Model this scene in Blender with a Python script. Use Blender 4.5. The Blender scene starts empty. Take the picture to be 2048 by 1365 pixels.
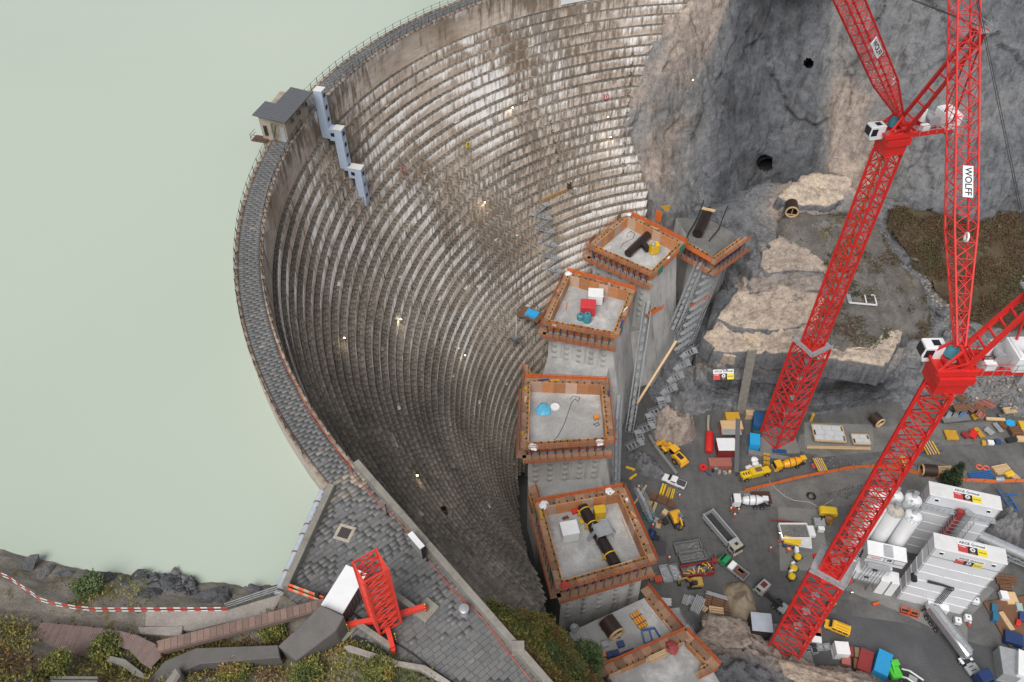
import bpy, bmesh, math, random
import numpy as np
from mathutils import Matrix, Vector
random.seed(7); rng=np.random.default_rng(7)
S=bpy.context.scene; COL=S.collection
# ---------------------------------------------------------------- camera
F=1592.; CX,CY=1024.,682.5; CAMZ=150.
_d=np.array([1035.-CX,-(2200.-CY),F]); _d/=np.linalg.norm(_d)      # world down, in camera axes (right, up, forward)
_h=np.array([0,0,1.])-_d*_d[2]; _h/=np.linalg.norm(_h)             # world +Y
_r=-np.cross(_h,-_d)                                               # world +X
cd=bpy.data.cameras.new('camera'); cam=bpy.data.objects.new('camera',cd); COL.objects.link(cam)
cd.sensor_width=36; cd.lens=36*F/2048; cd.clip_start=.5; cd.clip_end=6000
B=np.array([_r,_h,-_d])                                            # rows: world X, Y, Z in camera axes
cam.matrix_world=Matrix([[*B[0,:2],-B[0,2],0],[*B[1,:2],-B[1,2],0],[*B[2,:2],-B[2,2],CAMZ],[0,0,0,1]])
S.camera=cam
# ---------------------------------------------------------------- sky, sun, exposure
w=bpy.data.worlds.new('World'); S.world=w; w.use_nodes=True; nt=w.node_tree
sky=nt.nodes.new('ShaderNodeTexSky'); sky.sky_type='NISHITA'; sky.sun_disc=False
sky.sun_elevation=math.radians(54); sky.sun_rotation=math.radians(200); sky.air_density=1.0; sky.dust_density=4.0; sky.altitude=1900
hs=nt.nodes.new('ShaderNodeHueSaturation'); hs.inputs['Saturation'].default_value=.18
bg=nt.nodes['Background']; bg.inputs['Strength'].default_value=.065
nt.links.new(sky.outputs[0],hs.inputs['Color']); nt.links.new(hs.outputs[0],bg.inputs['Color'])
sl=bpy.data.lights.new('sun','SUN'); sl.energy=1.5; sl.angle=math.radians(40); sl.color=(1,.97,.93)
sun=bpy.data.objects.new('sun',sl); COL.objects.link(sun); sun.location=(0,0,300)
sun.rotation_euler=Vector((-math.sin(math.radians(200)),-math.cos(math.radians(200)),-math.tan(math.radians(54)))).to_track_quat('-Z','Y').to_euler()
S.view_settings.view_transform='Standard'; S.view_settings.look='None'; S.view_settings.gamma=1; S.view_settings.exposure=1.18
# ---------------------------------------------------------------- helpers: pixel of the photograph -> place in the world
def W(px,py,z=0.):
    p=np.array([px-CX,-(py-CY),F]); t=(CAMZ-z)/(p@_d); return np.array([p@_r*t,p@_h*t,z])
def WY(px,py,Y):
    p=np.array([px-CX,-(py-CY),F]); t=Y/(p@_h); return np.array([p@_r*t,Y,CAMZ-t*(p@_d)])
def Pj(p):
    v=p[0]*_r+p[1]*_h+(CAMZ-p[2])*_d; return np.array([CX+F*v[0]/v[2],CY-F*v[1]/v[2]])
# ---------------------------------------------------------------- noise
_perm=rng.permutation(4096)
def _hash(i,j,k): return _perm[(_perm[(_perm[i&4095]+j)&4095]+k)&4095]/4095.
def vnoise(p):
    f=np.floor(p); i=f.astype(int); t=p-f; t=t*t*(3-2*t); r=0
    for a in (0,1):
        for b in (0,1):
            for c in (0,1):
                wgt=(t[:,0] if a else 1-t[:,0])*(t[:,1] if b else 1-t[:,1])*(t[:,2] if c else 1-t[:,2])
                r=r+wgt*_hash(i[:,0]+a,i[:,1]+b,i[:,2]+c)
    return r*2-1
def fbm(p,o=5,ridge=False,gain=.5):
    s=0;a=1.;p=np.asarray(p,float)
    for k in range(o):
        n=vnoise(p+k*17.3)
        s=s+a*((1-2*np.abs(n)) if ridge else n); p=p*2.03; a*=gain
    return s
def worley(p,seed=0):
    f=np.floor(p).astype(int); b1=np.full(len(p),9.); b2=b1.copy(); idv=np.zeros(len(p))
    for a in (-1,0,1):
        for b in (-1,0,1):
            for c in (-1,0,1):
                q=f+np.array([a,b,c]); o=np.stack([_hash(q[:,0]+seed+m*31,q[:,1],q[:,2]) for m in range(3)],1)
                d=np.linalg.norm(q+o-p,axis=1); h=_hash(q[:,0]+seed+7,q[:,1]+3,q[:,2]); m=d<b1
                b2=np.where(m,b1,np.minimum(b2,d)); idv=np.where(m,h,idv); b1=np.where(m,d,b1)
    return b1,b2,idv
def facets(p,seed=0):
    "tilted plane per cell: angular broken rock"
    f=np.floor(p).astype(int); b1=np.full(len(p),9.); out=np.zeros(len(p))
    for a in (-1,0,1):
        for b in (-1,0,1):
            for c in (-1,0,1):
                q=f+np.array([a,b,c]); o=np.stack([_hash(q[:,0]+seed+m*31,q[:,1],q[:,2]) for m in range(3)],1); dv=p-(q+o); d=np.linalg.norm(dv,axis=1)
                n=np.stack([_hash(q[:,0]+seed+m*53+5,q[:,1]+11,q[:,2]) for m in range(3)],1)*2-1; h=(dv*n).sum(1)*1.3+(_hash(q[:,0]+seed+7,q[:,1]+3,q[:,2])-.5)*.8
                m=d<b1; out=np.where(m,h,out); b1=np.where(m,d,b1)
    return out
# ---------------------------------------------------------------- materials
MAT={}
def nd(nt,t,**k):
    n=nt.nodes.new(t)
    for a,v in k.items():
        if a.startswith('i_'): n.inputs[a[2:].replace('_',' ')].default_value=v
        else: setattr(n,a,v)
    return n
def ramp(nt,fac,stops):
    r=nt.nodes.new('ShaderNodeValToRGB'); e=r.color_ramp.elements
    while len(e)<len(stops): e.new(.5)
    for x,(p,c) in zip(e,stops): x.position=p; x.color=(*c,1) if len(c)==3 else c
    nt.links.new(fac,r.inputs[0]); return r.outputs[0]
def mixc(nt,fac,a,b,mode='MIX'):
    m=nt.nodes.new('ShaderNodeMix'); m.data_type='RGBA'; m.blend_type=mode
    for i,v in ((0,fac),(6,a),(7,b)):
        if hasattr(v,'is_linked') or hasattr(v,'links'): nt.links.new(v,m.inputs[i])
        else: m.inputs[i].default_value=v if i==0 else ((*v,1) if len(v)==3 else v)
    return m.outputs[2]
def newmat(name,rough=.8,metal=0):
    m=bpy.data.materials.new(name); m.use_nodes=True; nt=m.node_tree; b=nt.nodes['Principled BSDF']
    b.inputs['Roughness'].default_value=rough; b.inputs['Metallic'].default_value=metal; MAT[name]=m
    return m,nt,b
def noise(nt,co,scale,detail=6,rough=.6,dist=0):
    n=nd(nt,'ShaderNodeTexNoise'); n.inputs['Scale'].default_value=scale; n.inputs['Detail'].default_value=detail
    n.inputs['Roughness'].default_value=rough; n.inputs['Distortion'].default_value=dist
    if co is not None: nt.links.new(co,n.inputs['Vector'])
    return n.outputs['Fac']
def vmap(nt,co,scale,rot=(0,0,0)):
    n=nt.nodes.new('ShaderNodeMapping'); n.inputs['Scale'].default_value=scale; n.inputs['Rotation'].default_value=rot; nt.links.new(co,n.inputs['Vector']); return n.outputs[0]
def bump(nt,b,h,strength=.3,dist=.1):
    n=nt.nodes.new('ShaderNodeBump'); n.inputs['Strength'].default_value=strength; n.inputs['Distance'].default_value=dist
    nt.links.new(h,n.inputs['Height']); nt.links.new(n.outputs[0],b.inputs['Normal'])
def pos(nt): return nt.nodes.new('ShaderNodeNewGeometry').outputs['Position']
def objc(nt): return nt.nodes.new('ShaderNodeTexCoord').outputs['Object']
def uvc(nt): return nt.nodes.new('ShaderNodeTexCoord').outputs['UV']
def orand(nt): return nt.nodes.new('ShaderNodeObjectInfo').outputs['Random']
def attr(nt,n):
    a=nt.nodes.new('ShaderNodeAttribute'); a.attribute_name=n; return a
def M(name,c,dirt=.25,scale=1.2,rough=.6,metal=0,dirtc=None,bmp=.1,rnd=0):
    """plain painted / worn surface: colour c broken up by two scales of dirt"""
    if name in MAT: return MAT[name]
    m,nt,b=newmat(name,rough,metal); co=pos(nt)
    n1=noise(nt,co,scale,8,.65); n2=noise(nt,co,scale*7,4,.6)
    dc=dirtc or tuple(x*.35+.02 for x in c)
    f=ramp(nt,n1,[(.42,(0,0,0)),(.72,(1,1,1))]); f2=ramp(nt,n2,[(.35,(0,0,0)),(.8,(1,1,1))])
    mu=nd(nt,'ShaderNodeMath',operation='MULTIPLY'); nt.links.new(f,mu.inputs[0]); mu.inputs[1].default_value=dirt
    col=mixc(nt,mu.outputs[0],c,dc)
    mu2=nd(nt,'ShaderNodeMath',operation='MULTIPLY'); nt.links.new(f2,mu2.inputs[0]); mu2.inputs[1].default_value=dirt*.5
    col=mixc(nt,mu2.outputs[0],col,dc)
    if rnd:
        h=nt.nodes.new('ShaderNodeHueSaturation'); mr=nd(nt,'ShaderNodeMapRange'); mr.inputs[3].default_value=1-rnd; mr.inputs[4].default_value=1+rnd
        nt.links.new(orand(nt),mr.inputs[0]); nt.links.new(mr.outputs[0],h.inputs['Value']); nt.links.new(col,h.inputs['Color']); col=h.outputs[0]
    nt.links.new(col,b.inputs['Base Color'])
    if bmp: bump(nt,b,n2,bmp,.03)
    return m
# ---------------------------------------------------------------- mesh builder
class MB:
    def __init__(s): s.v=[];s.f=[];s.mi=[]
    def add(s,vs,fs,mi=0):
        o=len(s.v); s.v+=[tuple(map(float,v)) for v in vs]; s.f+=[tuple(i+o for i in f) for f in fs]; s.mi+=[mi]*len(fs); return s
    def box(s,a,b,mi=0):
        (x0,y0,z0),(x1,y1,z1)=a,b
        return s.add([(x0,y0,z0),(x1,y0,z0),(x1,y1,z0),(x0,y1,z0),(x0,y0,z1),(x1,y0,z1),(x1,y1,z1),(x0,y1,z1)],
          [(3,2,1,0),(4,5,6,7),(0,1,5,4),(1,2,6,5),(2,3,7,6),(3,0,4,7)],mi)
    def cbox(s,c,d,mi=0): return s.box((c[0]-d[0]/2,c[1]-d[1]/2,c[2]-d[2]/2),(c[0]+d[0]/2,c[1]+d[1]/2,c[2]+d[2]/2),mi)
    def bar(s,p,q,wd,ht=None,mi=0,up=(0,0,1)):
        p=np.array(p,float);q=np.array(q,float);d=q-p;L=np.linalg.norm(d)
        if L<1e-6:return s
        d/=L;u=np.array(up,float);u=u-d*(u@d)
        if np.linalg.norm(u)<1e-4:u=np.array([1,0,0.])-d*d[0]
        u/=np.linalg.norm(u);r=np.cross(d,u);ht=ht or wd;a=r*wd/2;b=u*ht/2
        return s.add([p-a-b,p+a-b,p+a+b,p-a+b,q-a-b,q+a-b,q+a+b,q-a+b],[(0,1,2,3),(7,6,5,4),(0,4,5,1),(1,5,6,2),(2,6,7,3),(3,7,4,0)],mi)
    def tube(s,p,q,r,n=10,r2=None,mi=0,cap=True):
        p=np.array(p,float);q=np.array(q,float);d=q-p;L=np.linalg.norm(d);d/=L
        u=np.array([0,0,1.]) if abs(d[2])<.9 else np.array([1,0,0.]);u=u-d*(u@d);u/=np.linalg.norm(u);w_=np.cross(d,u);r2=r if r2 is None else r2
        a=np.arange(n)*2*math.pi/n;c=np.cos(a)[:,None]*u+np.sin(a)[:,None]*w_
        vs=list(p+c*r)+list(q+c*r2);fs=[(i,(i+1)%n,n+(i+1)%n,n+i) for i in range(n)]
        if cap:fs+=[tuple(range(n-1,-1,-1)),tuple(range(n,2*n))]
        return s.add(vs,fs,mi)
    def path(s,pts,r,n=6,mi=0):
        for a,b in zip(pts[:-1],pts[1:]): s.tube(a,b,r,n,mi=mi)
        return s
    def lathe(s,prof,n=20,c=(0,0,0),mi=0,axis='z'):
        vs=[];fs=[];k=len(prof)
        for i in range(n):
            a=2*math.pi*i/n
            for r,z in prof:
                p=(r*math.cos(a),r*math.sin(a),z)
                if axis=='x':p=(z,p[0],p[1])
                if axis=='y':p=(p[0],z,p[1])
                vs.append((p[0]+c[0],p[1]+c[1],p[2]+c[2]))
        for i in range(n):
            j=(i+1)%n
            for m in range(k-1): fs.append((i*k+m,j*k+m,j*k+m+1,i*k+m+1))
        return s.add(vs,fs,mi)
    def prism(s,poly,z0,z1,mi=0):
        n=len(poly);vs=[(x,y,z0) for x,y in poly]+[(x,y,z1) for x,y in poly]
        return s.add(vs,[tuple(range(n-1,-1,-1)),tuple(range(n,2*n))]+[(i,(i+1)%n,n+(i+1)%n,n+i) for i in range(n)],mi)
    def side(s,prof,y0,y1,mi=0):
        "profile in x,z extruded along y"
        n=len(prof);vs=[(x,y0,z) for x,z in prof]+[(x,y1,z) for x,z in prof]
        return s.add(vs,[tuple(range(n)),tuple(range(2*n-1,n-1,-1))]+[(i,n+i,n+(i+1)%n,(i+1)%n) for i in range(n)],mi)
    def loft(s,rings,mi=0,cap=True):
        n=len(rings[0]);vs=[p for r in rings for p in r];fs=[]
        for k in range(len(rings)-1):
            for i in range(n): fs.append((k*n+i,k*n+(i+1)%n,(k+1)*n+(i+1)%n,(k+1)*n+i))
        if cap: fs+=[tuple(range(n-1,-1,-1)),tuple(range((len(rings)-1)*n,len(rings)*n))]
        return s.add(vs,fs,mi)
    def build(s,name,mat,parent=None,smooth=False,bev=0,fix=True,kind=None):
        me=bpy.data.meshes.new(name); me.from_pydata(s.v,[],s.f)
        for m in (mat if isinstance(mat,(list,tuple)) else [mat]): me.materials.append(m)
        if isinstance(mat,(list,tuple)): me.polygons.foreach_set('material_index',s.mi)
        if fix:
            bm=bmesh.new(); bm.from_mesh(me); bmesh.ops.recalc_face_normals(bm,faces=bm.faces)
            if bev: bmesh.ops.bevel(bm,geom=[e for e in bm.edges],offset=bev,segments=1,affect='EDGES',clamp_overlap=True)
            bm.to_mesh(me); bm.free()
        if smooth:
            me.polygons.foreach_set('use_smooth',[True]*len(me.polygons))
            try: me.set_sharp_from_angle(angle=math.radians(35))
            except Exception: pass
        return link(name,me,parent,kind)
def link(name,me,parent=None,kind=None):
    o=bpy.data.objects.new(name,me); COL.objects.link(o)
    if parent is not None: o.parent=parent
    if kind: o['kind']=kind
    return o
def tag(o,label,cat,group=None):
    o['label']=label; o['category']=cat
    if group: o['group']=group
    return o
def thing(name,label,cat,loc=(0,0,0),rz=0,group=None):
    o=bpy.data.objects.new(name,None); COL.objects.link(o); o.location=tuple(map(float,loc)); o.rotation_euler=(0,0,rz); o.empty_display_size=.5
    return tag(o,label,cat,group)
def struct(o): o['kind']='structure'; return o
def dup(root,loc,rz,label,group=None):
    r=root.copy(); COL.objects.link(r); r.location=tuple(map(float,loc)); r.rotation_euler=(0,0,rz); r['label']=label
    if group: r['group']=group
    for ch in list(root.children):
        c=ch.copy(); COL.objects.link(c); c.parent=r
        for g in list(ch.children):
            d=g.copy(); COL.objects.link(d); d.parent=c
    return r
def head(p,q,z):
    "middle, heading and length of the segment between two photo points on the level z"
    a=W(*p,z);b=W(*q,z);d=b-a; return (a+b)/2,math.atan2(d[1],d[0]),float(np.linalg.norm(d))
def npmesh(name,v,f,mats,mi=None,uv=None,col=None,smooth=False):
    "fast mesh from numpy quads"
    me=bpy.data.meshes.new(name); v=np.asarray(v,np.float32); f=np.asarray(f,np.int32); n=f.shape[1]
    me.vertices.add(len(v)); me.vertices.foreach_set('co',v.ravel())
    me.loops.add(f.size); me.loops.foreach_set('vertex_index',f.ravel())
    me.polygons.add(len(f)); me.polygons.foreach_set('loop_start',np.arange(0,f.size,n,dtype=np.int32)); 
    for m in mats: me.materials.append(m)
    if mi is not None: me.polygons.foreach_set('material_index',np.asarray(mi,np.int32))
    me.update(calc_edges=True)
    if uv is not None:
        l=me.uv_layers.new(name='UVMap'); l.data.foreach_set('uv',np.asarray(uv,np.float32)[f.ravel()].ravel())
    if col is not None:
        a=me.attributes.new('tint','FLOAT','POINT'); a.data.foreach_set('value',np.asarray(col,np.float32))
    if smooth: me.polygons.foreach_set('use_smooth',np.ones(len(f),bool))
    me.validate(); return me
# ================================================================ old masonry dam
DC=np.array([42.99,97.35]); RI=77.5; CW=3.65; CZ=82.; TH0,TH1=90.,220.2; LIN=46.
STEP_DZ,STEP_DR,Z1=1.84,1.08,76.5
ALEN=math.radians(TH1-TH0)*RI
DRS=[min(1.06,.70+.045*k) if k<23 else .84 for k in range(60)]; DCUM=np.concatenate([[0],np.cumsum(DRS)])       # tread widths grow downwards
def face_d(z): return float(np.interp(max(0.,(Z1-z)/STEP_DZ),np.arange(61),DCUM))
def path_pt(s,d,z):
    "s: metres along the downstream crest edge (from the far abutment), d: metres towards downstream"
    s=np.asarray(s,float); th=math.radians(TH0)+np.minimum(s,ALEN)/RI; R=RI-d
    x=DC[0]+R*np.cos(th); y=DC[1]+R*np.sin(th); e=np.maximum(s-ALEN,0)
    t1=math.radians(TH1); x=x-e*math.sin(t1); y=y+e*math.cos(t1)
    return np.stack([x,y,np.broadcast_to(z,x.shape)],-1)
def s_of(px,py,z):
    p=W(px,py,z)[:2]-DC; th=math.degrees(math.atan2(p[1],p[0]))%360
    return math.radians(th-TH0)*RI if th<TH1 else ALEN+float((p-RI*np.array([math.cos(math.radians(TH1)),math.sin(math.radians(TH1))]))@np.array([-math.sin(math.radians(TH1)),math.cos(math.radians(TH1))]))
def dam_hit(px,py):
    "point of the stepped face behind a photo pixel (mean slope)"
    b=None
    for z in np.arange(80,-5,-.1):
        p=W(px,py,z); q=p[:2]-DC; th=math.degrees(math.atan2(q[1],q[0]))%360
        if th<TH1: d=RI-np.hypot(*q)
        else: d=RI-float(-(q@np.array([-math.cos(math.radians(TH1)),-math.sin(math.radians(TH1))])))
        e=abs(d-face_d(z))
        if b is None or e<b[0]: b=(e,p)
    return b[1]
STOT=ALEN+LIN
def s_start(z):
    "where the face runs into the far rock abutment"
    return math.radians(float(np.interp(z,[0,29,40,44.6,50.7,59.8,67.3,68,73.2,80],[104,104,102.8,104.2,105.8,103.3,100.5,98.5,95.5,92]))-1.6-TH0)*RI
def s_end(z):
    "where the face runs into the near abutment"
    return ALEN+float(np.interp(z,[-10,6,8.8,13.2,20.6,35.8,43,54.4,66,76.4,76.6],[-62,-57,-40,-25.6,-10.9,3.9,10.4,15.2,15.3,17,LIN]))
# materials of the face
def mk_riser():
    m,nt,b=newmat('riser_concrete',.85); uv=uvc(nt); P=pos(nt)
    sx=nt.nodes.new('ShaderNodeSeparateXYZ'); nt.links.new(uv,sx.inputs[0]); depth=sx.outputs['Y']      # metres below the top edge of the step
    base=ramp(nt,noise(nt,P,.05,7,.62),[(.32,(.22,.165,.12)),(.48,(.36,.30,.25)),(.68,(.46,.40,.355))])
    fine=noise(nt,vmap(nt,uv,(.35,1.3,1)),1,6,.65); base=mixc(nt,1.,base,ramp(nt,fine,[(.3,(.72,.70,.68)),(.55,(1,1,1)),(.8,(1.14,1.13,1.12))]),'MULTIPLY')
    def drip(sc,k0,fall,zs,zk):
        st=noise(nt,vmap(nt,uv,(sc,.16,1)),1,8,.66,.2); zn=noise(nt,P,zs,5,.6)
        a=nd(nt,'ShaderNodeMath',operation='MULTIPLY_ADD'); nt.links.new(depth,a.inputs[0]); a.inputs[1].default_value=-fall; nt.links.new(st,a.inputs[2])
        c_=nd(nt,'ShaderNodeMath',operation='MULTIPLY_ADD'); nt.links.new(zn,c_.inputs[0]); c_.inputs[1].default_value=zk; nt.links.new(a.outputs[0],c_.inputs[2])
        return ramp(nt,c_.outputs[0],[(k0-.03,(0,0,0)),(k0+.12,(.8,.8,.8))]),st
    def lime(sc,zs,ks,kz,kd,t0):
        st=noise(nt,vmap(nt,uv,(sc,.10,1)),1,8,.68,.1); zn=noise(nt,P,zs,6,.62); q=None
        for src,k in ((st,ks),(zn,kz),(depth,-kd)):
            a=nd(nt,'ShaderNodeMath',operation='MULTIPLY_ADD'); nt.links.new(src,a.inputs[0]); a.inputs[1].default_value=k
            if q is None: a.inputs[2].default_value=0
            else: nt.links.new(q,a.inputs[2])
            q=a.outputs[0]
        return ramp(nt,q,[(t0,(0,0,0)),(t0+.16,(.85,.85,.85))])
    w_=lime(1.3,.085,.75,1.25,.13,.86); w2=lime(.9,.05,1.1,.7,.02,1.0); dk,_=drip(.9,.88,.02,.028,.80)
    c=mixc(nt,w_,base,(.64,.62,.605)); c=mixc(nt,w2,c,(.58,.55,.53)); c=mixc(nt,dk,c,(.075,.05,.03))
    nt.links.new(c,b.inputs['Base Color']); bump(nt,b,fine,.3,.08); return m
def mk_stone(name,stops,obj=False,rough=.75,dirt=.5,zone=(.62,1.08)):
    m,nt,b=newmat(name,rough); P=pos(nt)
    t=orand(nt) if obj else attr(nt,'tint').outputs['Fac']
    if obj:
        mr=nd(nt,'ShaderNodeMapRange'); mr.inputs[3].default_value=.16; mr.inputs[4].default_value=.60; nt.links.new(t,mr.inputs[0]); t=mr.outputs[0]
    c=ramp(nt,t,stops)
    n=noise(nt,P,2.5,8,.7); dk=ramp(nt,n,[(.3,(1-dirt,)*3),(.62,(1.05,)*3)])
    c=mixc(nt,1.,c,dk,'MULTIPLY')
    z=noise(nt,P,.09,5,.6,.4); c=mixc(nt,1.,c,ramp(nt,z,[(.35,(zone[0],zone[0]*.975,zone[0]*.95)),(.6,(zone[1],zone[1]*.985,zone[1]*.96))]),'MULTIPLY')
    wh=ramp(nt,noise(nt,P,.45,7,.7),[(.66,(0,0,0)),(.74,(.55,.55,.55))]); c=mixc(nt,wh,c,(.42,.40,.38))
    nt.links.new(c,b.inputs['Base Color']); bump(nt,b,n,.35,.04); return m
riser=mk_riser()
ledge_stops=[(0,(.13,.116,.10)),(.35,(.185,.165,.14)),(.6,(.24,.213,.18)),(.85,(.295,.26,.217)),(.97,(.37,.33,.28)),(1,(.54,.50,.45))]
ledge=mk_stone('ledge_stone',ledge_stops); ledge_o=mk_stone('ledge_stone_single',ledge_stops,True)
joint=M('mortar_joint',(.10,.088,.072),.3,2,.9)
pave_stops=[(0,(.11,.114,.12)),(.3,(.135,.138,.142)),(.55,(.155,.156,.157)),(.75,(.172,.17,.163)),(.9,(.20,.186,.167)),(1,(.31,.27,.215))]
pave=mk_stone('paving_stone',pave_stops,dirt=.25,rough=.6,zone=(.88,1.04)); pave_o=mk_stone('paving_stone_single',pave_stops,True,.6,.25,(.88,1.04))
kerbm=mk_stone('kerb_stone',[(0,(.22,.165,.125)),(.5,(.30,.23,.175)),(1,(.36,.30,.25))],dirt=.45)
wallst=M('upstream_concrete',(.34,.31,.27),.6,.5,.85,dirtc=(.10,.08,.06))
oldconc=M('old_concrete',(.25,.235,.205),.6,.9,.85,dirtc=(.09,.085,.07))
dam=thing('old_dam','curved grey stone arch dam with stepped downstream face beside the milky lake','dam')
# core: stepped profile swept along the arc, UV = metres along / height
prof=[(0,CZ-.05),(0,Z1)]; z=Z1; d=0.; k_=0
while z>-10: d+=DRS[k_]; k_+=1; prof.append((d,z)); z-=STEP_DZ; prof.append((d,z))
ss=np.arange(0,STOT+.01,.8); nS=len(ss)
def lev(z): a=s_start(z); return a+(s_end(z)-a)*ss/ss[-1]
v=np.concatenate([path_pt(lev(pz),pd,pz) for pd,pz in prof]); uv=np.concatenate([np.stack([lev(pz)+37.3*(k//2),np.full(nS,0. if k%2==0 else prof[k-1][1]-pz)],1) for k,(pd,pz) in enumerate(prof)])
f=[];mi=[]
for k in range(len(prof)-1):
    i=np.arange(nS-1)+k*nS; f.append(np.stack([i,i+1,i+1+nS,i+nS],1)); mi+= [0 if k%2==0 else 1]*(nS-1)
link('stepped_face',npmesh('stepped_face',v,np.concatenate(f),[riser,joint],mi,uv),dam)
# upstream wall and core top
pr=[(-CW,60.),(-CW,CZ-.06),(0,CZ-.06)]
v=np.concatenate([path_pt(ss,pd,pz) for pd,pz in pr]); f=np.concatenate([np.stack([np.arange(nS-1)+k*nS,np.arange(nS-1)+1+k*nS,np.arange(nS-1)+1+nS+k*nS,np.arange(nS-1)+nS+k*nS],1) for k in range(2)])
link('upstream_wall',npmesh('upstream_wall',v,f,[wallst,joint],[0]*(nS-1)+[1]*(nS-1),np.zeros((len(v),2))),dam)
# stones -------------------------------------------------------------
def stones_mesh(name,quads,h,mat,tints,parent,kind='stuff'):
    "quads (n,4,3) counter-clockwise tops; each becomes a slab h high"
    q=np.asarray(quads,float); n=len(q); c=q.mean(1,keepdims=True)
    top=c+(q-c)*.985; bot=q.copy(); bot[:,:,2]-=np.asarray(h).reshape(-1,1)
    v=np.concatenate([top,bot],1).reshape(-1,3); o=np.arange(n)[:,None]*8
    F_=[[0,1,2,3]]+[[i,i+4,(i+1)%4+4,(i+1)%4] for i in range(4)]
    f=np.concatenate([o+np.array(x) for x in F_]); return link(name,npmesh(name,v,f,[mat],None,None,np.repeat(tints,8)),parent,kind)
quads=[];tint=[]
for k in range(int((Z1+8)/STEP_DZ)):
    zt=Z1-k*STEP_DZ; d0=DCUM[k]; hw=DRS[k]/2; bt=rng.normal(0,.10)
    for row in range(2):
        a=d0+row*hw+.01; b_=a+hw-.01; s=s_start(zt)+rng.uniform(0,.8)
        if zt<14: s=45.
        while s<s_end(zt)-.3:
            L=rng.uniform(.9,1.9); e=min(s+L,s_end(zt)); up=rng.uniform(.01,.03)
            q=path_pt(np.array([s,e-.018]),a,zt+up),path_pt(np.array([s,e-.018]),b_,zt+up)
            quads.append([q[0][0],q[0][1],q[1][1],q[1][0]]); tint.append(np.clip(.40+bt*.6+.16*math.sin(s*.13+k*.35)+rng.normal(0,.085),0,.9) if rng.random()>.005 else 1.)
            s=e
quads=np.array(quads); tint=np.array(tint)
def split(quads,tint,zdrop,near_n,name_stuff,name_one,mat,mat_o,parent,zoff=0):
    "the largest stones in view become parts of their own, the rest one stuff part"
    P=np.array([[Pj(p) for p in q] for q in quads]); c=P.mean(1); inside=(c[:,0]>0)&(c[:,0]<2048)&(c[:,1]>0)&(c[:,1]<1365)
    ar=np.abs((P[:,2,0]-P[:,0,0])*(P[:,3,1]-P[:,1,1])-(P[:,3,0]-P[:,1,0])*(P[:,2,1]-P[:,0,1]))/2*inside
    big=np.argsort(-ar)[:near_n]; msk=np.ones(len(quads),bool); msk[big]=False
    stones_mesh(name_stuff,quads[msk],zdrop,mat,tint[msk],parent)
    me=None
    ub=MB(); ub.add([(-.5,-.5,0),(.5,-.5,0),(.5,.5,0),(-.5,.5,0),(-.49,-.49,1),(.49,-.49,1),(.49,.49,1),(-.49,.49,1)],[(4,5,6,7),(0,1,5,4),(1,2,6,5),(2,3,7,6),(3,0,4,7)])
    for i in big:
        q=quads[i]
        if me is None: o=ub.build(name_one,mat_o,parent,fix=False); me=o.data
        else: o=link(name_one,me,parent)
        x=(q[1]-q[0]+q[2]-q[3])/2; y=(q[3]-q[0]+q[2]-q[1])/2; L=np.linalg.norm(x); y=y-x*(x@y)/L**2
        if np.cross(x,y)[2]<0: y=-y
        o.matrix_local=Matrix([[x[0],y[0],0,q[:,0].mean()],[x[1],y[1],0,q[:,1].mean()],[0,0,zdrop,q[:,2].mean()-zdrop],[0,0,0,1]])
split(quads,tint,.12,150,'ledge_stones','ledge_stone',ledge,ledge_o,dam)
# crest paving, kerbs
def crest_s(s0,s1,d0,d1,z): 
    a=path_pt(np.array([s0,s1]),d0,z); b=path_pt(np.array([s0,s1]),d1,z); return [a[0],a[1],b[1],b[0]]
S0,S1=2.,ALEN+.3
quads=[];tint=[]; s=S0; r_=0
while s<S1:
    e=s+.46; n=3; cuts=np.linspace(-CW+.42,-.42,n+1); off=.45*(r_%2)
    cuts=np.concatenate([[cuts[0]],np.clip(cuts[1:-1]+off-.16+rng.normal(0,.06,n-1),-CW+.6,-.6),[cuts[-1]]])
    for a,b_ in zip(cuts[:-1],cuts[1:]):
        quads.append(crest_s(s,e-.03,a,b_-.03,CZ+rng.uniform(0,.015))); tint.append(np.clip(rng.normal(.34,.13),0,.8) if rng.random()>.025 else rng.uniform(.8,.95))
    s=e; r_+=1
for side in (0,1):
    s=S0; kq=[];kt=[]
    while s<S1:
        e=min(s+rng.uniform(1.0,1.6),S1); a=-CW if side==0 else -.40
        kq.append(crest_s(s,e-.03,a-.03*(side==0),a+.40+.03*(side==1),CZ+.12+rng.uniform(0,.02))); kt.append(rng.random()); s=e
    stones_mesh('kerb_stones',kq,.3,kerbm,np.array(kt),dam)
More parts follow.
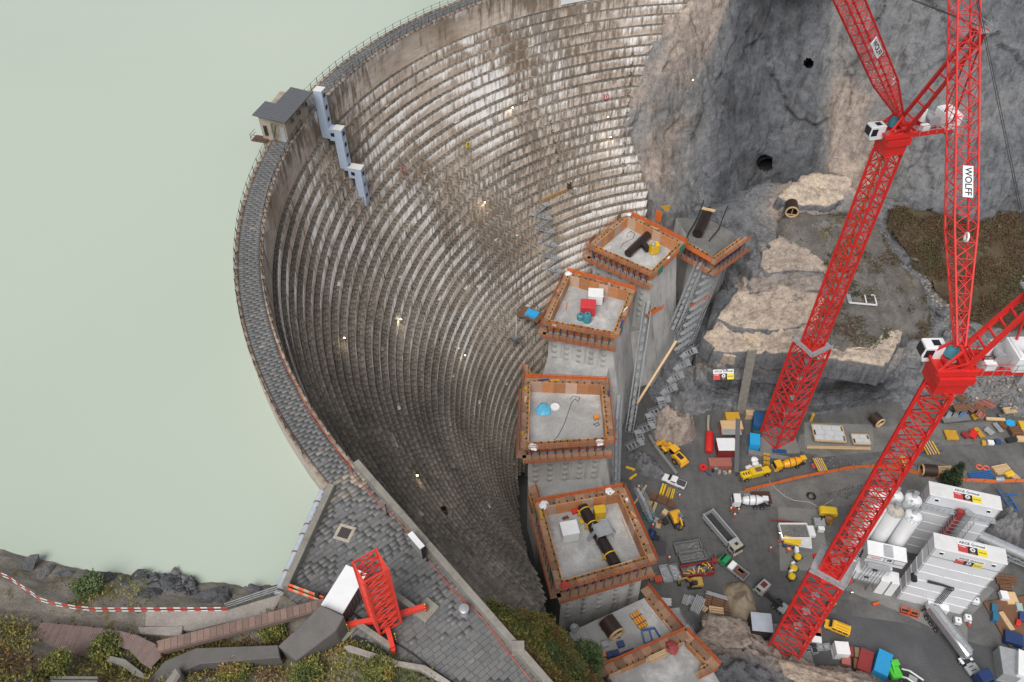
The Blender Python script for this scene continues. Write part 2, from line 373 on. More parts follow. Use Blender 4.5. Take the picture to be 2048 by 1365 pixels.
# wing apron paving
def inpoly(p,poly):
    x,y=p; r=False; n=len(poly)
    for i in range(n):
        (x1,y1),(x2,y2)=poly[i],poly[(i+1)%n]
        if (y1>y)!=(y2>y) and x<(x2-x1)*(y-y1)/(y2-y1)+x1: r=not r
    return r
apron_px=[(664,958),(703,918),(1160,1440),(985,1420),(840,1332),(612,1222),(566,1184)]
apron=[W(*p,CZ)[:2] for p in apron_px]
t1=math.radians(TH1); ex=np.array([-math.sin(t1),math.cos(t1)]); ey=np.array([-math.cos(t1),-math.sin(t1)])   # along wing, towards downstream
E0=path_pt(np.array([ALEN]),0,CZ)[0][:2]
row=0
for vv in np.arange(-3,48,.47):
    u=-26.+.55*(row%2)
    while u<1.2:
        L=rng.choice([.8,.92,1.05,1.18]); q=[E0+ex*(vv+a)+ey*(u+b_) for a,b_ in ((0,0),(0,L-.025),(.445,L-.025),(.445,0))]
        c=sum(q)/4
        inside=inpoly(c,apron) and (vv+.28)>.3
        if inside:
            zz=CZ+rng.uniform(0,.02); quads.append([np.array([*p,zz]) for p in q[::-1]]); tn=np.clip(rng.normal(.36,.09),0,.7) if rng.random()>.012 else rng.uniform(.75,.95)
            if vv<2.6: tn=np.clip(rng.normal(.88,.12),0,1)
            tint.append(tn)
        u+=L
    row+=1
split(np.array(quads),np.array(tint),.10,290,'paving_stones','paving_stone',pave,pave_o,dam)
mb=MB(); mb.add([(*p,CZ-.05) for p in apron]+[(*p,60) for p in apron],[tuple(range(7))]+[(i,(i+1)%7,7+(i+1)%7,7+i) for i in range(7)]); mb.build('wing_core',[joint],dam)
# parapets of the wing
def wing(u,v_,z): p=E0+ex*v_+ey*u; return (p[0],p[1],z)
mb=MB()
for a,b_ in ((0.2,12.4),(12.43,29.9),(29.93,44)):
    mb.add([wing(u,v_,z) for v_,u,z in ((a,-.25,CZ-1),(b_,-.25,CZ-1),(b_,.45,CZ-1),(a,.45,CZ-1),(a,-.22,CZ+.95),(b_,-.22,CZ+.95),(b_,.42,CZ+.95),(a,.42,CZ+.95))],[(4,5,6,7),(0,1,5,4),(1,2,6,5),(2,3,7,6),(3,0,4,7)])
mb.build('parapet',oldconc,dam,bev=.04)
mb=MB(); a=W(1036,1292,CZ+1.1); mb.cbox((a[0],a[1],CZ+.5),(1.1,.9,1.3)); mb.build('parapet_pier',oldconc,dam,bev=.04)
A=W(660,968,CZ+.9); Bp=W(566,1172,CZ+.9); mb=MB(); mb.bar((A[0]+.15,A[1],CZ+.2),(Bp[0]+.15,Bp[1],CZ+.2),.65,1.5); mb.build('side_parapet',oldconc,dam,bev=.05)
# water and lake pipe
m,nt,b=newmat('lake_water',.08); P=pos(nt)
nt.links.new(ramp(nt,noise(nt,P,.012,4,.5),[(.3,(.395,.452,.385)),(.7,(.425,.48,.41))]),b.inputs['Base Color'])
n=noise(nt,vmap(nt,P,(1,1.7,1)),.9,6,.65,.5); bump(nt,b,n,.09,.10); b.inputs['IOR'].default_value=1.33
WZ=78.6
mb=MB(); mb.add([(-900,-400,WZ),(60,-400,WZ),(60,1500,WZ),(-900,1500,WZ)],[(0,1,2,3)])
pts=[path_pt(np.array([s]),-CW+.3,WZ)[0] for s in np.linspace(0,ALEN+6,80)]; pts+= [(E0[0]+2,E0[1]-14,WZ),(0,0,WZ),(-10,-400,WZ),(-900,-400,WZ),(-900,1500,WZ),(200,1500,WZ),(200,170,WZ)]
mb=MB(); mb.add(pts,[tuple(range(len(pts)))]); lake=mb.build("water",m,fix=False); struct(lake)
# ================================================================ terrain
def mk_rock(name,stops,streak=.5,scale=.25,moss=None,rough=.85):
    m,nt,b=newmat(name,rough); P=pos(nt)
    n1=noise(nt,P,scale,9,.68,.6); n2=noise(nt,P,scale*6,8,.7); t=attr(nt,'tint').outputs['Fac']
    a=nd(nt,'ShaderNodeMath',operation='MULTIPLY_ADD'); nt.links.new(n1,a.inputs[0]); a.inputs[1].default_value=.5; nt.links.new(t,a.inputs[2])
    s_=nd(nt,'ShaderNodeMath',operation='SUBTRACT'); nt.links.new(a.outputs[0],s_.inputs[0]); s_.inputs[1].default_value=.25
    c=ramp(nt,s_.outputs[0],stops)
    st=noise(nt,vmap(nt,P,(.55,.55,.05)),1.,8,.7,.5)
    c=mixc(nt,1.,c,ramp(nt,st,[(.30,(1-streak,)*3),(.50,(1,1,1)),(.75,(1.15,1.13,1.1))]),'MULTIPLY')
    c=mixc(nt,1.,c,ramp(nt,n2,[(.28,(.62,.62,.63)),(.55,(1,1,1)),(.8,(1.18,1.17,1.15))]),'MULTIPLY')
    sn=noise(nt,vmap(nt,P,(1.1,1.1,.35),(.5,.35,.2)),1.2,9,.72,1.5); c=mixc(nt,1.,c,ramp(nt,sn,[(.34,(.55,.55,.56)),(.46,(1,1,1)),(.7,(1.12,1.11,1.09))]),'MULTIPLY')
    cr=nd(nt,'ShaderNodeTexNoise'); cr.inputs['Scale'].default_value=.33; cr.inputs['Detail'].default_value=7; cr.inputs['Roughness'].default_value=.62; cr.inputs['Distortion'].default_value=.6; nt.links.new(vmap(nt,P,(1,1,1.8)),cr.inputs['Vector'])
    cs=nd(nt,'ShaderNodeMath',operation='SUBTRACT'); nt.links.new(cr.outputs['Fac'],cs.inputs[0]); cs.inputs[1].default_value=.5; ca=nd(nt,'ShaderNodeMath',operation='ABSOLUTE'); nt.links.new(cs.outputs[0],ca.inputs[0])
    c=mixc(nt,1.,c,ramp(nt,ca.outputs[0],[(0,(.42,.41,.40)),(.010,(1,1,1))]),'MULTIPLY')
    if moss:
        ms=noise(nt,P,.16,8,.7); up=nt.nodes.new('ShaderNodeSeparateXYZ'); nt.links.new(nt.nodes.new('ShaderNodeNewGeometry').outputs['Normal'],up.inputs[0])
        q=nd(nt,'ShaderNodeMath',operation='MULTIPLY'); nt.links.new(ms,q.inputs[0]); nt.links.new(up.outputs['Z'],q.inputs[1])
        c=mixc(nt,ramp(nt,q.outputs[0],[(moss[0],(0,0,0)),(moss[0]+.06,(1,1,1))]),c,ramp(nt,n2,[(.35,moss[1]),(.65,moss[2])]))
    nt.links.new(c,b.inputs['Base Color']); bm_=nd(nt,'ShaderNodeMath',operation='MULTIPLY_ADD'); nt.links.new(sn,bm_.inputs[0]); bm_.inputs[1].default_value=.8; nt.links.new(n2,bm_.inputs[2]); bump(nt,b,bm_.outputs[0],.75,.45); return m
def patch(name,grid,res,mat,amp=1.,rough=1.,fac=0.,fscale=.12,lin=True,nscale=.12,strata=0,aniso=.7,sink=0,holes=()):
    """grid[row][col]=(point3, tint): upsampled, displaced along its normal by fractal + blocky noise"""
    G=np.array([[list(c[0])+[c[1]] for c in r] for r in grid],float); 
    def up(A,ax):
        d=np.linalg.norm(np.diff(A[...,:3],axis=ax),axis=-1).max(axis=1-ax); out=[]
        for i,L in enumerate(d):
            n=max(1,int(math.ceil(L/res))); t=np.arange(n)/n
            a=np.take(A,i,ax); b=np.take(A,i+1,ax); out+= [a*(1-k)+b*k for k in t]
        out.append(np.take(A,A.shape[ax]-1,ax)); return np.stack(out,ax)
    G=up(up(G,0),1); P=G[...,:3]; R,Cc=P.shape[:2]
    def blur(P,n):
        for _ in range(n):
            Q=P.copy(); Q[1:-1]=(P[:-2]+2*P[1:-1]+P[2:])/4; P=Q; Q=P.copy(); Q[:,1:-1]=(P[:,:-2]+2*P[:,1:-1]+P[:,2:])/4; P=Q
        return P
    if not lin: P=blur(P,lin if isinstance(lin,int) and lin else 6)
    else: P=blur(P,2)
    du=np.gradient(P,axis=1); dv=np.gradient(P,axis=0); N=np.cross(du,dv); N/=np.linalg.norm(N,axis=-1,keepdims=True)+1e-9
    if N[...,2].mean()<0: N=-N
    q=P.reshape(-1,3); h=(amp*fbm(q*nscale,6,False,.55)*.3 if fac else amp*fbm(q*nscale,6,True,.52)*.5)+amp*.35*fbm(q*nscale*.4+9,3)
    if fac:
        warp=q+.8*np.stack([fbm(q*.25+k*11,3) for k in range(3)],1); A_=np.array([1,1,aniso])
        h=h+fac*.8*facets(warp*fscale*A_,5)+fac*.38*facets(warp*fscale*2.3*A_+3,9)+fac*.16*facets(warp*fscale*5.5+8,13)
    edge=np.ones((R,Cc)); 
    P=P+N*(h.reshape(R,Cc)*edge)[...,None]
    if strata:
        q=P.reshape(-1,3); zz=q[:,2]/strata+.45*fbm(q*.05+4,2)+.05*fbm(q*.6,2)+.10*q[:,0]/strata; fr=zz-np.floor(zz); st=np.where(fr<.85,fr*.25,.2125+(fr-.85)*5.25)
        P=P.copy(); P[...,2]+=((st-fr)*strata*.75).reshape(R,Cc)
    if sink:
        a=np.minimum(np.arange(R),np.arange(R)[::-1])[:,None]; b=np.minimum(np.arange(Cc),np.arange(Cc)[::-1])[None]; e=np.clip(np.minimum(a,b)*res/5.,0,1)
        P=P.copy(); P[...,2]-=sink*(1-e)**2*(1.+.8*fbm(P.reshape(-1,3)*.3,3).reshape(R,Cc))
    i=(np.arange(R-1)[:,None]*Cc+np.arange(Cc-1)[None]).ravel(); f=np.stack([i,i+1,i+1+Cc,i+Cc],1)
    if holes:
        C=P.reshape(-1,3)[f].mean(1); q=np.array([Pj(c) for c in C]); k=np.ones(len(f),bool)
        for hx,hy,hr in holes: k&=np.hypot(q[:,0]-hx,q[:,1]-hy)>hr*(1+.07*fbm(C*.5,2))
        f=f[k]
    me=npmesh(name,P.reshape(-1,3),f,[mat],None,None,G[...,3].ravel(),smooth=not fac)
    o=link(name,me); struct(o); o['_P']=0; del o['_P']; PATCH[name]=P; return o
PATCH={}
grey_stops=[(.0,(.035,.034,.034)),(.12,(.098,.103,.115)),(.28,(.165,.17,.182)),(.45,(.22,.213,.205)),(.55,(.31,.258,.225)),(.7,(.44,.36,.30)),(.85,(.60,.49,.375)),(1,(.55,.36,.21))]
MOSS=(.5,(.07,.065,.02),(.14,.11,.03))
rockA=mk_rock('cliff_rock',grey_stops,.62,.1)
rockB=mk_rock('terrace_rock',grey_stops,.6,.22,moss=(.62,(.06,.06,.02),(.11,.095,.03)))
# --- rear cliff: excavated hollow between two pinkish ribs
cols=[]; ys=np.array([430,345,265,185,100,20,-80,-200])
b0=[(1318,420),(1275,345),(1250,265),(1264,185),(1290,100),(1341,22),(1366,-70),(1380,-180)]
h0=[dam_hit(*p) if p[1]>-60 else WY(p[0],p[1],178.) for p in b0]
h0[6]=WY(1366,-70,176.)
cols.append([(h+np.array([-7,6.,-1]),.45) for h in h0])
cols.append([(h+np.array([0,-.2,.2]),.35+.25*(i%2)) for i,h in enumerate(h0)])
def col(pxs,y0,Y0,lean,t,ytop=-200):
    r=[]
    for i in range(8):
        k=i/7; py=y0+(ytop-y0)*k; r.append((WY(pxs[0]+(pxs[1]-pxs[0])*k,py,Y0+lean*k),t[i%len(t)] if isinstance(t,(list,tuple)) else t))
    return r
c1=[(WY(x,y,Y),t) for (x,y),Y,t in zip([(1375,428),(1325,345),(1300,265),(1310,185),(1340,100),(1385,20),(1400,-70),(1420,-180)],[157,157,160,164,168,173,178,182],[.35,.58,.50,.42,.54,.62,.62,.6])]
c2=[(WY(x,y,Y),t) for (x,y),Y,t in zip([(1420,415),(1365,345),(1345,265),(1370,185),(1410,100),(1445,20),(1465,-70),(1480,-180)],[162,163,165,168,172,177,182,186],[.2,.42,.54,.45,.60,.62,.6,.6])]
cols+= [c1,c2,col((1440,1500),412,165.5,20,.10),col((1540,1560),352,172,21,[.1,.16,.12,.2]),col((1625,1640),362,169,21,.14),col((1660,1690),362,166,22,[.60,.64,.6,.52,.44,.38,.36,.36]),col((1730,1740),365,163.5,20,[.62,.58,.52,.4,.3,.3,.25,.25]),col((1810,1830),395,159,22,[.3,.42,.22,.36]),col((1930,1950),400,156,25,[.3,.2,.4,.25]),col((2120,2150),360,158,30,.22)]
patch('cliff',[[(c[0][0]+np.array([0,-2.,-16]),c[0][1]) for c in cols]]+[[c[i] for c in cols] for i in range(8)],.5,rockA,.45,fac=1.15,fscale=.06,nscale=.3,aniso=.4,holes=((1530,326,17),(1617,126,10)))
# --- terrace between cliff and site
def g(rows): return [[(W(x,y,z),t) for x,y,z,t in r] for r in rows]
TR=[[(1320,436,28.5,.2),(1420,415,30.5,.1),(1540,362,33,.35),(1620,366,34.5,.8),(1690,370,35,.7),(1790,402,33,.3),(1930,405,30,.3),(2130,362,32,.3)],
[(1380,475,25,.2),(1490,450,28,.25),(1570,400,31.5,.7),(1640,400,32,.75),(1710,425,31,.25),(1800,450,29,.25),(1930,460,26,.3),(2130,430,28,.3)],
[(1440,540,18,.12),(1530,480,28,.3),(1590,470,29,.4),(1650,475,29.5,.3),(1720,490,28,.25),(1810,520,25.5,.25),(1930,540,21,.3),(2130,520,22,.3)],
[(1440,600,13,.12),(1500,560,23,.82),(1570,545,25.5,.7),(1650,545,26,.35),(1720,570,25,.25),(1810,590,22,.25),(1930,610,17,.3),(2130,600,18,.3)],
[(1410,690,8,.2),(1460,655,18,.85),(1550,630,22.5,.82),(1640,635,22.5,.3),(1720,640,22,.25),(1800,650,18,.28),(1930,680,12,.35),(2130,670,12,.35)],
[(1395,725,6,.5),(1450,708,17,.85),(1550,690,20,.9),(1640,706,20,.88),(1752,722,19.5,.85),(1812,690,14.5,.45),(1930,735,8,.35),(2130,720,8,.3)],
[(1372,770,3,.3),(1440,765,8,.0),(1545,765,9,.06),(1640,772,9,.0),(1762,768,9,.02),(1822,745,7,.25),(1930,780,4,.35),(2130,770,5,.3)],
[(1335,850,-.6,.35),(1440,826,-.6,.45),(1540,838,-.6,.35),(1640,836,-.6,.25),(1752,806,-.6,.2),(1828,800,.4,.3),(1930,830,.5,.3),(2130,830,.7,.3)],
[(1305,905,-1.5,.3),(1440,850,-1.5,.3),(1540,860,-1.5,.3),(1640,860,-1.5,.3),(1752,850,-1.5,.3),(1828,850,-1.2,.3),(1930,880,-1.2,.3),(2130,880,-1.2,.3)]]
GT=g(TR); GT=[[(r[0][0]+np.array([-11,-3,-5.]),.2)]+r for r in GT]; GT=[[(c[0]+np.array([0,8,-6.]),c[1]) for c in GT[0]]]+GT
patch('rock_terrace',GT,.42,rockB,.3,fac=.8,fscale=.12,nscale=.22,strata=3.4,aniso=1.6)
# pale bedding slabs on the terrace, each a broken ledge with a sheer edge
def ledge(name,pxs,zs,h,seed,tint=.70,side=.22):
    P=np.array([W(x,y,z) for (x,y),z in zip(pxs,zs)]); n=len(P); B=[]
    for i in range(n):
        m_=max(2,int(np.linalg.norm(P[(i+1)%n]-P[i])/.8)); B+=[P[i]+(P[(i+1)%n]-P[i])*k/m_ for k in range(m_)]
    B=np.array(B); c=B.mean(0); out=B-c; out[:,2]=0; out/=np.linalg.norm(out,axis=1,keepdims=True)+1e-9; B=B+out*(.75*facets(B*.3+seed,seed)+.16*fbm(B*.9+seed,3))[:,None]
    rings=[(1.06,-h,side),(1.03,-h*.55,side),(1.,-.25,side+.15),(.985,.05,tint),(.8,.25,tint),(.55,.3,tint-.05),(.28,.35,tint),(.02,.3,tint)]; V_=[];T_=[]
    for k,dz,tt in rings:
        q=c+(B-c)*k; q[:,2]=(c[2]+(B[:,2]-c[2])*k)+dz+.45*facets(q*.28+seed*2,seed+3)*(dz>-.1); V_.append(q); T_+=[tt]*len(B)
    m_=len(B); f=[(r*m_+i,r*m_+(i+1)%m_,(r+1)*m_+(i+1)%m_,(r+1)*m_+i) for r in range(len(rings)-1) for i in range(m_)]
    return struct(link(name,npmesh(name,np.concatenate(V_),np.array(f),[rockB],None,None,np.array(T_))))
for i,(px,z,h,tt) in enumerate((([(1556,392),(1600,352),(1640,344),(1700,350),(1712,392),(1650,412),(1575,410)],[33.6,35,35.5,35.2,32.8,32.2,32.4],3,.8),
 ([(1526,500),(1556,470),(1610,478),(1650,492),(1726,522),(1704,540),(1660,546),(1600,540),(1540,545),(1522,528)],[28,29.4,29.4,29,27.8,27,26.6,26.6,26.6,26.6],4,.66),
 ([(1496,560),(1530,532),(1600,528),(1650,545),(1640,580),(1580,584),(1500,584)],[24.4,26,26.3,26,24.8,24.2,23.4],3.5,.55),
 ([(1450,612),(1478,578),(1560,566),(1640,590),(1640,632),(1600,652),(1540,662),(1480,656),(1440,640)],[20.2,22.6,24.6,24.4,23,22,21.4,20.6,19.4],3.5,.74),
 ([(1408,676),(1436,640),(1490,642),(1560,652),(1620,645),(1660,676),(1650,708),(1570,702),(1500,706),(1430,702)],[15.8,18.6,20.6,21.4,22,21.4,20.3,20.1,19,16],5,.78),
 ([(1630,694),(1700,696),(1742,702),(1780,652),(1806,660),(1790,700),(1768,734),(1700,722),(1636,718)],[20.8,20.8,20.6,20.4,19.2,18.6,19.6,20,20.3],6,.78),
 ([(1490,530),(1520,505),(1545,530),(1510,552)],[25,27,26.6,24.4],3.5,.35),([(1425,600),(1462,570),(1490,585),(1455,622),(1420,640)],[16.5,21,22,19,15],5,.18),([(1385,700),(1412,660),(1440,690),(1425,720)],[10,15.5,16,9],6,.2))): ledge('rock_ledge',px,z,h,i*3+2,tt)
# gravel sheets lying on the terrace
def mk_ground(name,c0,c1,c2,scale=.5,speck=.5,moss=None,rough=.9):
    m,nt,b=newmat(name,rough); P=pos(nt); n1=noise(nt,P,scale*.25,7,.65,.3); n2=noise(nt,P,scale*6,6,.75)
    c=ramp(nt,n1,[(.3,c0),(.5,c1),(.72,c2)])
    c=mixc(nt,1.,c,ramp(nt,n2,[(.32,(1-speck,)*3),(.5,(1,1,1)),(.72,(1+speck*.9,)*3)]),'MULTIPLY')
    if moss:
        k=noise(nt,P,moss[3],8,.72); c=mixc(nt,ramp(nt,k,[(moss[0],(0,0,0)),(moss[0]+.05,(1,1,1))]),c,ramp(nt,n2,[(.35,moss[1]),(.65,moss[2])]))
    nt.links.new(c,b.inputs['Base Color']); bump(nt,b,n2,.6,.12); return m
gravel=mk_ground('terrace_gravel',(.075,.064,.055),(.115,.104,.094),(.19,.178,.165),1.1,.7,(.57,(.06,.055,.02),(.11,.09,.035),.28))
heath=mk_ground('brown_heath',(.045,.032,.018),(.065,.046,.026),(.095,.072,.042),.8,.6,(.56,(.055,.06,.022),(.10,.10,.04),.12))
scree=mk_ground('scree',(.20,.18,.155),(.27,.245,.215),(.36,.33,.29),.8,.65)
def sheet(name,pts,mat,amp=.4,res=.6,ns=.25): return patch(name,g(pts),res,mat,amp,nscale=ns,lin=True,sink=2.2)
sheet('gravel_terrace',[[(1565,420,32.2,0),(1610,412,32.8,0),(1700,420,32.4,0),(1760,440,31.3,0)],[(1550,470,29.9,0),(1610,470,30.2,0),(1700,490,29.6,0),(1790,500,27.6,0)],[(1640,525,27.6,0),(1680,540,27.3,0),(1735,560,26.4,0),(1850,560,22.6,0)],[(1668,570,25.6,0),(1700,590,24.8,0),(1760,610,23.4,0),(1870,620,19.2,0)],[(1630,650,23,0),(1670,650,23,0),(1760,655,21.3,0),(1860,665,16.7,0)],[(1622,692,21.3,0),(1670,700,21.2,0),(1735,700,20.6,0),(1790,675,17.5,0)]],gravel,.35)
sheet('heath_slope',[[(1785,405,33.6,0),(1860,408,32.6,0),(1950,408,31,0),(2120,370,33,0)],[(1780,440,30.8,0),(1860,455,29,0),(1950,460,27.4,0),(2120,440,29,0)],[(1830,510,26.6,0),(1880,520,25,0),(1960,530,22.8,0),(2120,520,23.4,0)],[(1870,560,23,0),(1920,585,20.4,0),(1980,590,19.8,0),(2120,585,20.4,0)],[(1905,610,18.6,0),(1950,630,17,0),(2010,640,16,0),(2120,640,16.4,0)]],heath,.7,.8,.2)
# --- near rocks at the bottom of the picture
G4=[[(1396,1270,-.6,.5),(1412,1222,-.6,.55),(1488,1226,-.6,.5),(1545,1276,-.6,.5),(1570,1306,-.6,.5),(1650,1330,-.6,.55),(1740,1350,-.6,.55),(1900,1412,-.6,.5)],
[(1394,1292,4,.6),(1414,1236,4,.66),(1478,1242,3.5,.66),(1535,1284,3.5,.6),(1570,1312,4,.6),(1650,1336,4,.62),(1740,1356,4,.62),(1900,1418,4,.5)],
[(1392,1325,7,.5),(1420,1290,7.5,.66),(1482,1296,7,.62),(1535,1318,6.5,.5),(1570,1328,6.5,.6),(1650,1350,6,.6),(1740,1372,6,.6),(1900,1440,6,.5)],
[(1380,1350,12,.2),(1440,1320,12,.25),(1490,1320,11,.2),(1535,1345,9,.25),(1570,1362,8,.4),(1650,1385,8,.4),(1740,1410,8,.4),(1900,1480,8,.4)],
[(1375,1480,18,.1),(1440,1480,18,.1),(1490,1480,18,.1),(1535,1480,16,.2),(1580,1480,14,.2),(1660,1480,12,.3),(1760,1500,12,.3),(1900,1560,12,.3)]]
patch('near_rock',g(G4),.4,rockB,.4,fac=.8,fscale=.2,nscale=.25,strata=2.2)
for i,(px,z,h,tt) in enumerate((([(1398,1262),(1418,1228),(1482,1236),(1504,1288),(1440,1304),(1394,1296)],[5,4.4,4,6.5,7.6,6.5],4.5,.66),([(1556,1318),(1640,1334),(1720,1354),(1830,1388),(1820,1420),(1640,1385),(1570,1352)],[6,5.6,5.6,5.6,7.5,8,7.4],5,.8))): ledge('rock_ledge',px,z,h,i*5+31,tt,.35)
# --- slope under the wing parapet
meadow=mk_ground('meadow_soil',(.10,.08,.04),(.15,.12,.055),(.21,.175,.085),1.,.5,(.55,(.05,.06,.015),(.10,.105,.03),.35))
def dh(x,y,t,off=.6): h=dam_hit(x,y); return (h+np.array([0,0,off]),t)
def cc(x,y,z,t): return (W(x,y,z),t)
V=[[dh(972,1222,.3,.8),dh(1005,1232,.3,.6),dh(1045,1240,.3),dh(1075,1246,.25),cc(1110,1254,30,.2),cc(1136,1262,12,.2)],
[cc(1000,1262,80.4,.3),cc(1045,1266,69,.3),cc(1090,1272,55,.3),cc(1125,1282,38,.3),cc(1150,1286,20,.2),cc(1160,1286,12,.2)],
[cc(1045,1312,81,.3),cc(1085,1318,70,.3),cc(1125,1325,55,.3),cc(1160,1330,36,.3),cc(1180,1332,18,.2),cc(1190,1332,12,.2)],
[cc(1105,1385,81,.3),cc(1140,1385,70,.3),cc(1175,1385,52,.3),cc(1205,1382,34,.3),cc(1222,1380,17,.2),cc(1235,1378,12,.2)],
[cc(1180,1480,81,.3),cc(1220,1480,70,.3),cc(1240,1480,52,.3),cc(1260,1480,34,.3),cc(1270,1480,17,.2),cc(1280,1480,12,.2)]]
patch('vegetated_slope',V,.4,meadow,.5,nscale=.3)
lip=[dam_hit(*p) for p in ((1030,1060),(1048,1100),(1066,1155),(1084,1205),(1094,1240),(1120,1258))]; lip[5]=W(1120,1258,26.)
patch('trench_rock',[[(p+np.array([-1.2,-1.,.2]),.15) for p in lip],[(p+np.array([.2,.2,-.5]),.2) for p in lip],[(np.array([p[0]+2.,p[1]+1.5,p[2]*.45]),.1) for p in lip],[(np.array([p[0]+3.,p[1]+2.,-1.]),.1) for p in lip]],.6,rockA,.5,fac=.6,fscale=.25)
# --- lake shore, lower left
shore=mk_ground('shore_ground',(.13,.115,.095),(.19,.17,.145),(.27,.245,.21),1.2,.5,(.54,(.075,.075,.022),(.15,.125,.045),.35))
L=[[(-80,1060,77),(60,1100,77),(140,1112,77),(240,1125,77),(330,1125,77),(410,1145,77),(480,1160,77),(560,1150,77),(600,1150,76)],
[(-80,1112,79.3),(40,1132,79.5),(110,1150,79.4),(230,1160,79.4),(330,1172,79.6),(420,1190,79.6),(490,1195,79.8),(560,1192,80),(600,1190,80)],
[(-80,1150,81),(40,1170,81),(120,1205,81),(200,1220,81),(300,1225,81),(420,1222,81),(500,1215,81.2),(565,1192,81.6),(610,1200,81.6)],
[(-80,1210,81.5),(50,1225,81.2),(150,1240,81),(250,1250,81),(330,1260,81),(440,1250,81),(540,1225,81.3),(600,1215,81.6),(640,1240,81.4)],
[(-80,1255,83),(50,1250,82),(150,1262,81.4),(250,1280,81.2),(330,1290,81.2),(440,1300,81),(540,1285,80.6),(640,1270,81.2),(690,1290,82.0)],
[(-80,1330,86),(50,1320,84.2),(150,1335,83),(250,1345,82.5),(340,1345,82),(440,1340,81.4),(560,1330,81.5),(690,1315,82.2),(790,1325,82.3)],
[(-80,1480,92),(50,1480,90),(150,1480,88.5),(250,1480,87),(360,1480,86),(480,1480,85),(640,1480,84.5),(860,1480,83.5),(1010,1450,82.4)]]
LX=[(-900,930,76),(-900,1010,79.3),(-900,1060,81),(-900,1110,82.5),(-900,1170,85),(-900,1260,90),(-900,1480,100)]
L=[[a]+r for a,r in zip(LX,L)]
patch('shore',g([[(*c,.4) for c in r] for r in L]),.4,shore,.35,nscale=.35)
# --- mountain across the lake head (outside the picture, mirrored in the water)
mnt=[[(np.array([x,y,z]),.2) for x,y,z in r] for r in ([(-40,330,70),(60,330,70),(200,330,70),(420,360,70)],[(-70,430,150),(80,430,190),(220,430,230),(440,460,240)],[(-60,560,260),(110,560,330),(260,560,390),(470,580,400)],[(-20,720,380),(160,720,470),(320,720,520),(520,720,520)])]
patch('mountain',mnt,12.,rockA,14.,fac=10.,fscale=.02,nscale=.02)
# --- site floor
m,nt,b=newmat('site_asphalt',.8); P=pos(nt)
n1=noise(nt,P,.05,7,.62,.5); n2=noise(nt,P,3.,6,.7); n3=noise(nt,vmap(nt,P,(.22,.05,1),(0,0,.5)),1,7,.6,2.2); n4=noise(nt,vmap(nt,P,(.35,.5,1)),1,8,.7,1)
c=ramp(nt,n1,[(.32,(.066,.066,.067)),(.5,(.095,.094,.093)),(.7,(.135,.132,.128))])
for nn,k in ((n3,.2),(n4,.22)): c=mixc(nt,1.,c,ramp(nt,nn,[(.33,(1-k,)*3),(.5,(1,1,1)),(.7,(1+k*.6,)*3)]),'MULTIPLY')
c=mixc(nt,1.,c,ramp(nt,n2,[(.3,(.9,.9,.9)),(.7,(1.08,1.08,1.08))]),'MULTIPLY')
nt.links.new(c,b.inputs['Base Color']); bump(nt,b,n2,.1,.03)
b.inputs['Roughness'].default_value=.7
mb=MB(); mb.add([(-40,10,0),(260,10,0),(260,150,0),(-40,150,0)],[(0,1,2,3)]); struct(mb.build('ground',m,fix=False))
asph=mk_ground('dark_asphalt',(.05,.05,.054),(.068,.068,.072),(.09,.09,.095),.5,.25,rough=.65)
conc_slab=mk_ground('slab_concrete',(.14,.137,.13),(.175,.172,.165),(.215,.21,.20),.6,.25)
dirt=mk_ground('crushed_stone',(.10,.097,.093),(.14,.137,.13),(.19,.186,.176),.8,.7)
def flat(name,pxs,mat,z):
    mb=MB(); mb.add([W(x,y,z) for x,y in pxs],[tuple(range(len(pxs)))]); return struct(mb.build(name,mat,fix=False))
flat('road',[(1590,1225),(1650,1225),(1800,1245),(1960,1290),(2200,1330),(2400,1420),(2100,1500),(1800,1400),(1560,1310)],asph,.006)
flat('concrete_apron',[(1690,1180),(1800,1225),(1935,1292),(1935,1240),(1990,1180),(1900,1120),(1760,1120)],conc_slab,.012)
flat('concrete_slab',[(1556,1008),(1640,1010),(1660,1140),(1560,1142)],conc_slab,.009)
flat('gravel_yard',[(1460,985),(1620,960),(1800,900),(1990,960),(1960,985),(1760,1000),(1640,1020),(1500,1010)],dirt,.010)
flat('gravel_strip',[(1600,870),(1800,850),(2060,840),(2060,880),(1850,895),(1640,915),(1592,900)],dirt,.008)
# ================================================================ new dam under construction
freshc=mk_ground('fresh_concrete',(.27,.268,.26),(.35,.35,.345),(.56,.56,.55),.75,.25)
def mk_wallc():
    m,nt,b=newmat('cast_concrete',.8); P=pos(nt)
    c=ramp(nt,noise(nt,P,.15,6,.6),[(.3,(.38,.373,.36)),(.6,(.50,.492,.478)),(.8,(.58,.57,.555))])
    st=noise(nt,vmap(nt,P,(.7,.7,.05)),1,7,.7); c=mixc(nt,1.,c,ramp(nt,st,[(.30,(.42,.41,.39)),(.47,(1,1,1)),(.75,(1.12,1.12,1.12))]),'MULTIPLY')
    br=nd(nt,'ShaderNodeTexBrick'); br.inputs['Scale'].default_value=1; br.inputs['Brick Width'].default_value=2.7; br.inputs['Row Height'].default_value=2.7; br.inputs['Mortar Size'].default_value=.03; br.offset=0
    br.inputs['Color1'].default_value=(1,1,1,1); br.inputs['Color2'].default_value=(.93,.93,.93,1); br.inputs['Mortar'].default_value=(.72,.71,.7,1)
    nt.links.new(uvc(nt),br.inputs['Vector']); c=mixc(nt,1.,c,br.outputs['Color'],'MULTIPLY')
    nt.links.new(c,b.inputs['Base Color']); bump(nt,b,noise(nt,P,3,5),.2,.05); return m
castc=mk_wallc()
ply=M('formwork_plywood',(.46,.17,.05),.55,.9,.55,dirtc=(.42,.30,.22),rnd=.25)
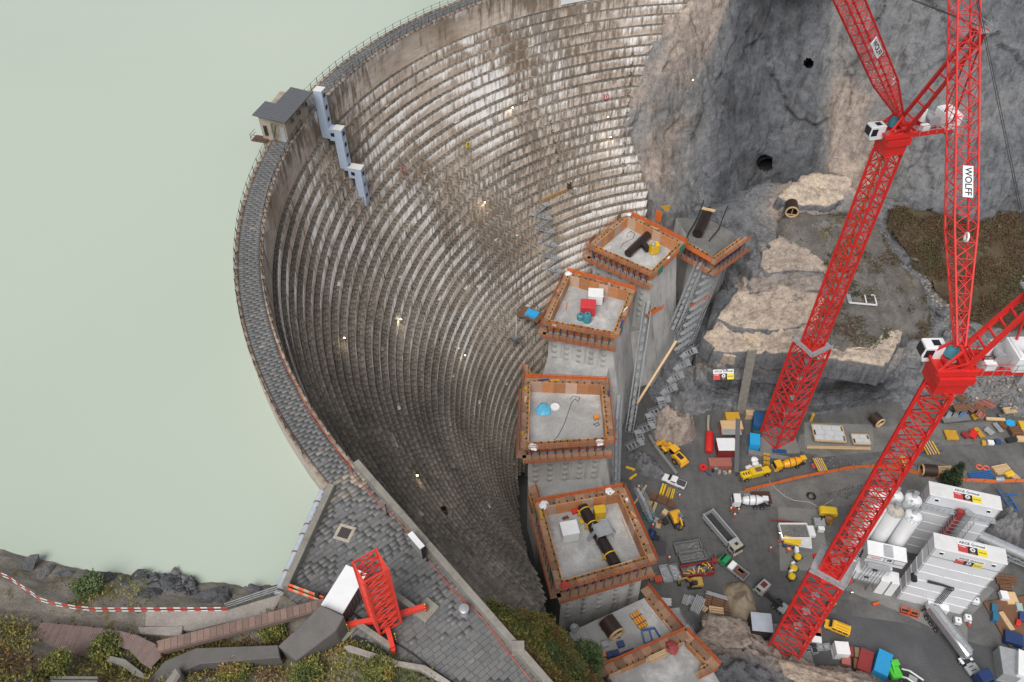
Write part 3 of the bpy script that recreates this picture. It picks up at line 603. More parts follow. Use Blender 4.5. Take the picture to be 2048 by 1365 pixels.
ply2=M('formwork_plywood_pale',(.55,.36,.26),.4,1.2,.6,dirtc=(.33,.26,.2),rnd=.12)
beamy=M('formwork_beam',(.50,.27,.04),.35,2,.6)
plank=M('deck_plank',(.31,.185,.115),.55,1.5,.75,dirtc=(.14,.085,.055),rnd=.32)
net=M('orange_net',(.68,.15,.03),.35,2.5,.7,dirtc=(.36,.11,.03))
rail=M('orange_rail',(.44,.10,.022),.4,2.,.65)
bluest=M('blue_steel',(.03,.06,.17),.3,2,.5)
blk=M('black_steel',(.018,.018,.02),.3,2,.5)
green=M('green_net',(.03,.22,.15),.3,2,.7)
galv=M('galvanised_steel',(.42,.44,.46),.45,1.5,.45,.35,dirtc=(.2,.2,.2))
timber=M('fresh_timber',(.58,.40,.22),.3,2,.7,rnd=.15)
white=M('white_paint',(.74,.75,.76),.15,.8,.45)
yellow=M('yellow_paint',(.72,.45,.02),.3,1.5,.4,rnd=.08)
darkpipe=M('dark_pipe',(.022,.014,.014),.3,1.,.28)
UNIT={}
def unit(name,mat):
    if name not in UNIT:
        mb=MB(); mb.cbox((0,0,0),(1,1,1)); me=bpy.data.meshes.new(name); me.from_pydata(mb.v,[],mb.f); me.materials.append(mat); me.update(); UNIT[name]=me
    return UNIT[name]
def piece(name,mat,parent,c,size,ang=0,tilt=0):
    o=link(name,unit(name+'_'+mat.name,mat),parent); o.location=tuple(map(float,c)); o.scale=size; o.rotation_euler=(0,tilt,ang); return o
def uvquad(mb_v,mb_f,uvs,a,b,c,d):
    pass
def body(name,top,bot,parent,mat=castc):
    "concrete body between a top and a bottom polygon, UV in metres along the walls"
    n=len(top); v=[];f=[];uv=[]
    for i in range(n):
        j=(i+1)%n; L=np.linalg.norm(top[j]-top[i]); o=len(v); v+=[top[i],top[j],bot[j],bot[i]]; uv+=[(0,top[i][2]),(L,top[j][2]),(L,bot[j][2]),(0,bot[i][2])]; f.append((o,o+3,o+2,o+1))
    me=npmesh(name,np.array(v),np.array(f),[mat],None,np.array(uv)); o=link(name,me,parent)
    return o
def topface(name,top,parent,mat=freshc):
    mb=MB(); mb.add(top,[tuple(range(len(top)))]); return mb.build(name,mat,parent,fix=False)
def keys(p,q,zt,zb,out,parent,colx):
    "rows of shallow domes (shear keys) on a wall between p and q"
    mb=MB(); d=q-p; L=np.linalg.norm(d[:2]); d=d/np.linalg.norm(d)
    for cxx in colx:
        zz=zt-1.6
        while zz>zb+.8:
            c=p+d*L*cxx; c=np.array([c[0],c[1],zz]); rings=[]
            u=np.array([0,0,1.])
            for rr,hh in ((.62,-.02),(.55,.10),(.36,.19),(.12,.23)):
                rings.append([c+d*rr*math.cos(t)+u*rr*math.sin(t)+out*hh for t in np.arange(10)*2*math.pi/10])
            mb.loft(rings); zz-=1.75
    mb.build('shear_keys',castc,parent,smooth=True,kind='stuff')
def formwork(label,inner,zr,sides=(0,1,2,3),wid=(1.2,1.2,1.2,1.2),lower=(),netside=(),hp=3.2,panelmat=ply,beams=(),thick=.14,group='climbing formwork frames on the new dam blocks'):
    """climbing formwork round a pour; inner: corner points (far-left, far-right, near-right, near-left)"""
    I=[np.array([*p[:2],zr]) for p in inner]; n=len(I); cen=sum(I)/n
    t=thing('climbing_formwork',label,'formwork',(cen[0],cen[1],zr),0,group); I=[p-cen for p in I]
    for k in sides:
        p,q=I[k],I[(k+1)%n]; d=q-p; L=np.linalg.norm(d); d/=L; ang=math.atan2(d[1],d[0]); o=np.array([d[1],-d[0],0]); 
        if o@((p+q)/2)<0:o=-o
        w_=wid[k]; m_=max(2,round(L/2.4))
        for j in range(m_):
            a=L*j/m_+.02; b=L*(j+1)/m_-.02
            piece('form_panel',panelmat if (j+k)%3 else ply2,t,p+d*(a+b)/2+o*thick/2+np.array([0,0,-hp/2]),(b-a,thick,hp),ang)
        mb=MB(); x=.3
        while x<L: c=p+d*x+o*(thick+.1); mb.bar(c+(0,0,-hp),c+(0,0,.06),.09,.2,up=o); x+=.42
        for zz in (-.5,-1.7): mb.bar(p+o*(thick+.26)+(0,0,zz),q+o*(thick+.26)+(0,0,zz),.12,.16)
        mb.build('stiffening_beams',beamy,t,kind='stuff')
        mb=MB(); x=.7
        while x<L: c=p+d*x+o*.4; mb.cbox(c+(random.uniform(-.06,.06),0,.08),(random.uniform(.18,.3),.22,.22)); x+=random.uniform(1.0,1.6)
        mb.build('clamps',blk,t,kind='stuff')
        # walkway
        m2=max(2,round((L+2*w_)/1.7)); x0=-w_; 
        for j in range(m2):
            a=x0+(L+2*w_)*j/m2+.015; b=x0+(L+2*w_)*(j+1)/m2-.015
            piece('deck_board',plank,t,p+d*(a+b)/2+o*(.35+w_/2)+np.array([0,0,-.42+random.uniform(-.015,.015)-.006*k]),(b-a,w_,.07),ang)
        mb=MB(); e=o*(w_+.35); x=-w_
        while x<L+w_+.1: c=p+d*x+e; mb.bar(c+(0,0,-.45),c+(0,0,.95),.07); x+=1.6
        for zz in (-.05,.45,.95): mb.bar(p-d*w_+e+(0,0,zz-.12),q+d*w_+e+(0,0,zz-.12),.05,.11)
        r_=mb.build('railing',rail,t)
        if k in netside:
            mb=MB(); mb.bar(p-d*w_+e*1.03+(0,0,.12),q+d*w_+e*1.03+(0,0,.12),.02,.95); mb.build('safety_net',net,t)
        if k in lower:
            zz=-3.6
            mb=MB(); mb.bar(p-d*w_+o*1.35+(0,0,zz),q+d*w_+o*1.35+(0,0,zz),1.9,.08); mb.build('lower_deck',plank,t)
            mb=MB(); e2=o*2.3; x=-w_
            while x<L+w_: c=p+d*x+e2; mb.bar(c+(0,0,zz-.1),c+(0,0,zz+1.1),.07); x+=1.5
            for h in (.12,.6,1.08): mb.bar(p-d*w_+e2+(0,0,zz+h),q+d*w_+e2+(0,0,zz+h),.05,.12)
            mb.build('lower_railing',rail,t)
            x=.5
            while x<L:
                mb=MB(); c=p+d*x+o*.5; mb.bar(c+(0,0,-.5),c+(0,0,zz),.12,.28,up=o); c2=p+d*x+o*1.7; mb.bar(c+(0,0,zz+.3),c2+(0,0,-.55),.14,.16); mb.bar(c2+(0,0,-.6),c2+(0,0,zz+.1),.10)
                mb.build('bracket',bluest,t); x+=1.5 if L>6 else 1.2
            mb=MB(); mb.bar(p+o*.45+(0,0,zz-.9),q+o*.45+(0,0,zz-.9),.25,.35); mb.bar(p+o*.75+(0,0,-2.2),q+o*.75+(0,0,-2.2),.12,.3); mb.build('apron_boards',rail,t)
    if len(sides)==4:
        for k in (1,3):
            p=I[k]; q=I[(k+1)%n]; d=(q-p)/np.linalg.norm(q-p); o=np.array([d[1],-d[0],0]); o=o if o@((p+q)/2)>0 else -o; e=o*(wid[k]+.42)
            for a,b in ((.0,2.4),): mb=MB(); mb.bar(p+d*a+e+(0,0,-.1),p+d*b+e+(0,0,-.1),.03,2.0); mb.build('green_net',green,t)
            mb=MB(); mb.bar(q-d*2.2+e+(0,0,-.1),q+e+(0,0,-.1),.03,2.0); mb.build('green_net',green,t)
        for j in range(7):
            k=random.randrange(4); p,q=I[k],I[(k+1)%n]; d=(q-p); L=np.linalg.norm(d); d/=L; o=np.array([d[1],-d[0],0]); o=o if o@((p+q)/2)>0 else -o; c=p+d*random.uniform(1,L-1)+o*random.uniform(.7,1.4)+np.array([0,0,-.25]); ang=math.atan2(d[1],d[0])+random.uniform(-.3,.3)
            piece('loose_board',random.choice((timber,beamy,white,bluest,ply)),t,c,(random.uniform(.5,2.2),random.uniform(.2,.6),random.uniform(.1,.4)),ang)
    return t,cen
def poly(pxs,z): return [W(x,y,z) for x,y in pxs]
def lowered(P,z): return [np.array([p[0],p[1],z]) for p in P]
def block(label,rim,zr,zb,down=(0,0),grp='cast concrete blocks of the new dam',deep=3.0):
    """rim: far-left, far-right, near-right, near-left photo points of the inner form edge at level zr"""
    I=poly(rim,zr); T=lowered(I,zr-deep); Tt=lowered(I,zr-.1); Bt=lowered(I,zb)
    dn=(I[1]-I[0]+I[2]-I[3]); dn/=np.linalg.norm(dn)
    Bt=[Bt[0]-dn*down[0],Bt[1]+dn*down[1],Bt[2]+dn*down[1],Bt[3]-dn*down[0]]
    c=sum(T)/4; t=thing('dam_block',label,'dam block',(c[0],c[1],zb),0,grp); o=np.array([c[0],c[1],zb])
    body('concrete_body',[p-o for p in T],[p-o for p in Bt],t); topface('pour_surface',[p-o for p in T],t)
    out=np.cross(I[2]-I[3],[0,0,1]); out/=np.linalg.norm(out); 
    if out[1]>0: out=-out
    keys(T[3]-o+(I[2]-I[3])*0,T[2]-o,zr-2.5-zb,max(0,zr-16-zb),out,t,(.1,.3,.5,.7,.9))
    return t,I
R1=[(1256,435),(1357,486),(1303,540),(1190,490)]; R2=[(1140,552),(1257,584),(1226,663),(1099,640)]
R3=[(1061,765),(1202,771),(1212,874),(1057,884)]; R4=[(1088,1015),(1238,988),(1292,1112),(1126,1160)]
b1,I1=block('highest rear block of the new dam with dark pipe and yellow tank',R1,35.5,0,(0,5))
b2,I2=block('block of the new dam with red cabin and blue tanks on its pour',R2,30.5,0,(0,5))
b3,I3=block('block of the new dam with blue tarpaulin bundle on its pour',R3,30.5,0,(0,4.5))
b4,I4=block('nearest tall block of the new dam with white box and dark pipe on it',R4,28.5,0,(0,1))
formwork('orange and timber formwork round the rear block with the yellow tank',I1,35.5,lower=(2,3),netside=(0,1))
formwork('orange and timber formwork round the block with the red cabin',I2,30.5,lower=(2,3),netside=(0,))
formwork('orange and timber formwork round the block with the blue bundle',I3,30.5,lower=(2,3),netside=(0,1))
formwork('orange and timber formwork round the block with the white box',I4,28.5,lower=(2,3),netside=(0,1))
# low blocks between the tall ones
def between(a,b,label,z,down=4):
    # a: near edge of the rear block, b: far edge of the front block
    P=[lowered(a,z)[3],lowered(a,z)[2],lowered(b,z)[1],lowered(b,z)[0]]; c=sum(P)/4; o=np.array([c[0],c[1],0])
    t=thing('dam_block',label,'dam block',(c[0],c[1],0),0,'cast concrete blocks of the new dam')
    dn=P[1]-P[0]; dn/=np.linalg.norm(dn); Bt=lowered(P,0); Bt=[Bt[0],Bt[1]+dn*down,Bt[2]+dn*down,Bt[3]]
    body('concrete_body',[p-o for p in P],[p-o for p in Bt],t); topface('pour_surface',[p-o for p in P],t); return P
L12=between(I1,I2,'low grey block gap between the two rear blocks of the new dam',17,4)
L23=between(I2,I3,'low grey block between the red cabin block and the blue bundle block',19,4.7)
L34=between(I3,I4,'low grey block with dark walls between the blue bundle block and the nearest block',17,2.5)
def strip_form(label,pxs,z,**k):
    P=poly(pxs,z); return formwork(label,P,z,**k)
strip_form('narrow planked formwork strip along the lake side of the nearest block',[(1046,985),(1056,985),(1098,1130),(1088,1134)],19.5,sides=(1,),wid=(1.2,1.5,1,1),netside=(1,),hp=3)
strip_form('short orange formwork strip behind the blue bundle block',[(1060,735),(1068,735),(1072,752),(1062,752)],21,sides=(3,),wid=(1,1,1,1.2),netside=(3,),hp=3)
# front low block and the raised end block
P5=poly([(1136,1266),(1290,1196),(1362,1288),(1225,1352),(1180,1345)],16.); c=sum(P5)/5; o=np.array([c[0],c[1],0])
t=thing('dam_block','low front block with dark wooden tube and orange beams lying on it','dam block',(c[0],c[1],0),0,'cast concrete blocks of the new dam')
body('concrete_body',[p-o for p in P5],lowered([p-o for p in P5],0),t); topface('pour_surface',[p-o for p in P5],t)
strip_form('long planked formwork along the site side of the front low block',[(1282,1200),(1290,1196),(1362,1286),(1354,1290)],16.6,sides=(1,),wid=(1,1.7,1,1),netside=(1,),hp=2.8)
P6=poly([(1215,1350),(1368,1283),(1425,1340),(1470,1420),(1290,1460)],17.); c=sum(P6)/5; o=np.array([c[0],c[1],0])
t=thing('dam_block','front end block with whitish puddled surface at the lower edge','dam block',(c[0],c[1],0),0,'cast concrete blocks of the new dam')
body('concrete_body',[p-o for p in P6],lowered([p-o for p in P6],0),t); topface('pour_surface',[p-o for p in P6],t,mk_ground('lime_stained_concrete',(.25,.245,.24),(.33,.33,.325),(.62,.62,.62),.9,.15))
strip_form('planked formwork with red sheet along the front end block',[(1218,1352),(1366,1286),(1372,1290),(1224,1358)],18.4,sides=(0,),wid=(1.6,1,1,1),netside=(0,),hp=1.6)
strip_form('short planked formwork on the site side of the front end block',[(1360,1292),(1372,1286),(1412,1328),(1400,1334)],18.4,sides=(1,2),wid=(1,1.5,1.2,1),netside=(1,),hp=1.6)
# platform right of the rear block
Pp=poly([(1352,436),(1416,438),(1470,468),(1425,512),(1384,488)],31); c=sum(Pp)/5; o=np.array([c[0],c[1],12])
t=thing('dam_block','small corner block beside the cliff with a dark sloping pipe','dam block',(c[0],c[1],12),0,'cast concrete blocks of the new dam')
body('concrete_body',[p-o for p in Pp],lowered([p-o for p in Pp],0),t); topface('pour_surface',[p-o for p in Pp],t,dirt)
strip_form('yellow beamed formwork in an angle round the small corner block',[(1368,478),(1410,485),(1422,510),(1376,484)],32,sides=(2,),wid=(1,1,1.4,1),lower=(2,),netside=(2,))
strip_form('yellow formwork wall on the cliff side of the small corner block',[(1415,500),(1468,463),(1482,474),(1425,515)],32,sides=(2,),wid=(1,1,1.4,1),lower=(2,))
strip_form('small formwork platform low on the downstream wall by the stair',[(1372,588),(1398,575),(1408,588),(1380,604)],20,sides=(2,),wid=(1,1,1,1),netside=(2,),hp=2)
strip_form('small formwork platform beside the red cabin block',[(1290,605),(1308,598),(1312,612),(1294,622)],25.5,sides=(2,),wid=(1,1,1,1),netside=(2,),hp=2)
# ================================================================ cranes
red=M('crane_red',(.62,.025,.02),.4,.5,.45,dirtc=(.38,.02,.018),bmp=0)
redo=M('crane_red_orange',(.66,.05,.03),.2,.6,.45,bmp=0)
glassm=M('dark_glass',(.012,.015,.02),.1,1,.08,bmp=0)
greyp=M('grey_paint',(.30,.31,.32),.3,1,.5)
tealt=M('teal_plastic',(.06,.24,.30),.3,1.5,.5)
cablem=M('cable_black',(.02,.02,.022),.2,2,.6)
blackink=M('black_ink',(.015,.015,.016),.05,1,.6,bmp=0)
redink=M('red_print',(.50,.05,.05),.08,1,.6,bmp=0); yelink=M('yellow_print',(.72,.60,.05),.08,1,.6,bmp=0); orink=M('orange_print',(.7,.3,.03),.05,1,.6,bmp=0)
TXT={}
def text(name,body_,size,mat,parent,mtx,ext=.004,bold=False):
    "lettering as a flat mesh; mtx: 4x4 placing (x along the writing, y up the letters)"
    cu=bpy.data.curves.new(name,'FONT'); cu.body=body_; cu.size=size; cu.align_x='CENTER'; cu.align_y='CENTER'; cu.extrude=ext
    if bold: cu.offset=size*.018
    to=bpy.data.objects.new('tmp',cu); COL.objects.link(to); dg=bpy.context.evaluated_depsgraph_get(); dg.update()
    me=bpy.data.meshes.new_from_object(to.evaluated_get(dg)); bpy.data.objects.remove(to); bpy.data.curves.remove(cu)
    me.materials.clear(); me.materials.append(mat); o=link(name,me,parent); o.matrix_local=mtx; return o
def frame(o,x,y,n=None):
    x=np.array(x,float);x/=np.linalg.norm(x);y=np.array(y,float);y=y-x*(x@y);y/=np.linalg.norm(y);n=np.cross(x,y)
    return Matrix([[x[0],y[0],n[0],o[0]],[x[1],y[1],n[1],o[1]],[x[2],y[2],n[2],o[2]],[0,0,0,1]])
def lattice(a,b,wa,wb,n,up,chord=.22,br=.1,ha=None,hb=None,cross=True,nseg0=0,faces=(0,1,2,3)):
    """4-chord lattice beam from a to b; w: width, h: depth (along up); returns builders for chords and bracing"""
    a=np.array(a,float);b=np.array(b,float);d=b-a;L=np.linalg.norm(d);d/=L;u=np.array(up,float);u=u-d*(u@d);u/=np.linalg.norm(u);r=np.cross(d,u);ha=ha or wa;hb=hb or wb
    def c(k,t):
        w=wa+(wb-wa)*t;h=ha+(hb-ha)*t;sx,sy=((-1,-1),(1,-1),(1,1),(-1,1))[k]; return a+d*L*t+r*sx*w/2+u*sy*h/2
    ch=MB();bz=MB()
    for k in range(4): ch.bar(c(k,0),c(k,1),chord,chord,up=u)
    for i in range(n):
        t0,t1=i/n,(i+1)/n
        for k in faces:
            j=(k+1)%4
            bz.bar(c(k,t0),c(j,t0),br,br,up=d)
            if i%2==0 or cross: bz.bar(c(k,t0),c(j,t1),br,br,up=np.cross(d,c(j,t0)-c(k,t0)))
            if i%2==1 or cross: bz.bar(c(j,t0),c(k,t1),br,br,up=np.cross(d,c(j,t0)-c(k,t0)))
    for k in range(4): bz.bar(c(k,1),c((k+1)%4,1),br,br,up=d)
    return ch,bz,c
def mast(parent,z0,z1,w,n,ang,chord=.26,br=.13,nm='mast'):
    ch,bz,c=lattice((0,0,z0),(0,0,z1),w,w,n,(math.cos(ang),math.sin(ang),0),chord,br)
    o=ch.build(nm,red,parent); bz.build(nm+'_bracing',red,o); return o
def platform_ring(parent,z,w,ang,nm='service_platform'):
    mb=MB(); h=w/2
    R_=lambda x,y,z:(x*math.cos(ang)-y*math.sin(ang),x*math.sin(ang)+y*math.cos(ang),z)
    def rb(p,q,w1,h1=None): mb.bar(R_(*p),R_(*q),w1,h1)
    for s in (-1,1): rb((-h-.6,s*h,z),(h+.6,s*h,z),1.1,.08); rb((s*h,-h+.5,z),(s*h,h-.5,z),1.1,.08)
    e=h+.55
    for zz in (.55,1.1):
        for s in (-1,1): rb((-e,s*e,z+zz),(e,s*e,z+zz),.06); rb((s*e,-e,z+zz),(s*e,e,z+zz),.06)
    for s in np.linspace(-e,e,5):
        for q in (-1,1): rb((s,q*e,z),(s,q*e,z+1.1),.06); rb((q*e,s,z),(q*e,s,z+1.1),.06)
    return mb.build(nm,galv,parent)
def sign(parent,c,x,y,L,H,txt,nm='name_board'):
    x=np.array(x,float)/np.linalg.norm(x);y=np.array(y,float);y=y-x*(x@y);y/=np.linalg.norm(y);n=np.cross(x,y);c=np.array(c,float)
    mb=MB(); mb.bar(c-x*L/2-n*.05,c+x*L/2-n*.05,H,.08,up=n); o=mb.build(nm,white,parent); text('lettering',txt,H*.92,blackink,o,frame(c+n*.02,x,y),bold=True); return o
def luffing_crane(label,base,phi,zt,zm,wlow,wup,jib_px,jib_z,aframe_px,aframe_z,cj_px,cj_z,cab_px,sign_t,signflip=1,jw=2.4):
    b=np.array(base,float); t=thing('tower_crane',label,'crane',(b[0],b[1],b[2]),0,'red luffing tower cranes'); o=b
    zt_=zt-b[2]; zm_=zm-b[2]
    mast(t,.2,zm_,wlow,max(5,round(zm_/3.8)),phi,.40,.17,'lower_mast')
    mb=MB(); mb.cbox((0,0,zm_+.3),(wlow*.95,wlow*.95,.5)); mb.build('transition_collar',red,t,bev=.05)
    platform_ring(t,zm_+.7,wlow*.9,phi)
    mb=MB(); ux=np.array([math.cos(phi),math.sin(phi),0])*.6; uy=np.array([-ux[1],ux[0],0])*.35
    for q in (-1,1): mb.bar(ux+uy*q+(0,0,.5),ux+uy*q+(0,0,zt_-3.5),.06)
    k=0.6
    while k<zt_-3.6: mb.bar(ux-uy+(0,0,k),ux+uy+(0,0,k),.04); k+=.6
    for z in range(8,int(zt_)-4,6): mb.cbox((ux[0],ux[1],z),(1.3,1.3,.06))
    mb.build('mast_ladder',galv,t)
    mb=MB()
    for q in range(5): a=-ux*1.6+uy*(q-2)*.5; mb.tube(a+(0,0,zm_),a+(0,0,zt_-3.4),.03,4)
    mb.build('power_cables',M('cable_orange',(.60,.16,.04),.2,2,.6),t)
    mast(t,zm_+.3,zt_-3.2,wup,round((zt_-zm_)/2.9),phi,.36,.14,'upper_mast')
    R=lambda pxp,z: W(*pxp,z)-o
    top=np.array([0,0,zt_]); cj=R(cj_px,cj_z); dcj=cj-top; dcj[2]=0; Lc=np.linalg.norm(dcj); f=-dcj/Lc; s=np.array([-f[1],f[0],0]); up=np.array([0,0,1.])
    # slewing head: tapered collar and turntable
    mb=MB(); 
    def ring(z,h): return [np.array([0,0,z])+f*x*h+s*y*h for x,y in ((-1,-1),(1,-1),(1,1),(-1,1))]
    mb.loft([ring(zt_-3.3,wup*.54),ring(zt_-1.5,wup*.56),ring(zt_-1.4,wup*.64),ring(zt_-.3,wup*.64)]); mb.build('slewing_ring',red,t)
    mb=MB(); 
    for q in (-1,1):
        mb.bar(top+f*2.6+s*q*1.5+up*.3,top-f*Lc+s*q*1.5+up*.3,.5,.75)
        for k in range(5): a=top-f*(Lc*k/5)+s*q*1.5+up*.65; mb.bar(a,a+up*.8,.07)
        mb.bar(top+f*2.6+s*q*1.5+up*1.5,top-f*Lc+s*q*1.5+up*1.5,.07)
    for k in range(7): a=top+f*(2.4-(Lc+2.4)*k/6.5)+up*.3; mb.bar(a-s*1.5,a+s*1.5,.25,.4)
    hd=mb.build('machine_deck',red,t)
    # head frame in front
    mb=MB(); 
    for q in (-1,1): mb.bar(top+f*2.4+s*q*1.5+up*.5,top+f*.4+s*q*.9+up*3.2,.28); mb.bar(top-f*1.8+s*q*1.5+up*.5,top+f*.4+s*q*.9+up*3.2,.28); mb.bar(top+f*2.4+s*q*1.5+up*.5,top-f*.6+s*q*1.5+up*1.9,.16)
    mb.bar(top+f*.4-s*.9+up*3.2,top+f*.4+s*.9+up*3.2,.3); mb.build('jib_foot_frame',red,t)
    # machinery
    mb=MB(); c=top-f*(Lc*.62); 
    mb.lathe([(0,-1.0),(.95,-1.0),(.95,-.85),(.55,-.8),(.55,.8),(.95,.85),(.95,1.0),(0,1.0)],16,(0,0,0),axis='y'); mb2=MB()
    me=mb; vs=[np.array(v) for v in mb.v]; mb=MB(); mb.add([c+f*v[0]+s*v[1]+up*(v[2]+1.7) for v in vs],me.f); mb.add([c-f*2.6+f*v[0]+s*v[1]+up*(v[2]+1.7) for v in vs],me.f); mb.build('hoist_drum',galv,t,smooth=True)
    mb=MB()
    def obox(c,dx,dy,dz): mb.bar(c-f*dx/2,c+f*dx/2,dy,dz)
    obox(top-f*(Lc*.93)+up*1.6,2.4,3.6,2.3); obox(top-f*(Lc*.93)+up*2.85,2.0,3.2,.25); obox(top-f*(Lc*.62)-s*1.2+up*1.1,1.6,.9,1.1); obox(top-f*(Lc*.45)+s*1.1+up*1.0,1.3,1.,1.)
    obox(top-f*(Lc*.48)-s*.6+up*2.2,.6,.6,2.2)
    mb.build('winch_housing',white,t,bev=.06)
    mb=MB()
    for k in range(4): c=top-f*(Lc+.4)+s*(-1.3+.9*k)-up*.3; mb.bar(c-f*.5,c+f*.5,.8,2.4)
    cw=mb.build('counterweight',greyp,t,bev=.04)
    c=top-f*(Lc+.93)-up*.3; mb=MB(); mb.bar(c-s*1.4-up*.6,c+s*1.4-up*.6,.06,1.1,up=up); mb.build('yellow_sign',yelink,cw)
    mb=MB(); mb.bar(c-s*1.4+up*.55,c+s*1.4+up*.55,.06,1.1,up=up); mb.build('dark_sign',blackink,cw)
    mb=MB()
    for z in (1.2,2.0): 
        for q in (-1,1): mb.bar(top-f*(Lc*.3)+s*q*2.1+up*z,top-f*(Lc+1.6)+s*q*2.1+up*z,.06)
        mb.bar(top-f*(Lc+1.6)-s*2.1+up*z,top-f*(Lc+1.6)+s*2.1+up*z,.06)
    for k in range(6):
        for q in (-1,1): a=top-f*(Lc*(.3+.16*k))+s*q*2.1+up*.4; mb.bar(a,a+up*1.6,.06)
    mb.build('deck_railing',galv,t)
    # cab
    cc=R(cab_px,zt+.4); mb=MB()
    pr=[(-1.3,-1.2),(1.0,-1.2),(1.35,-.2),(1.2,1.2),(-1.3,1.2)]
    def sid(q): return [cc+f*x+s*q*.85+up*z for x,z in pr]
    mb.loft([sid(-1),sid(1)]); cab=mb.build('cab',white,t,bev=.08)
    mb=MB(); 
    for q in (-1,1): mb.bar(cc+f*.1+s*q*.87+up*.2,cc+f*1.1+s*q*.87+up*.2,.05,1.2)
    mb.bar(cc+f*1.33-s*.7+up*.3,cc+f*1.33+s*.7+up*.3,.1,1.3); mb.bar(cc-f*.2+up*1.22-s*.45,cc-f*.2+up*1.22+s*.45,.9,.05); mb.build('cab_window',glassm,cab)
    mb=MB(); mb.bar(cc-f*1.2+up*-.9,top+up*.4,.8,.25); mb.build('cab_bridge',greyp,t)
    mb=MB(); c=top+f*.2-s*1.0; mb.lathe([(0,.4),(.75,.4),(.75,2.0),(.45,2.5),(0,2.5)],14,c+up*.3); mb.build('water_tank',tealt,t,smooth=True)
    # jib
    jt=R(jib_px,jib_z); foot=top+f*.4+up*3.1; d=jt-foot; Lj=np.linalg.norm(d); d=d/Lj; side=np.cross(d,up); side/=np.linalg.norm(side); un=np.cross(side,d)
    k1=foot+d*Lj*.27
    ch,bz,_=lattice(foot,k1,.9,jw,7,un,.19,.07,.7,jw*.95); j=ch.build('jib',red,t); bz.build('jib_bracing',red,j)
    nn=max(6,round(Lj*.73/2.3)); ch,bz,cf=lattice(k1,jt,jw,jw,nn,un,.19,.07,jw*.95,jw*.95); j2=ch.build('jib',red,t); bz.build('jib_bracing',red,j2)
    mb=MB(); mb.lathe([(.35,-.1),(.6,-.1),(.6,.1),(.35,.1),(.35,-.1)],16,(0,0,0),axis='y'); vs=[np.array(v) for v in mb.v]; fs=mb.f; mb=MB(); q0=k1-d*1.5+un*jw*.5; mb.add([q0+d*v[0]+side*v[1]+un*v[2] for v in vs],fs); mb.build('rope_sheave',white,t,smooth=True)
    # board on the face towards the camera
    cam_d=np.array([0,0,CAMZ])-o-(k1+jt)/2; nrm=[side,-side,un,-un]; nb=max(nrm,key=lambda n:n@cam_d); yv=np.cross(nb,d)
    sx=d*signflip; sy=np.cross(nb,sx)
    sign(t,foot+d*Lj*sign_t+nb*(jw*.5+.25)-yv*0,sx,sy,3.9,1.15,'WOLFF')
    # A-frame (back mast) and ropes
    af=R(aframe_px,aframe_z); mb=MB()
    for q in (-1,1): mb.bar(top-f*.8+s*q*1.3+up*.6,af+s*q*.9,.42,.5)
    da=af-(top-f*.8)
    for k in range(1,7): a=top-f*.8+up*.6+(af-top+f*.8-up*.6)*k/7; mb.bar(a-s*1.15,a+s*1.15,.2)
    mb.build('a_frame',red,t)
    mb=MB()
    for q in (-1,1): mb.bar(top-f*(Lc*.95)+s*q*1.2+up*.6,af+s*q*.7,.22)
    mb.build('back_stay',red,t)
    mb=MB()
    for q in (-.35,.35): mb.tube(af+s*q,jt+s*q,.045,5); 
    mb.tube(jt,jt+np.array([0,0,-1.]),.04,5); mb.build('hoist_rope',cablem,t)
    mb=MB(); 
    for z in (.3,.9): mb.bar(af-s*1.6+up*z,af+s*1.6+up*z,.07); mb.bar(af-s*1.6+up*z+f*1.2,af+s*1.6+up*z+f*1.2,.07)
    mb.bar(af-s*1.6+f*.6,af+s*1.6+f*.6,1.2,.08); mb.build('top_platform',galv,t)
    return t,o
bA=W(1551,878,0); bB=W(1570,1296,0)
# foundations
for bp,lab in ((bA,'square concrete footing under the rear red crane'),(bB,'square concrete footing under the near red crane')):
    mb=MB(); mb.cbox((0,0,.3),(9.,9.,.6)); o=mb.build('crane_footing',conc_slab,bev=.06); o.location=(bp[0],bp[1],0); tag(o,lab,'footing')
luffing_crane('rear red luffing crane by the rock terrace with white cab',(bA[0],bA[1],.6),.5,81.,31.5,5.2,3.1,(1672,-60),112,(1965,55),104,(1895,252),81.,(1750,262),.56,-1)
luffing_crane('near red luffing crane beside the white silos',(bB[0],bB[1],.6),.95,80.5,31.,5.3,3.3,(1930,-120),112,(2075,585),92,(2035,728),80.5,(1862,700),.37,-1,2.6)
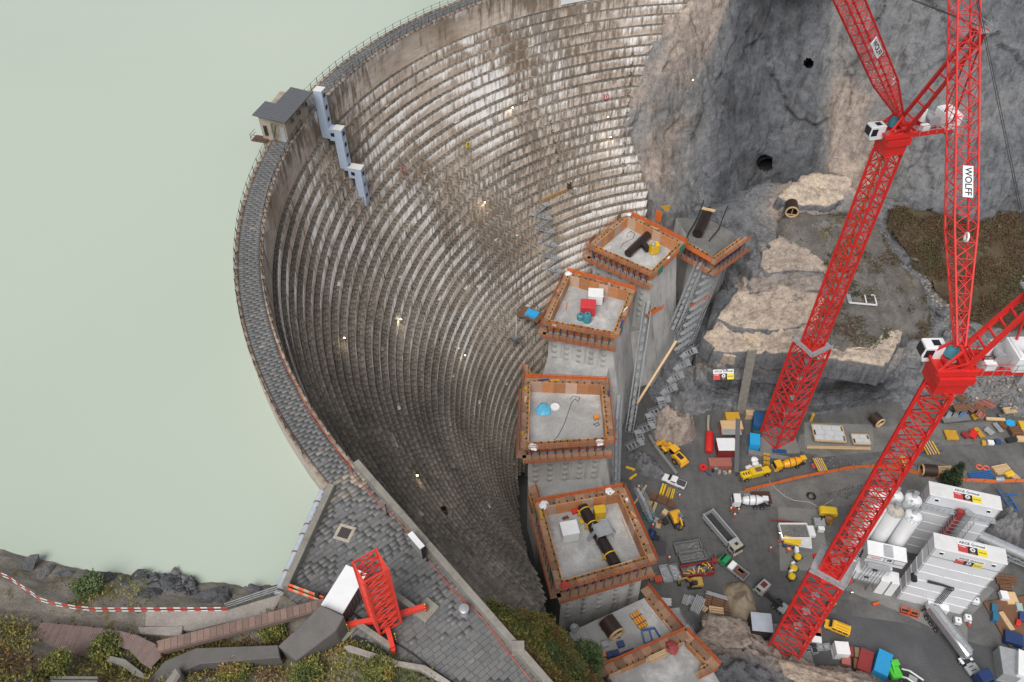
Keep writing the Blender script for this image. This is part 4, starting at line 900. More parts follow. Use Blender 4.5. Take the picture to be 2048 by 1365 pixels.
# ================================================================ concrete mixing plant
panel=M('white_panel',(.62,.63,.655),.12,.5,.45,bmp=0); roofw=M('roof_sheet',(.66,.66,.655),.2,.6,.5); seam=M('panel_seam',(.86,.86,.86),.05,1,.4,bmp=0); seamd=M('dark_seam',(.20,.205,.21),.1,1,.5,bmp=0)
silom=M('silo_white',(.80,.81,.82),.1,.4,.35,bmp=0); alu=M('aluminium_duct',(.52,.54,.56),.3,.8,.3,.6)
def logo_board(parent,c,x,y,L,nm='company_board'):
    "board with ARGE Grimsel over three coloured fields"
    x=np.array(x,float);y=np.array(y,float);n=np.cross(x,y);c=np.array(c,float); H=L*.5
    def fld(nm,u0,u1,v0,v1,mat,k,par): 
        mb=MB(); a=c+x*(u0+u1)/2*L+y*(v0+v1)/2*H; mb.bar(a-x*(u1-u0)/2*L+n*k,a+x*(u1-u0)/2*L+n*k,(v1-v0)*H,.02,up=n); return mb.build(nm,mat,par)
    b=fld(nm,-.5,.5,-.5,.5,white,.02,parent)
    f1=fld('red_field',-.5,-.17,-.5,.1,redink,.035,b); f2=fld('black_field',-.17,.17,-.5,.1,blackink,.035,b); f3=fld('yellow_field',.17,.5,-.5,.1,yelink,.035,b)
    tx=lambda s,u,v,h,m,nm='lettering',bold=True: text(nm,s,h*H,m,b,frame(c+x*u*L+y*v*H+n*.055,x,y),.003,bold)
    tx('ARGE Grimsel',0,.31,.30,blackink); tx('frutiger',-.335,.0,.15,white); tx('Implenia',0,-.42,.11,orink); tx('GHELMA',.335,-.2,.14,blackink)
    mb=MB(); ce=c+n*.055-y*.13*H
    for k in range(8):
        a=k*math.pi/4; d=x*math.cos(a)+y*math.sin(a); e=-x*math.sin(a)+y*math.cos(a)
        p=[ce+d*.05*H,ce+d*.14*H+e*.06*H,ce+d*.21*H,ce+d*.14*H-e*.06*H]; mb.add([q+n*.004 for q in p],[(0,1,2,3)])
    mb.build('flower_emblem',white,b,fix=False)
    return b
def local(o,p): return np.array(p,float)-o
def stack(label,FL,FR,depth,H,lev,signs,stain=None):
    FL=np.array([*FL,0.]);FR=np.array([*FR,0.]);x=(FR-FL);L=np.linalg.norm(x);x/=L;y=np.array([-x[1],x[0],0]);up=np.array([0,0,1.])
    t=thing('mixing_tower',label,'mixing plant',FL,0,'stacked white container towers of the mixing plant'); h=H/lev
    for k in range(lev):
        mb=MB(); c=x*L/2+y*depth/2+up*(h*k+h/2); mb.bar(c-x*L/2,c+x*L/2,depth,h-.05); u=mb.build('wall_panel',panel,t,bev=.03)
        mb=MB(); 
        for zz in (h*(k+1)-.03,): 
            mb.bar(x*-.03-y*.04+up*zz,x*(L+.03)-y*.04+up*zz,.08,.09); mb.bar(-x*.04+up*zz,-x*.04+y*depth+up*zz,.08,.09); mb.bar(x*(L+.04)+up*zz,x*(L+.04)+y*depth+up*zz,.08,.09)
        mb.build('panel_seam',seam if k not in (lev-2,) else seamd,u)
        mb=MB()
        for q in (0.015,.985):
            mb.bar(x*L*q-y*.05+up*(h*k+.1),x*L*q-y*.05+up*(h*k+h-.15),.12,.06)
        for q in (.33,.66):
            mb.cbox(x*L*q-y*.06+up*(h*k+.3),(.16,.16,.1)); mb.cbox(x*(L*q+.5)-y*.06+up*(h*k+.3),(.16,.16,.1))
        mb.build('corner_fittings',galv,u,kind='stuff')
    mb=MB(); mb.bar(-x*.12+y*depth/2+up*(H+.08),x*(L+.12)+y*depth/2+up*(H+.08),depth+.25,.16); mb.build('roof',roofw,t,bev=.05)
    for q in (.13,.86):
        mb=MB(); c=x*L*q-y*.03+up*(H-1.3); mb.bar(c-x*.42,c+x*.42,.09,.75); wi=mb.build('window',seam,t); mb=MB(); c=c-y*.04; mb.bar(c-x*.33,c+x*.33,.09,.56); mb.build('pane',glassm,wi)
    if signs: logo_board(t,x*L*.53+y*depth*.49+up*(H+.17),x,y,4.9)
    return t,x,y,L
t,x,y,L=stack('front white container tower with two company boards and hoses on its wall',(75.9,71.6),(87.4,68.2),3.0,20.2,7,True); up=np.array([0,0,1.])
logo_board(t,x*L*.55-y*.03+up*18.1,x,up,4.6)
mb=MB()
for k in range(5):
    a=x*(6.2+.28*k)-y*.3; pts=[x*2.6-y*(.3+.04*k)+up*(9.6-.12*k),x*(5.6+.28*k)-y*.3+up*(9.4-.12*k),a+up*9.2,a-y*.25+up*8.6,a+up*8.0]; mb.path(pts,.09,6); mb.tube(a+up*8.,a-y*.1+up*2.6,.07,6)
mb.build('supply_hoses',cablem,t)
mb=MB(); c=x*.3-y*.4+up*9.4; mb.tube(c-x*.2+y*.8,c-x*.2-y*.6,.55,12); mb.build('hose_manifold',blk,t)
mb=MB(); c=x*7.0-y*.7+up*1.6; mb.bar(c-x*1.9,c+x*1.9,1.3,1.6); hb=mb.build('hose_cabinet',white,t,bev=.05)
mb=MB()
for k in range(8): mb.cbox(c+x*(-1.5+.42*k)-y*.66-up*.5,(.22,.22,.3))
mb.build('outlet',blk,hb)
t2,x2,y2,L2=stack('rear white container tower with a company board on its roof','78.9,82.55'.split(',') and (78.9,82.5),(90.9,79.0),2.9,20.6,7,True)
# gallery along the rear tower
mb=MB()
for a,b_ in ((-.8,5.3),(7.6,12.6)):
    p=x2*a-y2*.7; q=x2*b_-y2*.7; mb.bar(p+up*17.6,q+up*17.6,1.2,.08)
    for z in (.55,1.1): mb.bar(p-y2*.58+up*(17.6+z),q-y2*.58+up*(17.6+z),.05)
    n=int((b_-a)/.9)
    for k in range(n+1): c=p+(q-p)*k/n-y2*.58; mb.bar(c+up*17.5,c+up*18.7,.05)
    for k in range(0,n+1,2): c=p+(q-p)*k/n; mb.bar(c-y2*.5+up*17.5,c+y2*.7+up*16.5,.07)
mb.build('gallery',galv,t2)
mb=MB(); mb.bar(x2*6.0-y2*1.0+up*.1,x2*6.0-y2*1.0+up*19,1.0,.9,up=y2); mb.build('bucket_elevator',M('dark_red_paint',(.30,.03,.03),.3,1,.5),t2)
mb=MB(); mb.tube(x2*7.3-y2*1.3+up*5,x2*7.3-y2*1.3+up*19.3,.75,16); mb.build('feed_duct',alu,t2,smooth=True)
mb=MB()
for k in range(13):
    z=3+k*1.2
    for a,b_ in (((5.2,-.3),(8.6,-.3)),((5.2,-2.3),(8.6,-2.3)),((5.2,-.3),(5.2,-2.3)),((8.6,-.3),(8.6,-2.3))): mb.bar(x2*a[0]+y2*a[1]+up*z,x2*b_[0]+y2*b_[1]+up*z,.06)
for a in ((5.2,-2.3),(8.6,-2.3),(8.6,-.3)): mb.bar(x2*a[0]+y2*a[1],x2*a[0]+y2*a[1]+up*18,.09)
mb.build('elevator_scaffold',galv,t2)
# inclined conveyor tube running off to the right
a=W(1940,1062,9.); b_=W(2120,1142,4.); t=thing('conveyor_tube','inclined grey conveyor tube leaving the mixing plant to the right','conveyor',(a[0],a[1],0)); o=np.array([a[0],a[1],0])
mb=MB(); mb.tube(a-o,b_-o,1.0,18); tb=mb.build('duct',alu,t,smooth=True); d=(b_-a)/np.linalg.norm(b_-a)
mb=MB()
for k in range(7): c=a-o+(b_-a)*(k+.5)/7; mb.tube(c-d*.06,c+d*.06,1.06,18)
mb.build('duct_flange',galv,tb)
s_=np.array([-d[1],d[0],0]); s_/=np.linalg.norm(s_); mb=MB(); ch,bz,_=lattice(a-o-up*1.7,b_-o-up*1.7,1.9,1.9,9,up,.14,.08,1.1,1.1); ch.build('truss',galv,t); bz.build('truss_bracing',galv,t)
for k in (.12,.5,.9):
    c=a-o+(b_-a)*k; mb=MB(); mb.bar(c+s_*.8-up*2.2,np.array([*(c+s_*1.1)[:2],0]),.2); mb.bar(c-s_*.8-up*2.2,np.array([*(c-s_*1.1)[:2],0]),.2); mb.build('leg',galv,t)
mb=MB(); c=a-o-d*.8; mb.bar(c-d*1.1,c+d*1.1,2.3,2.2); mb.build('head_box',alu,t,bev=.05)
# silos
def silo(px,py,z,label,dirty=False):
    p=W(px,py,z); t=thing('cement_silo',label,'silo',(p[0],p[1],0),.3,'white cement silos of the mixing plant'); r=1.52
    mb=MB(); mb.lathe([(.25,3.6),(.3,3.7),(r,6.6),(r,z-.55),(r-.05,z-.5),(r-.05,z-.45)],28); mb.build('shell',silom,t,smooth=True)
    mb=MB(); mb.lathe([(r-.05,z-.45),(r+.04,z-.45),(r+.04,z-.3),(.9,z+.02),(0,z+.06)],28); tp=mb.build('top_cap',M('dusty_white',(.55,.50,.42),.5,2,.6) if dirty else white,t,smooth=True)
    mb=MB(); mb.lathe([(0,1.35),(.5,1.35),(.5,1.28),(.46,1.25),(.46,0),(.5,0)],18,(.35,.35,z)); mb.build('dust_filter',alu,t,smooth=True)
    mb=MB(); mb.lathe([(0,.14),(.28,.14),(.28,0)],12,(-.7,-.3,z-.1)); mb.build('hatch',galv,t)
    mb=MB(); R_=r+.12
    for k in range(14):
        a=math.radians(20+k*24); b_=math.radians(44+k*24); 
        if k<13:
            for zz in (.45,.9): mb.bar((R_*math.cos(a),R_*math.sin(a),z-.35+zz),(R_*math.cos(b_),R_*math.sin(b_),z-.35+zz),.04)
        mb.bar((R_*math.cos(a),R_*math.sin(a),z-.45),(R_*math.cos(a),R_*math.sin(a),z+.55),.04)
    mb.build('guard_rail',galv,t)
    for k in range(4):
        a=math.pi/4+k*math.pi/2; mb=MB(); mb.bar((r*.95*math.cos(a),r*.95*math.sin(a),0),(r*.95*math.cos(a),r*.95*math.sin(a),6.9),.24); mb.build('leg',galv,t)
for px,py,l,dd in ((1757,1014,'front left white silo half hidden by the near crane mast',0),(1792,1020,'white silo with brown dusty top, middle of the front row',1),(1828,1031,'front right white silo next to the rear container tower',0),(1757,988,'rear left white silo behind the near crane mast',0),(1791,989,'middle white silo of the rear row',0),(1828,998,'rear right white silo beside the gallery',0)): silo(px,py,21,l,dd)
# mixer house with the short lettering
FL=np.array([67.0,74.3,0]); FR=np.array([73.7,72.5,0]); x=(FR-FL); L=np.linalg.norm(x); x/=L; y=np.array([-x[1],x[0],0]); H=13.
t=thing('mixer_house','white mixer house with small red lettering on a steel frame under the silos','mixing plant',FL)
mb=MB(); mb.bar(y*1.5+up*(H-1.3),x*L+y*1.5+up*(H-1.3),3.0,2.6); bd=mb.build('upper_cabin',panel,t,bev=.04)
mb=MB(); mb.bar(-x*.06+y*1.5+up*(H+.05),x*(L+.06)+y*1.5+up*(H+.05),3.1,.12); rf=mb.build('roof',white,t); mb=MB(); mb.bar(x*L*.41+y*1.5+up*(H+.125),x*L*.66+y*1.5+up*(H+.125),2.6,.03); mb.build('roof_hatch',alu,rf)
text('lettering','sam',1.1,redink,bd,frame(x*L*.24-y*.02+up*(H-.75),x,up))
mb=MB()
for q in (.0,.46,.7,1.): mb.bar(x*L*q-y*.04+up*(H-1.5),x*L*q-y*.04+up*(H-.05),.12,.08)
mb.bar(-y*.04+up*(H-.05),x*L-y*.04+up*(H-.05),.08,.14); mb.bar(-y*.04+up*(H-1.5),x*L-y*.04+up*(H-1.5),.08,.14); mb.build('frame_trim',seamd,bd)
mb=MB(); c=x*L*.58-y*.03+up*(H-.7); mb.bar(c-x*.4,c+x*.4,.08,.6); mb.build('window',glassm,bd)
mb=MB(); mb.bar(x*.4+y*1.2+up*(H-4.2),x*(L-1.6)+y*1.2+up*(H-4.2),3.2,2.4); lo=mb.build('lower_cabin',panel,t,bev=.04)
mb=MB(); mb.bar(x*(-.4)+y*1.0+up*(H-7.2),x*(L-2.6)+y*1.0+up*(H-7.2),3.4,2.6); lo2=mb.build('lower_cabin',panel,t,bev=.04)
for q,zz in ((.35,H-3.9),(.25,H-6.9)):
    mb=MB(); c=x*L*q+y*(-.72)+up*zz; mb.bar(c-x*.4,c+x*.4,.12,.6); mb.build('window',glassm,lo)
mb=MB()
for k in range(7): mb.bar(x*(.6+.6*k)-y*.9+up*(H-2.4),x*(.2+.6*k)-y*1.2+up*(H-8),.09)
mb.bar(x*.3-y*.9+up*(H-2.4),x*4.6-y*.9+up*(H-2.4),.12); mb.bar(-x*.2-y*1.2+up*(H-8),x*4-y*1.2+up*(H-8),.12); mb.build('wall_bars',seamd,lo)
mb=MB(); mb.bar(x*.5-y*1.0+up*(H-2.0),x*4.6-y*1.0+up*(H-2.0),1.2,.1); mb.build('canopy',alu,t)
for a,b_ in ((.1,0),(L-.2,0),(.1,2.8),(L-.2,2.8),(L/2,0)): mb=MB(); mb.bar(x*a+y*b_,x*a+y*b_+up*(H-8),.3); mb.build('leg',seamd,t)
mb=MB(); mb.bar(x*(L-2.)+y*1.2+up*(2.5),x*(L+1.4)+y*1.2+up*2.5,2.6,5.); mb.build('ground_cabin',white,t,bev=.04)
mb=MB()
for k in range(14): c=-x*.9+y*(2.2-.1*k)+up*(H-2-.75*k); mb.bar(c-x*.45,c+x*.45,.3,.06)
for q in (-1,1): mb.bar(-x*(.9+.5*q)+y*2.3+up*(H-1.5),-x*(.9+.5*q)+y*.8+up*(H-12.),.07,.25)
mb.build('ladder_stair',galv,t)
p=W(1694,1128,7.); t=thing('white_cabin','small white cabin on stilts left of the mixer house','cabin',(p[0],p[1],0),-.28)
mb=MB(); mb.box((-1.6,-1.2,5),(1.6,1.2,7.4)); mb.build('cabin_box',white,t,bev=.05)
mb=MB()
for k in range(9): mb.bar((-1.5+.37*k,-1.22,7.43),(-1.5+.37*k,1.22,7.43),.05,.05)
mb.build('roof_ribs',panel,t)
for a in (-1.3,1.3):
    for b_ in (-1,1): mb=MB(); mb.bar((a,b_,0),(a,b_,5),.18); mb.build('leg',seamd,t)
# ================================================================ crest house
slate=M('slate_roof',(.085,.087,.10),.3,1.2,.55,dirtc=(.05,.05,.055)); plaster=M('stained_plaster',(.36,.31,.25),.6,.7,.85,dirtc=(.14,.10,.07))
F0=np.array([-38.6,109.0]); F1=np.array([-34.4,107.8]); B1_=np.array([-32.6,115.7]); B0=np.array([-36.8,117.0]); cen=(F0+F1+B0+B1_)/4
t=thing('gate_house','small plastered house with dark ribbed roof on the dam crest','house',(*cen,CZ)); q=[p-cen for p in (F0,F1,B1_,B0)]; hh=3.6
mb=MB(); mb.prism([tuple(p) for p in q],-3.0,hh); wl=mb.build('wall',plaster,t)
fx=(q[1]-q[0]);LW=np.linalg.norm(fx);fx/=LW;fy=np.array([-fx[1],fx[0]]); V3=lambda u,v_,z:np.array([*(q[0]+fx*u+fy*v_),z])
DD=8.5; mb=MB(); r0=[V3(-.5,-.6,hh+.05),V3(LW+.5,-.6,hh+.05),V3(LW+.5,DD+.4,hh+.05),V3(1.5,DD+.4,hh+1.0),V3(1.5,4.4,hh+1.0),V3(-.5,4.4,hh+.75)]
rp=[(-.5,-.6),(LW+.5,-.6),(LW+.5,DD+.4),(1.2,DD+.4),(1.2,3.6),(-.5,3.6)]
mb.add([V3(u,v_,hh+.1+.10*(LW-u)) for u,v_ in rp]+[V3(u,v_,hh+.28+.10*(LW-u)) for u,v_ in rp],[tuple(range(5,-1,-1)),tuple(range(6,12))]+[(i,(i+1)%6,6+(i+1)%6,6+i) for i in range(6)]); rf=mb.build('roof',slate,t)
mb=MB(); v_=-.5
while v_<DD+.3: u0=-.5 if v_<3.6 else 1.2; mb.bar(V3(u0,v_,hh+.31+.10*(LW-u0)),V3(LW+.5,v_,hh+.31-.05),.07,.07); v_+=.42
mb.build('roof_ribs',M('roof_rib',(.16,.165,.18),.2,1,.5),rf)
mb=MB(); mb.bar(V3(3.3,-.04,1.25),V3(LW-.3,-.04,1.25),.1,2.5); dr=mb.build('door',M('grey_door',(.33,.36,.38),.15,1,.5),t)
mb=MB(); mb.bar(V3(.5,-.04,1.5),V3(1.1,-.04,1.5),.1,1.7); mb.build('window',glassm,t)
for v_ in (2.2,4.6,7.0):
    mb=MB(); mb.bar(V3(LW+.03,v_-.35,2.6),V3(LW+.03,v_+.35,2.6),.12,.9); wi=mb.build('window',plaster,t); mb=MB(); mb.bar(V3(LW+.07,v_-.26,2.6),V3(LW+.07,v_+.26,2.6),.12,.7); mb.build('pane',glassm,wi)
mb=MB(); a=V3(2.3,-.5,0); mb.bar(a,a+(0,0,3.2),.22); mb.bar(a+(0,0,3.2),V3(4.6,-2.2,4.4),.2); mb.bar(a+(0,0,.9),V3(4.0,-1.8,4.1),.16); mb.bar(V3(4.6,-2.2,4.4),V3(4.6,-2.2,3.2),.06); mb.build('davit_crane',M('mossy_steel',(.13,.13,.09),.4,2,.7),t)
mb=MB(); mb.bar(V3(-1.6,-.2,-.1),V3(.9,-.2,-.1),1.6,.2); 
for z in (.5,1.0): mb.bar(V3(-1.6,-1,z),V3(.6,-1,z),.05); mb.bar(V3(-1.6,-1,z),V3(-1.6,.6,z),.05)
for u in (-1.6,-.8,0,.6): mb.bar(V3(u,-1,-.1),V3(u,-1,1.),.06)
mb.build('balcony',M('rusty_steel',(.11,.06,.04),.4,2,.7),t)
# ================================================================ blue stair shaft on the face
bl=M('pale_blue_sheet',(.40,.48,.60),.12,.8,.45,bmp=0)
th=math.radians(164.25); sS=math.radians(164.25-TH0)*RI; rad=np.array([-math.cos(th),-math.sin(th),0]); tan=np.array([-math.sin(th),math.cos(th),0]); b0=path_pt(np.array([sS]),0,0)[0]
t=thing('stair_shaft','pale blue stepped stair shaft going down the dam face below the house','stair shaft',(b0[0],b0[1],CZ)); Z=lambda z:np.array([0,0,z-CZ])
def shaft(d0,d1,z0,z1,nm='shaft'):
    mb=MB(); mb.bar(rad*(d0+d1)/2+Z(z0),rad*(d0+d1)/2+Z(z1),d1-d0,1.5,up=tan); o=mb.build(nm,bl,t,bev=.03); return o
def wins(o,d,z0,z1,n):
    for k in range(n):
        z=z1-.9-(z1-z0-1.2)*k/max(1,n-1) if n>1 else (z0+z1)/2
        mb=MB(); c=rad*(d+.02)+Z(z); mb.bar(c-tan*.33,c+tan*.33,.06,.66); mb.build('window',glassm,o)
def winf(o,d,z):
    mb=MB(); c=rad*d-tan*.0+Z(z); s=-1 if (tan@(np.array([0,0,CAMZ])-np.array([*b0[:2],CZ])))<0 else 1; c=c+tan*s*.76; mb.bar(c-rad*.33,c+rad*.33,.06,.66); mb.build('window',glassm,o)
o1=shaft(.05,1.5,76.6,85.2); wins(o1,1.5,77.5,85.2,4); o2=shaft(1.45,3.75,76.3,78.5); winf(o2,2.1,77.5); o3=shaft(2.3,3.8,70.6,76.35); wins(o3,3.8,71,78.5,4)
o4=shaft(3.7,6.15,69.2,71.2); winf(o4,4.6,70.2); o5=shaft(4.75,6.2,62.6,69.25); wins(o5,6.2,63,71,4)
for d0,d1,z in ((.0,1.55,85.25),(2.2,3.85,78.55),(3.65,6.25,71.25)): mb=MB(); mb.bar(rad*d0+Z(z),rad*d1+Z(z),1.6,.1); mb.build('flat_roof',M('pale_roof',(.62,.62,.60),.15,1,.6),t)
# ================================================================ crest railings, wing furniture
def railing(label,d,s0,s1,step,lean=0,orange=False):
    t=thing('crest_railing',label,'railing',path_pt(np.array([s0]),d,CZ)[0]); o=path_pt(np.array([s0]),d,CZ)[0]
    n=int((s1-s0)/step); P=[path_pt(np.array([s0+step*k]),d,CZ)[0]-o for k in range(n+1)]
    for p in P:
        me=UNIT.get('post')
        if me is None: mb=MB(); mb.bar((0,0,0),(0,0,1.25),.085); ob=mb.build('post',blk,t); UNIT['post']=ob.data
        else: ob=link('post',me,t)
        ob.location=tuple(p)
    mb=MB()
    for z in (.55,1.15):
        for a,b in zip(P[:-1],P[1:]): mb.bar(a+(0,0,z),b+(0,0,z),.035)
    mb.build('rail_wire',blk,t); return t
sh0=math.radians(160-TH0)*RI; sh1=math.radians(174-TH0)*RI
railing('black post railing on the lake edge of the crest beyond the house',-CW+.12,8,sh0+4,2.0)
railing('black post railing on the lake edge of the crest from house to wing',-CW+.12,sh1,ALEN-3,2.0)
railing('black post railing on the downstream edge of the crest beyond the house',-.1,8,sh0,2.0)
railing('black post railing on the downstream edge of the crest from house to wing',-.1,sh1-7,ALEN-1,2.0)
orange_c=M('orange_cable',(.48,.11,.06),.3,2,.6)
pts=[path_pt(np.array([s]),-.45+.06*math.sin(s*.9),CZ+.16)[0] for s in np.arange(sh1+42,ALEN,1.)]+[np.array(wing(-.55-.15*math.sin(v_*.5)-(.25 if v_<2 else 0),v_,CZ+.06)) for v_ in np.arange(.8,46,1.)]
mb=MB(); mb.path(pts,.03,5); mb.path([p+np.array([.16*math.sin(i),-.14,.02]) for i,p in enumerate(pts[8:])],.025,5); tag(mb.build('cable_run',orange_c),'pair of orange red cables running along the crest and wing parapet','cable')
# lake side pipe on the wing
A=W(646,985,CZ-.6); Bq=W(556,1190,CZ-.6); t=thing('water_pipe','pale grey pipe strapped outside the lake side parapet','pipe',(A[0],A[1],CZ)); o=np.array([A[0],A[1],CZ])
mb=MB(); mb.tube(A-o,Bq-o,.42,14); mb.build('pipe_run',M('pale_blue_pipe',(.42,.46,.52),.35,1.5,.5),t,smooth=True)
for k in (.12,.35,.45,.62,.8,.97):
    c=A-o+(Bq-A)*k; d=(Bq-A)/np.linalg.norm(Bq-A); mb=MB(); mb.tube(c-d*.07,c+d*.07,.47,14); mb.build('pipe_strap',M('strap_rust',(.20,.10,.07),.3,2,.7),t)
# manhole frame
c=W(689,1066,CZ+.05); t=thing('manhole','square manhole cover with pale stone frame in the apron paving','manhole',(c[0],c[1],CZ),math.radians(-18))
for i,(a,b) in enumerate((((-.85,-.85),(.85,-.55)),((-.85,.55),(.85,.85)),((-.85,-.53),(-.55,.53)),((.55,-.53),(.85,.53)))): mb=MB(); mb.box((*a,-.05),(*b,.07)); mb.build('frame_stone',M('pale_stone',(.42,.36,.30),.4,2,.8),t,bev=.02)
mb=MB(); mb.box((-.53,-.53,-.05),(.53,.53,.05)); mb.build('cover',M('iron_cover',(.05,.04,.042),.3,3,.6),t)
# white board cabinet on the parapet
c=W(836,1102,CZ); t=thing('notice_cabinet','tall white topped cabinet standing at the wing parapet','cabinet',(c[0],c[1],CZ),math.radians(-50))
mb=MB(); mb.box((-.95,-.12,0),(.95,.12,1.9)); mb.build('board',M('grey_board',(.30,.28,.27),.3,2,.6),t,bev=.02)
mb=MB(); mb.box((-1.0,-.28,1.9),(1.0,.28,2.02)); mb.build('white_cover',white,t,bev=.02); mb=MB(); mb.box((.95,-.16,0),(1.05,.16,1.9)); mb.build('side_frame',blk,t)
# posts and lamp drums on parapet
for (px,py),h,l in (((775,1030),1.9,'thin black lamp post by the paving next to the parapet'),((855,1122),1.9,'thin black lamp post beside the white topped cabinet')):
    c=W(px,py,CZ); t=thing('lamp_post',l,'post',(c[0],c[1],CZ)); mb=MB(); mb.tube((0,0,0),(0,0,h),.05,8); mb.build('pole',blk,t); mb=MB(); mb.tube((0,0,0),(0,0,.15),.13,8); mb.build('foot',blk,t)
c=W(929,1228,CZ); t=thing('vent_drum','pale grey round vent drum standing on the paving by the parapet','vent',(c[0],c[1],CZ)); mb=MB(); mb.tube((0,0,0),(0,0,1.0),.38,16); mb.build('drum',galv,t,smooth=True); mb=MB(); mb.lathe([(.46,1.0),(.46,1.08),(.3,1.14),(0,1.15)],16); mb.build('lid',alu,t,smooth=True)
# short red crane mast base on the wing
c=W(772,1246,CZ); t=thing('lattice_tower','short bright red lattice crane base standing on the stone apron','crane base',(c[0],c[1],CZ)); ph=math.radians(33)
ch,bz,_=lattice((0,0,.7),(0,0,10.4),2.05,2.05,8,(math.cos(ph),math.sin(ph),0),.2,.09); m_=ch.build('mast',redo,t); bz.build('mast_bracing',redo,m_)
ux=np.array([math.cos(ph+math.pi/4),math.sin(ph+math.pi/4),0]); uy=np.array([-ux[1],ux[0],0])
Ra=W(853,1222,CZ)-np.array([*c[:2],CZ]); La=W(692,1260,CZ)-np.array([*c[:2],CZ]); Na=W(788,1305,CZ)-np.array([*c[:2],CZ])
for e in (Ra,La,Na):
    e=np.array([e[0],e[1],0]); mb=MB(); mb.bar((0,0,.85),e+(0,0,.85),.42,.5); leg=mb.build('outrigger',redo,t); mb=MB(); mb.cbox(e+(0,0,.35),(.35,.35,.7)); mb.build('foot',redo,leg)
for e,l in ((Ra,'concrete pad under the right foot of the short red crane base'),(La,'concrete pad under the left foot of the short red crane base')):
    p=e+np.array([*c[:2],0]); mb=MB(); mb.cbox((0,0,.3),(1.9,1.5,.55)); o=mb.build('ballast_pad',oldconc,bev=.05); o.location=(p[0],p[1],CZ-.25); o.rotation_euler=(0,0,.9); tag(o,l,'pad')
for a,b,l in (((792,1192),(832,1222),'concrete beam lying right of the short red crane base'),((708,1244),(783,1296),'concrete beam lying in front of the short red crane base')):
    m_,an,L=head(a,b,CZ+.6); mb=MB(); mb.cbox((0,0,0),(L,.5,.6)); o=mb.build('ballast_beam',oldconc,bev=.04); o.location=(m_[0],m_[1],CZ+.7); o.rotation_euler=(0,0,an); tag(o,l,'beam')
hz=M('hazard_yellow',(.65,.5,.03),.2,2,.6)
for (px,py),l in (((853,1228),'yellow black striped stick right of the short red crane base'),((794,1286),'yellow black striped stick in front of the short red crane base'),((700,1268),'yellow black striped stick left of the short red crane base')):
    p=W(px,py,CZ); t=thing('marker_stick',l,'marker',(p[0],p[1],CZ))
    for k in range(8): mb=MB(); mb.tube((0,0,.24*k),(0,0,.24*k+.235),.05,8); mb.build('band',hz if k%2 else blk,t)
# white tank / container roof behind the base
m_,an,L=head((664,1218),(712,1140),CZ+2.4); t=thing('site_container','long white roofed container beside the short red crane base','container',(m_[0],m_[1],CZ),an)
mb=MB(); mb.box((-L/2,-1.0,0),(L/2,1.0,2.3)); mb.build('walls',M('brown_sheet',(.10,.075,.07),.3,1,.6),t,bev=.03); mb=MB(); mb.box((-L/2-.08,-1.08,2.3),(L/2+.08,1.08,2.42)); mb.build('roof',white,t,bev=.02)
mb=MB()
for k in range(9): mb.box((-L/2+.3+k*L/9,-1.06,.1),(-L/2+.4+k*L/9,-1.0,2.2))
mb.build('wall_ribs',M('brown_rib',(.14,.11,.10),.2,1,.6),t)
# orange barrier
A=W(578,1170,CZ+.9); Bq=W(648,1196,CZ+.9); t=thing('barrier','orange and white striped barrier beams across the apron entrance','barrier',(A[0],A[1],CZ)); o=np.array([A[0],A[1],CZ])
for j in (0,.55):
    n=7
    for k in range(n):
        a=A-o+(Bq-A)*k/n-(0,j*.6,j*.3); b=A-o+(Bq-A)*(k+1)/n-(0,j*.6,j*.3); mb=MB(); mb.bar(a,b,.16,.22); mb.build('beam_segment',M('barrier_orange',(.75,.12,.05),.15,2,.5) if k%2==0 else M('barrier_tan',(.55,.36,.20),.2,2,.6),t)
mb=MB(); e=(Bq-A)*.82; mb.cbox((e[0],e[1],.7),(.35,.35,1.4)); mb.cbox((e[0]*.1,e[1]*.1,.4),(.2,.2,.9)); mb.build('post',blk,t)
# ================================================================ vehicles (local x forward)
tyre=M('tyre_rubber',(.018,.018,.019),.3,3,.85); rim=M('wheel_rim',(.35,.35,.36),.3,3,.5,.3); chassis=M('chassis_black',(.02,.02,.022),.3,2,.6)
def V(name,label,cat,front,rear,z=0,group=None):
    "front and rear: photo points of the vehicle's ends on the ground"
    m_,an,L=head(rear,front,z); return thing(name,label,cat,(m_[0],m_[1],z),an,group),L
def wheel(parent,x,y,r,w_,rm=rim):
    k=f'wheel{r:.2f}{w_:.2f}{rm.name}'
    if k not in UNIT:
        mb=MB(); mb.lathe([(r*.55,-w_/2),(r*.92,-w_/2),(r,-w_*.3),(r,w_*.3),(r*.92,w_/2),(r*.55,w_/2)],16,axis='y'); a=mb.build('tyre',tyre,parent,smooth=True)
        mb=MB(); mb.lathe([(0,-w_*.42),(r*.3,-w_*.42),(r*.55,-w_*.36),(r*.56,w_*.36),(r*.3,w_*.42),(0,w_*.42)],12,axis='y'); b=mb.build('rim',rm,a); UNIT[k]=(a.data,b.data); a.name='wheel'
    else: a=link('wheel',UNIT[k][0],parent); b=link('rim',UNIT[k][1],a)
    a.location=(x,y,r); return a
def wheels(t,xs,y,r,w_,rm=rim):
    for x in xs:
        for s in (-1,1): wheel(t,x,s*y,r,w_,rm)
def rbox(t,name,a,b,mat,bev=.06,parent=None):
    mb=MB(); mb.box(a,b); return mb.build(name,mat,parent or t,bev=bev)
def cabside(t,name,prof,y,mat,bev=.06):
    mb=MB(); mb.side(prof,-y,y); return mb.build(name,mat,t,bev=bev)
def glass(parent,*bars):
    mb=MB()
    for p,q,w_,h in bars: mb.bar(p,q,w_,h)
    return mb.build('window',glassm,parent)
